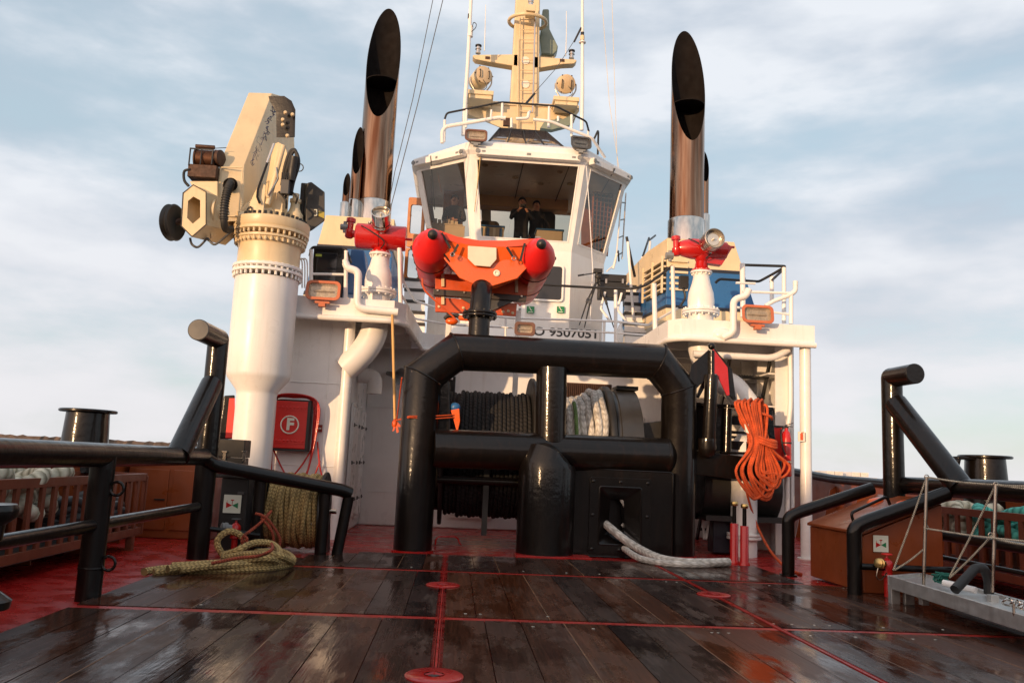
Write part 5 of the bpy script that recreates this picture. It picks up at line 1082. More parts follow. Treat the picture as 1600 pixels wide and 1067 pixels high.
for a,b in zip(hp[:-1],hp[1:]): 
    d=(b-a).normalized(); u,w=basis(d); m.tube([a+(u*math.cos(q)+w*math.sin(q))*.056 for q in [2*PI*j/16 for j in range(16)]],.008,5,closed=True)
part('hose_rib',m,RUB,CR)
# dark backing behind boom top + inner arm, cylinder and link rods
m=MB(); m.prism([A(x,y,12.15) for x,y in ((444,150),(456,158),(462,172),(461,215),(457,215),(456,175),(446,158))],(-.25,.05,0)); part('rear_cover',m,BLACK,CR,.01)
m=MB(); m.prism([A(x,y,12.2) for x,y in ((435,222),(446,228),(455,262),(450,330),(444,342),(424,342),(420,300),(428,262))],(-.10,.10,0)); part('inner_arm',m,CREAM,CR,.01)
m=MB(); m.prism([A(x,y,11.88) for x,y in ((378,348),(380,326),(388,318),(398,310),(410,285),(416,290),(412,332),(396,347),(386,351))],(-.06,.04,0)); part('hinge_plate',m,CREAM,CR,.01)
m=MB(); m.tube(bend([A(386,344,11.86),A(386,326,11.86),A(393,322,11.86),A(394,344,11.86)],.04),.008,6,closed=False); part('plate_handle',m,BLACKM,CR)
m=MB(); m.tube([A(443,228,11.95),A(418,320,11.9)],.038,14); part('hydraulic_cylinder',m,CREAM,CR)
m=MB(); m.tube([A(428,225,11.9),A(417,255,11.87)],.022,10); part('piston_rod',m,STEEL,CR)
m=MB(); m.tube([A(418,254,11.87),A(403,296,11.84),A(402,308,11.84),A(406,318,11.84)],.018,8); part('link_rod',m,BLACK,CR)
m=MB(); m.tube([A(432,262,11.9),A(434,280,11.88),A(424,298,11.86),A(419,306,11.86)],.016,8); part('link_rod',m,STEELD,CR)
for px,py in ((442,196),(449,213),(442,188),(446,177),(457,180),(429,324),(419,308)):
    m=MB(); m.lathe([(.028,0),(.028,.03),(.018,.045),(.001,.045)],A(px,py,12.10 if px>425 else 11.9),(.2,-1,0),n=14); part('pin_head',m,CREAM,CR)
m=MB(); m.prism([A(x,y,12.05) for x,y in ((421,330),(431,300),(442,318),(441,342),(428,342))],(-.05,.05,0)); part('hinge_cheek',m,CREAM,CR,.008)
m=MB(); m.tube([A(372,341,11.9),A(425,335,12.1)],.10,20); part('hinge_pin',m,CREAM,CR)
# graffiti scribbles (scratched signatures) on side of the boom
for txt,px,py,sz in (('AH BEM',402,232,.17),('TOILAGM',412,219,.15)):
    d=(A(430,186,12.1)-A(398,258,12.0)).normalized(); n=V((.95,-.25,0)); up=n.cross(d).normalized()*1
    if up.x>0: up=-up
    o=A(px,py,11.98); 
rnd=random.Random(12)
for k_ in range(26):
    u=k_/25; px=396+34*u+rnd.uniform(-3,3); py=253-85*u+rnd.uniform(-5,5); pts=[]
    f=lambda x,y:A(x,y,yb-.008+(x-382)*.0165)
    pts=[f(px+rnd.uniform(-4,4),py+rnd.uniform(-7,7)) for _ in range(4)]
    m=MB() if k_==0 else m; m.tube(spl(pts,4),.0045,4)
part('scribbled_writing',m,paint('marker_ink',(.04,.05,.13),.6),CR)
# outer arm: hexagonal tube, winch, sheave
hx=[(302,289),(322,300),(322,351),(300,370),(283,353),(286,302)]
hf=[A(x,y,11.55) for x,y in hx]; back=V((.30,.55,.05)); cc2=sum(hf,V())/6
m=MB(); ring(m,hf,[cc2+(p-cc2)*.52 for p in hf],V((.0,.03,0))); m.prism([p+V((0,.03,0)) for p in [cc2+(q-cc2)*1.0 for q in hf]],V((.02,.02,0))) if False else None
part('end_plate',m,CREAM,CR,.004)
m=MB(); ring(m,[cc2+(p-cc2)*1.0+V((0,.03,0)) for p in hf],[cc2+(p-cc2)*.9+V((0,.03,0)) for p in hf],back); part('outer_arm',m,CREAM,CR)
m=MB(); m.prism([cc2+(p-cc2)*.88+V((.1,.4,0)) for p in hf],(.0,.02,0)); part('arm_inside',m,SOOT_HOLLOW,CR)  # near-black sheet stands in for the dark hollow of the arm
m=MB(); m.tube([p+V((0,-.004,0)) for p in hf],.008,5,closed=True); part('edge_gasket',m,BLACKM,CR)
m=MB(); m.prism([A(x,y,11.75) for x,y in ((296,283),(340,283),(340,345),(324,352),(322,300),(300,292))],(.05,.35,0)); part('arm_bracket',m,CREAM,CR,.01)
m=MB(); m.tube([A(322,330,11.8),A(346,335,11.9)],.14,24); m.lathe([(.19,0),(.19,.03)],A(334,332,11.8),(1,.1,0),n=24); part('arm_joint',m,CREAM,CR)
m=MB(); sx=A(270,348,11.6); m.lathe([(.13,-.04),(.24,-.06),(.26,-.04),(.22,0),(.26,.04),(.24,.06),(.13,.05)],sx,(1,-.25,0),n=36); part('sheave',m,BLACKM,CR)
m=MB(); m.tube([sx,A(290,345,11.7)],.05,14); part('sheave_axle',m,RUST,CR)
a=A(300,236,11.8); b=A(340,282,11.8)
m=MB(); m.box((a.x,11.7,b.z),(b.x,12.05,b.z+.19)); part('winch_housing',m,RUST,CR,.01)
m=MB(); cy=V((a.x+.05,11.85,a.z-.10)); m.tube([cy,cy+V((.27,0,0))],.125,22); part('winch_drum',m,RUST,CR)
m=MB()
for q in range(16): x=cy.x+.02+q*.0155; m.tube([V((x,cy.y+.128*math.cos(g),cy.z+.128*math.sin(g))) for g in [2*PI*j/18 for j in range(18)]],.008,5,closed=True)
part('winch_wire',m,paint('rusty_wire',(.12,.05,.025),.5,metal=.5),CR)
for x in (cy.x,cy.x+.28): m=MB(); m.lathe([(.15,0),(.15,.02)],(x,cy.y,cy.z),(1,0,0),n=26); part('drum_cheek',m,RUST,CR)
m=MB(); m.tube([cy+V((0,-.06,.17)),cy+V((.27,-.06,.17))],.03,10); part('pressure_roller',m,RUST,CR)
m=MB(); m.lathe([(.11,0),(.12,.02),(.12,.09),(.08,.1)],cy+V((.29,-.02,.02)),(1,-.3,0),n=22); part('winch_motor',m,RUST,CR)
m=MB(); m.tube([cy+V((-.04,-.15,-.16)),cy+V((-.04,-.15,.1)),cy+V((.28,-.15,.1)),cy+V((.28,-.15,-.12))],.011,6); m.tube([cy+V((.12,-.15,-.13)),cy+V((.12,-.15,.1))],.009,6); part('winch_guard',m,BLACKM,CR)
m=MB(); m.tube([cy+V((.1,0,.16)),A(354,231,11.9)],.006,5); part('winch_cable',m,BLACKM,CR)
m=MB(); m.tube(spl([A(297,265,11.7),A(288,268,11.7),A(288,282,11.7),A(295,291,11.7)],5),.02,8); part('hydraulic_hose',m,RUB,CR)
for pts in ([(297,372),(300,382),(310,386),(324,372)],[(324,372),(334,382),(345,376),(362,361)]):
    m=MB(); m.tube(spl([A(x,y,11.75) for x,y in pts],5),.017,8); part('guard_rod',m,GREYD,CR)
m=MB(); m.tube([A(324,366,11.8),A(344,356,11.95)],.08,16); part('lower_cylinder',m,CREAM,CR)
for k_,(x0_,y0_,x1_,y1_) in enumerate(((444,262,452,300),(448,250,446,310),(436,300,447,326),(456,300,462,318))):
    m=MB(); m.tube(spl([A(x0_,y0_,11.98),A((x0_+x1_)/2+5,(y0_+y1_)/2,11.9),A(x1_,y1_,11.98)],5),.016,8); part('hydraulic_hose',m,RUB,CR,smooth=80)
m=MB(); a=A(446,292,11.9); m.box(a+V((-.06,-.05,-.12)),a+V((.06,.05,.10))); part('valve_block',m,GREYD,CR,.01)
for k_ in range(5): m=MB(); q=a+V((-.05+.025*k_,-.06,.10)); m.tube([q,q+V((0,-.01,.09))],.008,6); part('valve_lever',m,BLACKM,CR)
# hose bundle, rotor bell and control cabinet
rnd=random.Random(8)
for q in range(6):
    m=MB(); o=rnd.uniform(-3,3); m.tube(spl([A(441+o*.4,290,12.0),A(447+o,262,11.9),A(455+o,238,11.88),A(463+o*.5,238+o,11.88),A(464+o,258,11.9),A(456+o,285,11.95),A(452+o,306,12.0)],6),.022,8); part('hydraulic_hose',m,RUB,CR,smooth=80)
m=MB(); m.tube([A(460,245,11.85),A(454,282,11.9)],.06,14); part('hose_clamp_block',m,BLACKM,CR)
m=MB(); m.tube([A(468+6*math.cos(q),262+6*math.sin(q),11.9) for q in [2*PI*j/12 for j in range(12)]],.008,5,closed=True); part('hose_eye',m,BLACKM,CR)
bc=A(459,348,12.35); m=MB(); m.lathe([(.16,-.05),(.16,.03),(.13,.05),(.13,.12),(.10,.16),(.075,.22),(.07,.30),(.085,.31),(.085,.36),(.05,.37),(.05,.45),(.001,.46)],bc,n=30); part('rotary_joint',m,CREAM,CR)
m=MB(); a=A(465,360,12.5); P=[A(x,y,12.35) for x,y in ((477,357),(480,286),(487,284),(508,300),(508,345),(488,360))]; m.prism(P,(-.15,.25,0)); m.box((a.x,12.45,a.z),(A(480,286,12.45).x,12.7,A(480,286,12.45).z)); part('control_cabinet',m,BLACKM,CR,.015)
m=MB(); P=[A(x,y,12.33) for x,y in ((498,330),(507,332),(507,342),(498,338))]; m.prism(P,(0,-.01,0)); part('yellow_label',m,paint('yellow_label',(.35,.28,.03),.5),CR)
m=MB(); m.tube(bend([A(491,328,12.32),A(495,328,12.32),A(495,337,12.32),A(491,337,12.32)],.01),.008,5); part('cabinet_catch',m,SIGNW,CR)
m=MB()
for px in (470,474,478): m.tube(spl([A(px-4,404,12.6),A(px+2,410,12.6),A(px+2,450,12.6)],5),.012,6)
part('pipe_run',m,WHITE2,CR)
# ================================================================== FUNNEL CASINGS AND EXHAUSTS
def casing(label,y0,y1,prof,bands,mirror=None):
    """prof: aft face outline in metres (x,z)"""
    t=thing('funnel_casing',label,'funnel casing',(sum(p[0] for p in prof)/len(prof),y0,3.54)); return t
# left
z0=3.54
def trap(m,xa,xb,za,xc,xd,zb,ya,yb,sl=.0): # bottom xa..xb at za, top xc..xd at zb
    m.hexa([(xa,ya,za),(xb,ya,za),(xb,yb,za),(xa,yb,za),(xc,ya+sl,zb),(xd,ya+sl,zb),(xd,yb,zb),(xc,yb,zb)])
YL=16.4
def zat(px,py,Y): return A(px,py,Y).z
def xat(px,py,Y): return A(px,py,Y).x
t=thing('funnel_casing','cream funnel casing with blue band at the left behind the crane','funnel casing',(xat(540,430,YL),YL,z0))
lx=lambda py:xat(505-(py-340)*.27,py,YL); rx=xat(614,380,YL)
def lslice(ya,yb,mat,nm,out=0,d=3.2):
    za,zb=zat(540,yb,YL),zat(540,ya,YL); m=MB(); trap(m,xat(509-(yb-338)*.28,yb,YL)-out,rx+out,za,xat(509-(ya-338)*.28,ya,YL)-out,rx+out,zb,YL-out,YL+d,0); part(nm,m,mat,t,.01 if out==0 else 0)
lslice(338,388,CREAM,'upper_casing'); lslice(388,462,BLUE,'blue_band'); lslice(384,389,NAVY,'dark_stripe',.006); lslice(458,464,NAVY,'dark_stripe',.006); lslice(462,478,CREAM,'lower_casing')
# right
YR=15.6
t=thing('funnel_casing','cream funnel casing with louvres and blue band at the right','funnel casing',(xat(1110,460,YR),YR,z0))
def rslice(ya,yb,mat,nm,out=0,d=3.6):
    za,zb=zat(1110,yb,YR),zat(1110,ya,YR); xr=lambda y:xat(1148+(y-378)*.325,y,YR); xl=xat(1042,420,YR); m=MB()
    P=lambda x,z,o=out:[V((xl-.14-o,YR+1.15,z)),V((xl-o*.5,YR-o,z)),V((x+o,YR-o,z)),V((x+o,YR+d,z)),V((xl-.14-o,YR+d,z))]
    b=P(xr(yb),za); tt_=P(xr(ya),zb); n=5; m.add(b+tt_,[tuple(range(4,-1,-1)),tuple(range(5,10))]+[(i,(i+1)%5,5+(i+1)%5,5+i) for i in range(5)]); part(nm,m,mat,t,.008 if out==0 else 0,smooth=20)
rslice(376,424,CREAM,'upper_casing'); rslice(424,482,BLUE,'blue_band'); rslice(421,426,NAVY,'dark_stripe',.006); rslice(480,485,NAVY,'dark_stripe',.006); rslice(482,505,CREAM,'lower_casing')
xl=xat(1042,420,YR); a=V((xl-.135,YR+1.12,0)); b=V((xl-.005,YR+.02,0)); nn=V((-(b-a).y,(b-a).x,0)).normalized(); nn=-nn if nn.y>0 else nn
zt0,zb0=zat(1030,402,YR),zat(1030,455,YR)
m=MB()
for q in range(6):
    z=zb0+(zt0-zb0)*(q+.5)/6; m.beam(a+nn*.04+V((0,0,z)),b+nn*.04+V((0,0,z)),.10,.035)
part('louvre',m,CREAM,t,.004)
m=MB(); m.hexa([a+nn*.01+V((0,0,zb0)),b+nn*.01+V((0,0,zb0)),b+nn*.0+V((0,0,zb0)),a+V((0,0,zb0)),a+nn*.01+V((0,0,zt0)),b+nn*.01+V((0,0,zt0)),b+V((0,0,zt0)),a+V((0,0,zt0))]); part('louvre_back',m,BLACKM,t)
m=MB(); 
for q in (0,.5,1): p=a.lerp(b,q)+nn*.09; m.beam(p+V((0,0,zb0-.03)),p+V((0,0,zt0+.03)),.04,.03,up=(0,1,0))
part('louvre_frame',m,CREAM,t)
m=MB(); x0,x1=xat(1046,430,YR),xat(1074,430,YR)
for q in range(6): z=zb0+(zt0-zb0)*(q+.5)/6; m.box((x0,YR-.05,z-.025),(x1,YR-.008,z+.02))
part('louvre',m,CREAM,t)
def stack(label,x,y,zb,ztip,zlow,r,collar=.5,baffle=False):
    t=thing('exhaust_stack',label,'exhaust stack',(x,y,zb),'raked cut exhaust stacks on the funnel casings')
    n=64; m=MB(); 
    def rg(rad,zf): return [V((x+rad*math.cos(2*PI*k/n),y+rad*math.sin(2*PI*k/n),zf(math.sin(2*PI*k/n)))) for k in range(n)]
    cut=lambda s: (ztip+zlow)/2+(ztip-zlow)/2*s
    o0=rg(r,lambda s:zb+collar); o1=rg(r,cut); i1=rg(r-.015,cut); i0=rg(r-.015,lambda s:zlow-.6)
    m.add(o0+o1,[(k,(k+1)%n,n+(k+1)%n,n+k) for k in range(n)]); part('pipe',m,HEAT,t,smooth=60)
    m=MB(); m.add(o1+i1+i0,[(k,(k+1)%n,n+(k+1)%n,n+k) for k in range(n)]+[(n+k,n+(k+1)%n,2*n+(k+1)%n,2*n+k) for k in range(n)]+[tuple(range(2*n,3*n))]); part('soot_lining',m,SOOT_HOLLOW,t,smooth=60)
    m=MB(); m.lathe([(r+.03,0),(r+.03,collar-.02),(r,collar+.01)],(x,y,zb),n=48,caps=False); part('collar',m,STEEL,t)
    if baffle:
        zz=zlow+(ztip-zlow)*.33; m=MB(); 
        pl=rg(r-.02,lambda s:zz); m.add(pl+[p-V((0,0,.02)) for p in pl],[tuple(range(n)),tuple(range(2*n-1,n-1,-1))]+[(k,n+k,n+(k+1)%n,(k+1)%n) for k in range(n)]); part('baffle',m,SOOT_HOLLOW,t)
def st(px,pyb,pxt,pyt,pyl,wpx,Y,label,collar=.35,baf=False):
    rr_=wpx/2*Y/FPX; p=A(px,pyb,Y); stack(label,p.x,Y,p.z-.4,A(pxt,pyt,Y+rr_).z,A(pxt,pyl,Y-rr_).z,rr_,collar+.4,baf)
st(582,338,602,14,183,54,17.6,'tall wide polished exhaust stack with obliquely cut black mouth at the left',.30,True)
st(552,338,560,199,272,17,17.3,'medium thin exhaust stack left of the tall left stack',.35)
st(538,338,541,271,306,11,17.1,'shortest and thinnest exhaust stack nearest the crane',.3)
st(1072,372,1077,50,219,56,16.8,'tall wide polished exhaust stack with obliquely cut black mouth at the right',.38,True)
st(1100,360,1105,237,284,14,16.9,'thin exhaust stack right of the tall right stack',.35)
# ================================================================== FIRE MONITORS
def bez(*p): return spl(p,8)
def monitor(side):
    lb='left' if side<0 else 'right'
    if side<0: X,Y=A(590,455,13.0).x,13.0; zdk=3.54; zf=A(588,457,Y).z; zn=A(593,400,Y).z
    else: X,Y=A(1095,490,13.0).x,13.0; zdk=3.54; zf=A(1095,488,Y).z; zn=A(1097,428,Y).z
    t=thing('fire_monitor','red fire monitor on a white flanged cone at the '+lb+(' wing beside the crane' if side<0 else ' wing above the stairs'),'fire monitor',(X,Y,3.3),'fire monitors on the upper deck wings')
    def fl(z,r,n=16,nm='flange',mat=WHITE2,ax=(0,0,1),p=None):
        p=p or (X,Y,z); m=MB(); m.lathe([(r-.01,0),(r,.006),(r,.034),(r-.01,.04)],p,ax,n=36); m.bolts(V(p)+V(ax).normalized()*.02,ax,r-.03,n,.015,.045); f=part(nm,m,mat,t)
    m=MB(); m.lathe([(.205,3.5),(.205,zf)],(X,Y,0),n=32); part('stub_pipe',m,WHITE2,t)
    fl(zf-.045,.30); fl(zf,.30)
    h=zn-zf; m=MB(); m.lathe([(.21,zf+.04),(.215,zf+h*.3),(.20,zf+h*.5),(.15,zf+h*.75),(.13,zf+h*.9),(.13,zn)],(X,Y,0),n=36); part('cone',m,WHITE2,t)
    fl(zn,.175,12)
    m=MB(); m.lathe([(.16,zn+.04),(.16,zn+.06),(.11,zn+.1),(.09,zn+.2)],(X,Y,0),n=26); part('base',m,RED,t)
    if side<0: a,b=A(556,368,Y),A(635,374,Y); n1,n2=A(597,372,Y-.02),A(595,331,Y-.45); r=.20; rb=.150; mat=STEEL
    else: a,b=A(1062,388,Y),A(1138,392,Y); n1,n2=A(1100,388,Y-.05),A(1117,372,Y-.55); r=.17; rb=.165; mat=STEELD
    d=(b-a).normalized(); L_=(b-a).length
    m=MB()
    if side<0: m.lathe([(r*.86,0),(r,.02),(r,L_*.42),(r*1.06,L_*.43),(r*1.06,L_*.47),(r,L_*.48),(r,L_-.02),(r*.9,L_)],a,d,n=32)
    else:
        m.lathe([(r*.6,-.02),(r*.8,.05),(r,L_*.25),(r*1.0,L_*.5),(r*.95,L_*.72),(r*.8,L_*.95),(r*.3,L_*1.0)],a,d,n=32)
        P=[A(x,y,Y-.05) for x,y in ((1082,385),(1130,378),(1145,386),(1128,414),(1100,410))]; m.prism(P,(0,.15,0))
    part('body',m,RED,t)
    m=MB(); m.lathe([(.09,zn+.2),(.12,zn+.26),(.12,zn+.4)],(X,Y,0),n=20); part('swivel',m,RED,t)
    m=MB(); q=b if side<0 else A(1138,386,Y); m.tube([q,q+d*.10],.022,8); part('drain_stub',m,RED,t)
    # gear head
    if side<0: g0_,g1_=A(545,372,Y),A(549,342,Y)
    else: g0_,g1_=A(1057,400,Y),A(1056,370,Y)
    m=MB(); gd=(g1_-g0_).normalized(); gl_=(g1_-g0_).length; m.lathe([(.05,0),(.07,.02),(.07,gl_*.4),(.05,gl_*.45),(.05,gl_*.8),(.075,gl_*.82),(.075,gl_),(.03,gl_+.02)],g0_,gd,n=18); m.tube([g0_.lerp(g1_,.3),a+d*.05],.055,12); part('gear_head',m,RED,t)
    m=MB(); w0=A(539,355,Y) if side<0 else A(1047,400,Y); m.tube([w0-d*.07,w0+d*.05],.05 if side<0 else .06,8); m.tube([w0-V((0,0,.09)),w0+V((0,0,.09))],.03,8); part('gear_motor',m,GREY,t)
    dn_=(n2-n1).normalized(); L2=(n2-n1).length
    m=MB(); m.tube([n1,n1+dn_*L2*.45],[.10,.085],24); part('nozzle_stem',m,mat,t)
    m=MB(); s0=.38; pr_=[(rb*.75,L2*s0),(rb*.95,L2*.5),(rb,L2*.6),(rb,L2),(rb-.012,L2+.004),(rb-.016,L2-.10)]; m.lathe(pr_,n1,dn_,n=36,caps=False); part('nozzle_barrel',m,mat,t)
    m=MB(); m.lathe([(rb-.014,L2-.10),(rb*.62,L2-.09),(rb*.60,L2-.07),(.02,L2-.07),(.018,L2-.02),(.001,L2-.015)],n1,dn_,n=30,caps=False); part('nozzle_face',m,paint('nozzle_face_metal',(.62,.60,.55),.35,metal=.6),t)
    m=MB(); m.lathe([(rb+.014,L2*.55),(rb+.014,L2*.55+.03)],n1,dn_,n=30,caps=False); u,w=basis(dn_); p=n1+dn_*L2*.56+u*(rb+.03)*(-1 if side<0 else 1); m.ball(p,.028,8); part('clamp_band',m,STEEL,t)
    m=MB(); m.tube(spl([a+d*.10+V((0,-.17,.12)),a+d*.22+V((0,-.26,.04)),n1+V((.05,-.2,-.1)),n1+V((.0,-.1,-.2))],6),.010,6); part('cable',m,RUB,t)
    return t,X,Y
t,X,Y=monitor(-1)
z1=A(583,497,Y).z
m=MB(); 
for z in (z1,z1-.045): m.lathe([(.29,0),(.30,.006),(.30,.034),(.29,.04)],(X,Y,z),n=36)
m.bolts((X,Y,z1),(0,0,1),.27,16,.016,.07); part('flange',m,WHITE2,t)
m=MB(); m.tube(spl([(X,Y,3.5),(X,Y,z1),(X-.02,Y,z1-.25),(X-.12,Y,z1-.48),(X-.28,Y,z1-.68),(X-.42,Y+.02,z1-.82)],6),.212,28); part('supply_bend',m,WHITE2,t,smooth=60)
t,X,Y=monitor(1); z1=A(1095,523,Y).z
m=MB()
for z in (z1,z1-.045): m.lathe([(.29,0),(.30,.006),(.30,.034),(.29,.04)],(X,Y,z),n=36)
m.bolts((X,Y,z1),(0,0,1),.27,16,.016,.07); part('flange',m,WHITE2,t)
m=MB(); m.tube(spl([(X,Y,3.5),(X,Y,z1),(X+.01,Y,z1-.25),(X+.10,Y,z1-.45),(X+.34,Y,z1-.72),A(1150,610,13.0),A(1178,655,13.0),(4.62,12.9,z1-1.75),(4.52,12.78,1.6),(4.52,12.75,1.0)],6),.20,28); part('supply_bend',m,WHITE2,t,smooth=60)
# ================================================================== FLOODLIGHTS
def flood(label,c,w,h,frame,tilt=-.15,yaw=0.,d=.14):
    c=V(c); t=thing('floodlight',label,'floodlight',c,'rectangular floodlights'); rot=Matrix.Rotation(yaw,3,'Z')@Matrix.Rotation(tilt,3,'X')
    x=rot@V((1,0,0)); z=rot@V((0,0,1)); n=rot@V((0,-1,0)); r=min(w,h)*.28
    f=rr(c,x,z,w/2,h/2,r,5); bk=rr(c-n*d,x,z,w/2*.72,h/2*.72,r*.7,5); k_=len(f); m=MB(); m.add(f+bk,[tuple(range(k_,2*k_))[::1]]+[(i,(i+1)%k_,k_+(i+1)%k_,k_+i) for i in range(k_)]); part('housing',m,GREYD if frame is not RIMO else frame,t)
    m=MB(); ring(m,rr(c,x,z,w/2+.008,h/2+.008,r,5),rr(c,x,z,w/2-.035,h/2-.035,r*.7,5),n*.02); part('rim',m,frame,t,.004)
    m=MB(); P=rr(c-n*.05,x,z,w/2-.06,h/2-.055,r*.5,5); Pf=rr(c-n*.004,x,z,w/2-.03,h/2-.03,r*.7,5); k2=len(P); m.add(P+Pf,[tuple(range(k2))]+[(k2+i,k2+(i+1)%k2,(i+1)%k2,i) for i in range(k2)]); m.tube([c-x*w*.3-n*.03,c+x*w*.3-n*.03],.012,8); part('reflector',m,LENS,t)
    m=MB(); m.add(rr(c-n*.0,x,z,w/2-.03,h/2-.03,r*.7,5),[tuple(range(k2))]); part('lens',m,GLASSC,t)
    m=MB(); q=c-z*(h/2+.03)-n*.04; m.box(q-V((w*.22,.03,.02)),q+V((w*.22,.03,.015))); m.box(q-V((.05,.05,.07)),q+V((.05,.05,-.02))); part('bracket',m,frame if frame is RIMO else GREY,t,.004)
    return t
RIMO=paint('orange_rusty_lamp_housing',(.52,.14,.055),.5,var=.2,grime=.2)
RIMW=paint('weathered_brown_lamp_rim',(.17,.075,.045),.5,var=.3)
flood('large orange rimmed floodlight under the rail of the left wing',A(505,454,12.35),.50,.29,RIMO)
flood('large orange rimmed floodlight under the rail of the right wing',A(1184,491,12.4),.49,.28,RIMO)
flood('brown rimmed floodlight on the wheelhouse roof left of centre',A(744,212,17.35),.48,.28,RIMW,-.2)
flood('brown rimmed floodlight on the wheelhouse roof right of centre',A(908,223,17.35),.46,.29,GREYD,-.2,.15)
flood('small brown rimmed floodlight on top of the black portal',A(820,514,11.95),.29,.19,RIMW,-.05,0,.1)
# ================================================================== LEFT WING CABINET, RAILS
t=thing('wing_cabinet','dark glossy control cabinet behind the left wing rail','cabinet',A(510,460,13.4)); a=A(484,462,13.4); b=A(540,388,13.4)
m=MB(); m.box((a.x,13.4,a.z-.1),(b.x,13.9,b.z)); part('body',m,BLACK,t,.02); m=MB(); m.box((a.x+.07,13.385,a.z-.05),(b.x-.12,13.4,b.z-.10)); part('door',m,SCREEN,t,.008); m=MB(); c=A(498,399,13.38); m.box(c-V((.05,.004,.02)),c+V((.05,0,.02))); part('yellow_green_label',m,paint('lime_label',(.35,.42,.06),.5),t)
t=thing('blue_canvas_cover','blue covered box between the left cabinet and the left monitor','cover',A(560,455,13.7)); a=A(541,452,13.8); b=A(583,392,13.8)
m=MB(); m.hexa([(a.x,13.7,a.z-.1),(b.x,13.7,a.z-.1),(b.x,14.3,a.z-.1),(a.x,14.3,a.z-.1),(a.x+.03,13.75,b.z),(b.x-.15,13.75,b.z),(b.x-.15,14.3,b.z),(a.x+.03,14.3,b.z)]); part('cover',m,BLUE,t,.03)
def rail(name,label,lines,posts,group='white tubular railings on the upper deck',mat=WHITE2,loc=None):
    t=thing(name,label,'railing',loc or lines[0][0][0],group)
    for pts,r,mt in lines:
        m=MB(); m.tube(pts,r,12); part('rail_bar',m,mt or mat,t)
    for a,b,r in posts:
        m=MB(); m.tube([a,b],r,12); part('post',m,mat,t)
    return t
y1=12.65
rail('railing','short white railing with black top bar in front of the dark left wing cabinet',[(bend([A(484,400,y1),A(487,386,y1),A(540,388,y1),A(545,402,y1),A(548,410,13.0)],.06),.022,BLACKM),([A(486,428,y1),A(538,429,y1)],.02,None)],[(A(486,462,y1),A(486,390,y1),.03),(A(540,466,y1),A(541,392,y1),.032)])
m=MB(); m.tube(bend([A(540,411,12.45),A(543,419,12.45),A(560,424,12.45),A(558,482,12.45),A(622,488,12.45)],.12),.058,14); m.lathe([(.05,0),(.045,.05),(.02,.06)],A(540,411,12.45),(-.2,0,1),n=12); one('wing_air_pipe','thick bent white air pipe on the left wing edge beside the floodlight','pipe',m,WHITE2)
rail('railing','tall white railing behind the left monitor leading to the inner stairs',[(bend([A(625,398,13.0),A(630,440,14.0),A(648,470,15.55),A(700,487,15.6),A(800,497,15.6),A(960,502,15.6),A(1012,508,15.6),A(1058,482,13.6)],.1),.022,None),(bend([A(628,462,13.0),A(648,498,15.5),A(700,507,15.6),A(960,520,15.6),A(1015,524,15.6),A(1058,508,13.6)],.1),.020,None)],
 [(A(626,478,12.9),A(624,388,12.9),.035),(A(790,540,15.6),A(790,497,15.6),.022),(A(962,536,15.6),A(962,452,15.6),.035),(A(1024,530,14.6),A(1022,443,14.6),.045),(A(1053,512,13.4),A(1051,416,13.4),.035),(A(604,470,13.3),A(606,392,13.3),.03)],loc=A(800,540,15.6))
t=thing('black_handrail','long black handrail sweeping from the boat to the right monitor','handrail',A(900,500,15.5))
m=MB(); m.tube(bend([A(838,444,15.3),A(900,448,15.3),A(985,452,15.3),A(1010,446,15.0),A(1050,416,13.6)],.3),.024,10); part('rail_bar',m,BLACKM,t)
y2=12.9
rail('railing','white railing round the right wing with black top bar',[(bend([A(1160,414,13.4),A(1226,416,13.4),A(1226,419,13.6),A(1204,440,15.4)],.04),.024,BLACKM),(bend([A(1118,442,14.3),A(1124,436,14.3),A(1186,440,14.3),A(1208,428,14.0),A(1225,418,13.6)],.05),.024,BLACKM),([A(1160,456,y2),A(1236,458,y2)],.022,None),([A(1150,480,y2),A(1238,492,y2)],.02,None),([A(1150,442,y2),A(1180,443,y2)],.02,None)],
 [(A(1161,495,13.4),A(1160,412,13.4),.045),(A(1225,505,13.4),A(1225,418,13.4),.036),(A(1236,506,y2),A(1236,458,y2),.035),(A(1206,470,15.2),A(1206,432,15.2),.04)])
m=MB(); m.tube(bend([A(1232,462,12.9),A(1243,455,12.9),A(1243,442,12.9)],.05),.04,12); m.tube(bend([A(1196,478,12.9),A(1210,470,12.9),A(1232,462,12.9)],.05),.035,12); m.lathe([(.042,0),(.042,.07),(.02,.08)],A(1243,446,12.9),n=12); one('capped_air_pipe','bent white air pipe with dark cap at the right end of the right wing','pipe',m,WHITE2)
m=MB(); m.tube(bend([A(1170,452,12.5),A(1165,463,12.5),A(1146,468,12.5),A(1146,520,12.5),A(1130,528,12.55)],.1),.055,14); m.ball(A(1130,524,12.6),.14,16,(1.2,.6,.8)); one('wing_air_pipe','thick bent white air pipe on the right wing edge beside the floodlight','pipe',m,WHITE2)
m=MB(); a=A(1068,442,13.3); m.box(a+V((-.07,-.06,-.10)),a+V((.07,.06,.11))); m.tube(spl([a+V((0,0,-.1)),a+V((.03,0,-.25)),a+V((-.05,0,-.4))],5),.02,8); one('black_lamp_box','small black lamp box with cable left of the right monitor cone','lamp',m,BLACKM)
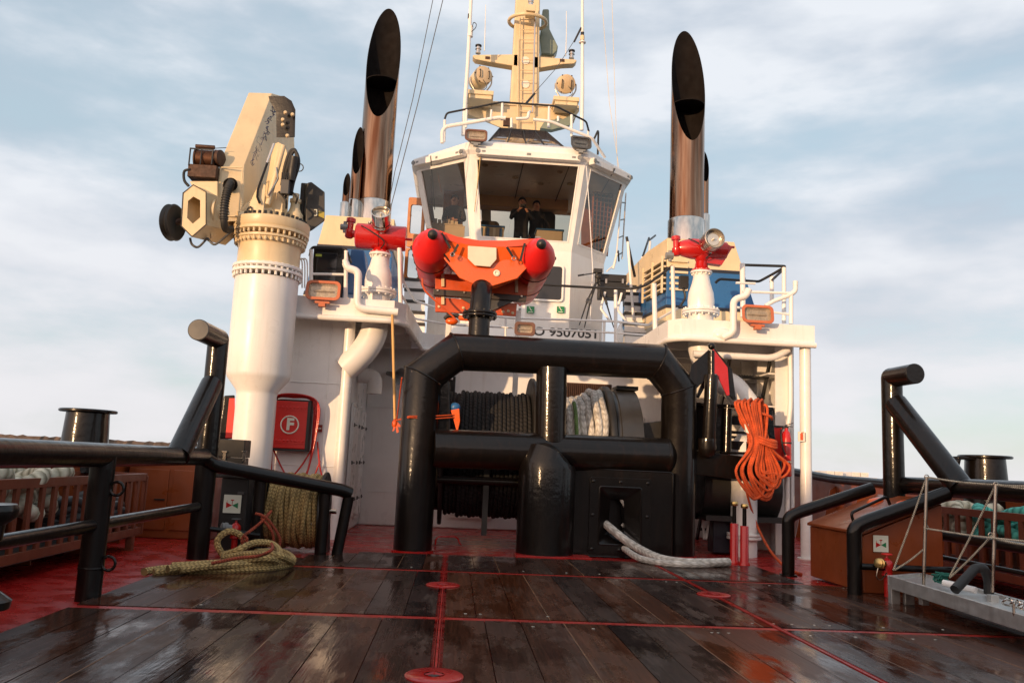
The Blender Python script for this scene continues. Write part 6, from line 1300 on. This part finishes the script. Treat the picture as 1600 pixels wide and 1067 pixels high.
# inner stairs behind right + left
def side_stairs(label,x0,x1,rows_,Y0,dY):
    t=thing('upper_stairs',label,'stairs',A((x0+x1)/2,rows_[0],Y0),'narrow stairs beside the wheelhouse')
    for i,py in enumerate(rows_):
        y=Y0+dY*i; a=A(x0,py,y); b=A(x1,py,y); m=MB(); m.box((a.x,y-.02,a.z-.035),(b.x,y+.2,a.z+.03)); part('tread',m,BLACKM,t)
        m=MB(); m.box((a.x,y+.0,a.z-.26),(b.x,y+.015,a.z-.04)); part('riser',m,WHITE2,t)
    return t
side_stairs('white stairs with black treads right of the wheelhouse leading to the bridge wing',976,1010,[521,505,489,474,458,447],16.6,.22)
side_stairs('white stairs with black treads seen left of the red boat',632,664,[505,487,470,452,436],16.8,.22)
m=MB(); a=A(987,438,18.2); b=A(1014,432,18.2); m.box((a.x,18.2,a.z-.12),(b.x,20,a.z+.02)); one('bridge_wing_platform','small white platform with blue edge at the top of the right stairs','platform',m,BLUE)
rail('stair_railing','steep black and white stair railing just right of the wheelhouse',[([A(979,370,17.2),A(992,433,17.3)],.03,BLACKM),([A(1000,432,18.2),A(1004,402,18.4),A(1014,372,19.4),A(1014,376,19.6),A(1024,368,20.5)],.024,BLACKM),([A(962,405,19.0),A(966,393,19.0),A(967,408,19.4)],.02,BLACKM)],[(A(990,500,17.0),A(981,378,17.2),.03),(A(1000,430,18.3),A(1004,402,18.4),.03),(A(1012,426,18.3),A(1016,378,19.0),.03),(A(958,420,19.0),A(964,396,19.0),.028)],group='black and white stair railings')
# ladder frame at starboard side of wheelhouse
m=MB(); pa,pb=A(972,300,19.3),A(962,412,19.1); pc,pd=A(978,302,19.9),A(972,405,19.7)
t=thing('side_ladder','thin white ladder frame on the right flank of the wheelhouse','ladder',pb)
m=MB(); m.tube(bend([pa,pb,A(948,424,18.9)],.1),.018,8); part('rail',m,WHITE2,t); m=MB(); m.tube([pc,pd],.018,8); part('rail',m,WHITE2,t)
for q in (.15,.4,.65,.9): m=MB(); m.tube([pa.lerp(pb,q),pc.lerp(pd,q)],.016,8); part('rung',m,GREYD,t)
# tripod and black case
t=thing('camera_tripod','black camera tripod standing on the boat deck right of the window','tripod',A(930,505,15.4)); hd=A(933,425,16.2)
for fx,fy,Y in ((905,508,16.0),(913,512,15.9),(959,512,16.4)):
    f=A(fx,fy,Y); m=MB(); m.tube([hd-V((0,0,.18)),hd.lerp(f,.55),f],[.022,.018,.010],8); l=part('leg',m,BLACKM,t); m=MB(); m.cyl(hd.lerp(f,.5),hd.lerp(f,.58),.028,n=8); part('leg_lock',m,GREYD,l)
m=MB(); m.box(hd+V((-.07,-.06,-.02)),hd+V((.10,.06,.06))); m.cyl(hd+V((0,0,-.22)),hd,.04,n=14); m.ball(hd+V((.02,0,-.10)),.07,12); m.tube([hd+V((-.02,0,-.02)),hd+V((-.38,-.1,-.12))],.012,8); m.cyl(hd+V((-.28,-.07,-.09)),hd+V((-.40,-.11,-.125)),.018,n=8); part('pan_head',m,BLACKM,t)
t=thing('equipment_case','black latched case on a white frame right of the tripod','case',A(958,470,16.4)); a=A(937,464,16.4); b=A(979,430,16.4); zm=A(958,440,16.4).z
m=MB(); m.box((a.x,16.4,a.z),(b.x,16.75,zm-.004)); part('box',m,BLACKM,t,.015); m=MB(); m.box((a.x-.005,16.39,zm),(b.x+.005,16.76,b.z)); part('lid',m,BLACKM,t,.01)
for px in (947,973): c=A(px,439,16.38); m=MB(); m.box(c+V((-.02,-.01,-.05)),c+V((.02,0,.04))); part('latch',m,STEELD,t)
m=MB()
for s in (0,1):
    x=a.x+.1+s*(b.x-a.x-.2); q=(-1 if s==0 else 1); m.tube([(x,16.35,a.z+.1),(x-.08*1,16.35,a.z-.25),(x+.12,16.35,a.z-.5)],.025,8); m.tube([(x,16.35,a.z-.5),(x,16.35,3.54)],.03,8)
one('case_stand','bent white tubular frame carrying the black equipment case','stand',m,WHITE2)
m=MB(); p=A(969,515,15.9); m.lathe([(.07,0),(.07,.45),(.05,.47),(.03,.55),(.01,.56)],(p.x,15.9,3.5),n=18); one('white_deck_vent','short white capped vent pipe in front of the right stairs','vent',m,WHITE2)
# small things on the deckhouse front: button panel
t=thing('push_button_panel','narrow white push button panel below the red boat','panel',A(812,500,17.1)); c=A(812,487,17.1); m=MB(); m.prism(rr(c,(1,0,0),(0,0,1),.11,.28,.03),(0,.05,0)); part('panel',m,WHITE2,t)
for dz in (.15,.05,-.06,-.17): m=MB(); m.lathe([(.028,0),(.028,.02),(.015,.03),(.001,.03)],c+V((.0,0,dz)),(0,-1,0),n=14); part('button',m,GREY if dz<.1 else RED,t)
# ================================================================== RESCUE BOAT
BT=thing('rescue_boat','orange hulled rescue boat with red inflatable tubes resting above the portal','rescue boat',(.28,13.5,3.5))
def btube(px,py,px2,py2,Y0,sgn):
    tip=A(px,py,Y0); r=.275
    axis=V((.0 + .0*sgn,1,.0)).normalized()
    c0_=A(px2,py2,Y0+.36)
    ax=V((-.03*sgn,1,-.045)).normalized()
    m=MB(); sec=[(.045,0),(.10,.05),(.19,.17),(.25,.29),(.27,.36)]
    d=(c0_-tip).normalized(); u,w=basis(ax); n=32; vs=[]
    Ld=(c0_-tip).length
    for rad,h in sec: cpt=tip+(c0_-tip)*(h/.36); vs+= [cpt+(u*math.cos(2*PI*k/n)+w*math.sin(2*PI*k/n))*rad for k in range(n)]
    s0=len(sec)
    for h,rad in ((.5,r),(.9,r),(1.3,r),(1.7,r),(2.1,r*.92),(2.3,r*.6),(2.4,.05)): cpt=c0_+ax*h; vs+=[cpt+(u*math.cos(2*PI*k/n)+w*math.sin(2*PI*k/n))*rad for k in range(n)]
    tot=s0+7; m.add(vs,[(i*n+k,i*n+(k+1)%n,(i+1)*n+(k+1)%n,(i+1)*n+k) for i in range(tot-1) for k in range(n)][::1]+[tuple(range(n-1,-1,-1))]); part('inflatable_tube',m,TUBER,BT,smooth=70)
    m=MB(); m.lathe([(.075,.03),(.072,-.01),(.05,-.05),(.001,-.065)],tip,(tip-c0_)*-1,n=20); part('nose_cap',m,BLACKM,BT)
    for h in (.42,1.3): m=MB(); cpt=c0_+ax*h; m.tube([cpt+(u*math.cos(2*PI*k/n)+w*math.sin(2*PI*k/n))*(r+.002) for k in range(n)],.008,5,closed=True); part('tube_seam',m,BLACKM,BT)
    m=MB(); rp_=[c0_+ax*(.2+.05*j)+V((-sgn*-.0,0,0))+(V((sgn,0,.25)).normalized()*(r+.03+.02*math.sin(j*.8))) for j in range(34)]; m.tube(rp_,.014,6); part('grab_line',m,BLACKM,BT)
    m=MB(); q=c0_+V((-.02,-.06,r-.015)); m.box(q+V((-.04,-.12,-.01)),q+V((.04,.1,.012))); part('reflective_patch',m,GREY,BT)
    return c0_,ax
cl,ax=btube(676,366,672,388,11.75,-1); crt,ax2=btube(846,381,840,402,11.75,1)
# hull: V bottom with bow ramp, lofted sections from bow (aft facing us) forwards
def hp_(px,py,Y): return A(px,py,Y)
sec=[]
f0=[hp_(690,392,12.0),hp_(718,430,12.15),hp_(756,452,12.15),hp_(775,449,12.15),hp_(808,436,12.15),hp_(829,402,12.0)]
top=[hp_(694,370,12.0),hp_(727,382,12.0),hp_(755,385,12.0),hp_(775,386,12.0),hp_(803,385,12.0),hp_(826,380,12.0)]
key=f0; m=MB(); n=6
bk=[V((p.x+(p.x-.28)*.12,14.5,p.z+(.52 if 0<i<5 else .1))) for i,p in enumerate(key)]
mid=[V((p.x+(p.x-.28)*.10,13.2,p.z+(.26 if 0<i<5 else .03))) for i,p in enumerate(key)]
m.add(top+key+mid+bk,[(i,i+1,n+i+1,n+i) for i in range(n-1)]+[(n+i,n+i+1,2*n+i+1,2*n+i) for i in range(n-1)]+[(2*n+i,2*n+i+1,3*n+i+1,3*n+i) for i in range(n-1)]); part('hull',m,ORANGE,BT,smooth=22)
m=MB(); m.prism([hp_(x,y,12.06) for x,y in ((690,366),(716,374),(756,380),(806,380),(832,376),(834,400),(824,418),(808,435),(756,451),(718,434),(700,412),(690,400))],(0,.04,0)); part('bow_panel',m,ORANGE,BT,.01)
m=MB(); m.tube([key[0],key[1],key[2]],.012,6); part('hull_rubbing_strake',m,BLACKM,BT)
m=MB(); m.tube([p+V((0,-.0,0)) for p in key[2:]],.010,6); part('hull_rubbing_strake',m,ORANGE,BT)
m=MB(); P=[hp_(x,y,11.98) for x,y in ((731,384),(776,387),(776,405),(766,417),(742,415),(731,404))]; m.prism(P,(0,.03,0)); part('bow_pad',m,paint('cream_rubber_pad',(.75,.66,.52),.5),BT,.01)
dd=[hp_(686,360,11.95),hp_(715,370,12.0),hp_(750,376,12.02),hp_(790,376,12.0),hp_(815,374,11.95),hp_(838,373,11.95)]
m=MB(); m.add(dd+[p+V((0,0,-.10)) for p in dd]+[p+V((0,.5,.10)) for p in dd],[(i,6+i,7+i,i+1) for i in range(5)]+[(i,i+1,13+i,12+i) for i in range(5)]); part('bow_apron',m,paint('orange_red_fabric',(.78,.07,.025),.5),BT,smooth=60)
m=MB(); m.add([p+V((0,.02,-.02)) for p in dd]+[V((p.x,14.4,p.z-.1)) for p in dd],[(i,i+1,7+i,6+i) for i in range(5)]); part('inner_deck',m,ORANGE,BT)
for a,b in (((690,364),(704,388)),((716,382),(706,400)),((792,386),(802,402)),((820,380),(813,408))):
    m=MB(); m.beam(hp_(a[0],a[1],11.9),hp_(b[0],b[1],11.93),.035,.012,up=(0,1,0)); part('lifting_strap',m,BLACKM,BT)
for px,py in ((707,398),(803,404)): m=MB(); m.tube([hp_(px,py,11.9)+V((.03*math.cos(q),0,.03*math.sin(q))) for q in [2*PI*j/12 for j in range(12)]],.008,6,closed=True); part('ring_bolt',m,STEELD,BT)
m=MB(); m.lathe([(.045,0),(.05,.012),(.03,.02),(.022,.0),(.001,-.01)],hp_(776,427,12.05),(0,-1,0),n=22); part('drain_plug',m,SIGNW,BT)
m=MB(); m.tube([hp_(804,352,13.0),hp_(806,345,13.2)],.01,6)
part('towing_line',MB().tube(spl([hp_(660,435,12.2),hp_(665,455,12.2),hp_(705,492,12.2),hp_(712,500,12.2)],5),.014,6),ORANGE2,BT)
# cradle
t=thing('boat_cradle','stained orange board cradle with dark steel beam under the rescue boat','cradle',(.28,13.0,3.3)); yc=12.75
def fz(x,y,Y=yc): return A(x,y,Y)
m=MB(); P=[fz(680,427),fz(825,434),fz(824,462),fz(680,452)]; m.prism(P,(0,.05,0)); part('upper_board',m,ORANGE2,t,.006)
m=MB(); P=[fz(680,464),fz(808,474),fz(806,494),fz(680,487)]; m.prism(P,(0,.05,0)); part('lower_board',m,ORANGE2,t,.006)
m=MB(); P=[fz(718,466),fz(806,470),fz(760,490)]; m.prism([p-V((0,.05,0)) for p in P],(0,.03,0)); part('gusset_plate',m,GREYD,t)
m=MB(); P=[fz(677,451,12.66),fz(823,462,12.66),fz(822,471,12.66),fz(677,461,12.66)]; m.prism(P,(0,.12,0)); part('cross_beam',m,paint('brown_black_beam',(.045,.035,.03),.45),t,.008)
for px,py in ((684,453),(726,456),(770,459),(815,462)): m=MB(); m.lathe([(.02,0),(.015,.012),(.001,.014)],fz(px,py+1,12.65),(0,-1,0),n=10); part('bolt',m,STEELD,t)
for px,py,h in ((692,438,20),(807,447,20),(692,470,12)): m=MB(); a=fz(px,py-h/2,12.72); b=fz(px,py+h/2,12.72); m.beam(a,b,.05,.02,up=(0,1,0)); part('slot_bracket',m,CREAM,t,.006)
for px,py in ((686,479),(724,481),(762,484),(786,487),(794,486),(801,489)): m=MB(); m.lathe([(.025,0),(.02,.012),(.001,.015)],fz(px,py,yc-.005),(0,-1,0),n=10); part('bolt',m,CREAM,t)
for x in (-.2,.9): m=MB(); m.beam((x,12.95,2.2),(x,12.95,A(700,480,12.95).z),.08,.08,up=(0,1,0)); part('support_leg',m,WHITE2,t)
m=MB(); b=A(748,522,11.95); top_=A(752,452,12.15); fzz=A(748,492,11.95)
t=thing('flanged_black_pipe','thick black flanged pipe standing on the portal below the boat bow','pipe',b); m.tube([V((b.x,b.y,2.85)),V((b.x,b.y,fzz.z+.1)),V((b.x+.01,b.y+.03,top_.z-.10)),V((b.x+.01,b.y+.14,top_.z))],.155,28); part('pipe',m,BLACK,t,smooth=50)
for z in (fzz.z,fzz.z-.045):
    m=MB(); m.lathe([(.25,0),(.255,.006),(.255,.03),(.25,.036)],(b.x,b.y,z),n=32); part('flange',m,BLACK,t)
m=MB(); m.bolts((b.x,b.y,fzz.z),(0,0,1),.225,12,.016,.06); part('bolt_ring',m,BLACKM,t)
t=thing('orange_lifebuoy_light','small orange and black float light tied left of the black pipe','float',A(706,497,12.3)); m=MB(); c=A(706,499,12.3); m.ball(c+V((0,0,-.03)),.07,14,(1.4,.8,.8)); part('float',m,ORANGE,t); m=MB(); m.tube([c+V((-.11,0,.0)),c+V((-.06,0,.05)),c+V((.08,0,.06)),c+V((.13,0,.03))],.03,8); part('body',m,BLACKM,t)
m=MB(); m.tube([c+V((.12,0,.03)),A(736,498,12.2)],.04,10); part('orange_sleeve',m,ORANGE,t)
# ================================================================== WHEELHOUSE ROOF, MAST
y=18.3
t=rail('roof_railing','white tubular railing with black top bar round the wheelhouse roof',[
 (bend([A(695,186,y),A(698,177,y),A(783,160,y),A(868,166,y),A(916,190,y+.6),A(920,205,y+1)],.1),.024,BLACKM),
 (bend([A(691,224,y-.2),A(691,205,y-.2),A(697,198,y-.2),A(780,184,y-.3),A(790,185,y-.3)],.1),.045,None),
 (bend([A(806,186,y-.3),A(825,185,y-.3),A(826,177,y-.3),A(828,175,y)],.05),.035,None),
 (bend([A(833,187,y-.3),A(860,190,y-.3),A(925,216,y-.1),A(945,246,y+.4)],.1),.035,None)],
 [(A(694,222,y),A(695,188,y),.032),(A(728,200,y),A(729,172,y),.028),(A(767,184,y-.1),A(768,172,y-.1),.025),(A(784,188,y),A(785,162,y),.03),(A(799,200,y-.3),A(799,185,y-.3),.03),(A(857,200,y),A(858,167,y),.03),(A(872,190,y),A(872,182,y),.028),(A(893,214,y),A(893,180,y),.032),(A(919,212,y+1),A(919,200,y+1),.025)],group='railings on the wheelhouse roof')
rail('roof_grab_hoop','small black grab hoop on the right edge of the wheelhouse roof',[(bend([A(928,218,18.4),A(934,205,18.4),A(935,206,18.6),A(934,242,18.8)],.05),.024,BLACKM)],[(A(934,242,18.8),A(934,236,18.8),.02)],group='railings on the wheelhouse roof')
t=thing('roof_window','low dark glazed skylight on the front edge of the wheelhouse roof','skylight',A(825,225,17.9)); Ya,Yb=17.75,18.5
P0=[A(760,216,Ya),A(887,222,Ya),A(893,228,Ya),A(757,224,Ya)]; P1=[A(781,201,Yb),A(853,206,Yb)]
m=MB(); zb_=8.36
x0,x1=P0[0].x,P0[1].x; tx0,tx1=P1[0].x,P1[1].x; tz=P1[0].z
q=[V((x0,Ya,zb_-.05)),V((x1,Ya,zb_-.05)),V((x1+.1,19.2,zb_)),V((x0-.1,19.2,zb_)),V((tx0,Yb,tz)),V((tx1,Yb,tz)),V((tx1,19.1,tz)),V((tx0,19.1,tz))]
m.hexa(q); part('glazing',m,paint('dark_skylight_glass',(.06,.045,.045),.08,coat=1),t)
m=MB()
for a,b in ((0,4),(1,5),(4,5),(0,1),(4,7),(5,6)): m.beam(q[a],q[b],.03,.03)
for u in (.25,.5,.75): m.beam(q[0].lerp(q[1],u),q[4].lerp(q[5],u),.02,.03)
part('glazing_bar',m,BLACKM,t)
MS=thing('mast','cream signal mast with ladder, platform and yard above the wheelhouse','mast',(1.32,20.5,8.3)); Ym=20.5
mb0,mb1=A(794,218,Ym),A(842,218,Ym); tt0,tt1=A(807,-20,Ym),A(844,-20,Ym)
m=MB(); d_=.55
m.hexa([mb0,mb1,mb1+V((0,d_,0)),mb0+V((0,d_,0)),tt0,tt1,tt1+V((0,d_*.6,0)),tt0+V((0,d_*.6,0))]); part('trunk',m,CREAM,MS,.04)
m=MB(); P=[A(x,y_,Ym-.06) for x,y_ in ((730,156),(905,165),(905,174),(893,190),(872,184),(848,200),(842,206),(795,202),(784,200),(730,178))]; m.prism(P,(0,.06,0)); part('platform_front',m,CREAM,MS,.01)
m=MB(); a=A(730,157,Ym-.1); b=A(905,165,Ym-.1); m.hexa([a+V((0,0,-.08)),b+V((0,0,-.08)),b+V((0,1.0,-.08)),a+V((0,1.0,-.08)),a,b,b+V((0,1,0)),a+V((0,1,0))]); part('platform',m,CREAM,MS,.01)
m=MB(); a=A(812,208,Ym-.12); P=[A(x,y_,Ym-.35) for x,y_ in ((844,200),(852,188),(880,186),(900,176),(890,196),(862,203))]; m.prism(P,(0,.2,0)); part('radar_foot',m,GRNGREY,MS,.01)
m=MB(); a,b=A(811,206,Ym-.14),A(813,22,Ym-.14); c_,e_=A(834,206,Ym-.14),A(835,22,Ym-.14)
m.tube([a,b],.014,8); m.tube([c_,e_],.014,8)
for k in range(12): u=k/11.6; m.tube([a.lerp(b,u),c_.lerp(e_,u)],.013,6)
part('ladder',m,CREAM,MS)
m=MB(); m.tube([A(832,176,Ym-.25),A(836,25,Ym-.25)],.022,10); part('cable_pipe',m,STEEL,MS)
m=MB(); m.tube([A(808,206,Ym-.2),A(810,60,Ym-.2)],.016,8); part('cable_pipe',m,CREAM,MS)
for s,(x0_,y0_,x1_,y1_,x2_) in ((-1,(812,85,812,105,738)),(1,(832,88,832,108,902))):
    a=A(x0_,y0_,Ym); b=A(x1_,y1_,Ym); e=A(x2_+(s*-5),(86 if s<0 else 93),Ym); m=MB(); 
    P=[a,b,e+V((-s*.3,0,-.16)),e+V((0,0,-.12)),e+V((s*.08,0,-.04)),e+V((s*.05,0,.0))]; m.prism(P,(0,.28,0)); part('yard_arm',m,CREAM,MS,.02)
    m=MB(); m.box(e+V((-s*.32-.06,-.02,-.10)),e+V((-s*.32+.06,.0,-.03))); part('socket_cover',m,RUST,MS)
    c=A(747 if s<0 else 893,84 if s<0 else 92,Ym+.1); m=MB(); m.lathe([(.07,0),(.07,.03),(.055,.04),(.055,.10),(.08,.11),(.08,.13),(.055,.14),(.055,.20)],c,n=22); L1=part('navigation_light',m,STEEL,MS); m=MB(); m.lathe([(.085,.20),(.085,.23),(.05,.24)],c,n=22); part('lamp_cap',m,BLACKM,L1)
m=MB(); cr_=A(825,31,Ym-.05); pts=[]
for j in range(40): q=2*PI*j/40; pts.append(V((cr_.x+.50*math.cos(q),Ym+.05+.5*math.sin(q),cr_.z+.05*math.sin(q)-.02)))
m.tube(pts,.048,10,closed=True); part('guard_ring',m,CREAM,MS,smooth=80)
c=A(829,16,Ym-.45); m=MB(); m.hexa([c+V((-.12,-.1,-.08)),c+V((.12,-.1,-.08)),c+V((.12,.3,-.08)),c+V((-.12,.3,-.08)),c+V((-.12,-.1,.1)),c+V((.12,-.1,.1)),c+V((.12,.3,.1)),c+V((-.12,.3,.1))]); part('lamp_bracket',m,CREAM,MS,.01)
m=MB(); m.lathe([(.07,.1),(.06,.2),(.075,.21),(.075,.3)],c,n=20); part('navigation_light',m,STEEL,MS)
for py in (95,132,172): m=MB(); m.lathe([(.11,0),(.11,.01)],A(821,py,Ym-.01),(0,-1,0),n=26); part('round_plate',m,paint('pale_plate',(.78,.74,.66),.4),MS)
m=MB(); c=A(790,190,Ym-.3); m.box(c+V((-.06,-.05,-.12)),c+V((.12,.05,.08))); part('horn_box',m,RUST,MS)
# radar
t=thing('radar_scanner','grey green radar scanner bar on its pedestal right of the mast','radar',A(858,88,21.2)); 
m=MB(); P=[A(x,y_,21.0) for x,y_ in ((848,14),(858,14),(859,45),(872,72),(871,80),(864,86),(846,84),(843,60),(846,40))]; m.prism(P,(0,.35,0)); part('scanner',m,GRNGREY,t,.04)
m=MB(); c=A(858,92,21.2); m.lathe([(.09,-.05),(.09,.10)],c,n=18); part('turntable',m,CREAM,t); 
m=MB(); m.beam(A(843,93,21.2),A(866,92,21.2),.2,.1); part('radar_bracket',m,CREAM,t)
# searchlights
def search(label,px,py,tilt,yw,wpx):
    c=A(px,py,20.1); r=wpx/2*20.1/FPX; t=thing('searchlight',label,'searchlight',c-V((0,0,.5)),'cream searchlights on the mast platform')
    ax=V((math.sin(yw),-math.cos(yw),-math.sin(tilt))).normalized(); m=MB(); m.lathe([(r*.9,-.34),(r,-.30),(r,.12),(r*.93,.17)],c,ax,n=34,caps=True); part('drum',m,CREAM,t)
    m=MB(); m.lathe([(r*.96,.16),(r*.96,.19),(r*.9,.2),(.001,.2)],c,ax,n=34); part('lens_cover',m,TAN,t)
    u,w=basis(ax)
    for s in (-1,1): m=MB(); q=c+ax*.22+u*s*r*.5; m.tube(bend([q-w*.1-ax*.03,q-w*.1+ax*.03,q+w*.1+ax*.03,q+w*.1-ax*.03],.03),.013,6); part('handle',m,BLACKM,t)
    m=MB()
    for k in range(6): q=c+ax*.18+(u*math.cos(k*PI/3)+w*math.sin(k*PI/3))*r*.98; m.ball(q,.022,6)
    part('cover_catch',m,RUST,t)
    m=MB(); uu=V((1,0,0)); b=c-V((0,0,r+.18)); m.tube(bend([c-uu*(r+.03),c-uu*(r+.03)-V((0,0,r*.7)),b-uu*.1,b+uu*.1,c+uu*(r+.03)-V((0,0,r*.7)),c+uu*(r+.03)],.1),.018,8); m.cyl(b-V((0,0,.05)),b+V((0,0,.02)),.05,n=14); part('yoke',m,STEELD,t)
    m=MB(); m.tube(spl([c+V((.05,-.2,-r*.6)),c+V((.15,-.25,-r-.12)),b+V((-.02,-.05,0))],5),.008,5); part('cable',m,BLACKM,t)
    return b
b1=search('cream round searchlight left of the mast',752,122,-.05,.35,31); b2=search('cream round searchlight right of the mast tilted downwards',884,132,.45,.0,31)
for b,px in ((b1,'left'),(b2,'right')):
    m=MB(); m.box((b.x-.33,b.y-.3,b.z-.16),(b.x+.33,b.y+.3,b.z-.05)); m.box((b.x-.29,b.y-.26,b.z-.26),(b.x+.29,b.y+.26,b.z-.16)); one('searchlight_plinth','cream box plinth under the '+px+' searchlight','plinth',m,CREAM,bev=.01)
# antennas
def whip(label,pts,r,Y,fit=()):
    t=thing('whip_antenna',label,'antenna',A(pts[0][0],pts[0][1],Y),'thin white antennas round the mast'); m=MB(); n_=len(pts); m.tube([A(x,y_,Y) for x,y_ in pts],[r[0]+(r[1]-r[0])*i/(n_-1) for i in range(n_)],10); part('rod',m,WHITE2,t)
    for f in fit: c=A(f[0],f[1],Y); m=MB(); m.lathe([(f[2],-f[3]/2),(f[2],f[3]/2)],c,n=14); part('fitting',m,f[4],t)
    return t
whip('white rod antenna with dark fittings left of the mast',[(724,212),(727,160),(731,100),(736,0),(737,-20)],(.06,.04),19.6,((733,42,.03,.16,BLACKM),(735,50,.07,.28,WHITE2),(733,26,.035,.12,BLACKM)))
whip('white rod antenna with round collar right of the mast',[(909,204),(910,140),(910,60),(910,-20)],(.05,.035),19.6,((910,67,.09,.02,WHITE2),(910,54,.045,.10,BLACKM),(910,60,.055,.12,CREAM),(909,46,.03,.08,BLACKM)))
whip('very thin antenna standing on the left yard arm',[(757,80),(758,45),(759,8)],(.014,.008),20.6); whip('very thin antenna standing on the right yard arm',[(884,88),(885,55),(885,18)],(.014,.008),20.6)
t=thing('dipole_cable','black cable loop beside the left antenna fitting','cable',A(740,45,19.5)); m=MB(); m.tube(spl([A(737,50,19.5),A(743,44,19.5),A(744,38,19.5),A(740,36,19.5),A(738,42,19.5)],5),.010,6); part('loop',m,BLACKM,t)
def wire(label,pts,r=.008,mat=GREYD,g='thin rigging wires'):
    m=MB(); m.tube(pts,r,5); one('rigging_wire',label,'wire',m,mat,group=g)
wire('thin dark wire running down left of the wheelhouse, outer of two',[A(694,-8,16.0),A(652,165,16),A(609,330,16.5)],.009)
wire('thin dark wire running down left of the wheelhouse, inner of two',[A(678,-8,16.0),A(645,155,16),A(617,268,16.3),A(607,322,16.5)],.008)
wire('faint pale wire far right of the mast, left of two',[A(940,-8,19),A(952,160,19),A(967,262,19)],.006,CREAM)
wire('faint pale wire far right of the mast, right of two',[A(956,-8,19),A(960,120,19),A(965,268,19)],.006,CREAM)
wire('thin wire running from the right antenna down to the roof rail',[A(896,66,19.6),A(870,106,19.2),A(822,160,18.5)],.008)
m=MB(); m.tube([A(908,44,19.6),A(897,66,19.6)],.025,8); m.tube([A(835,147,18.6),A(822,162,18.4)],.03,8); one('wire_tensioner','black tensioners at both ends of the slanting roof wire','tensioner',m,BLACKM)
wire('thin white line hanging in front of the right wheelhouse window',[A(916,260,17.4),A(921,330,17.0),A(926,420,16.6),A(922,505,16.3)],.009,WHITE2)
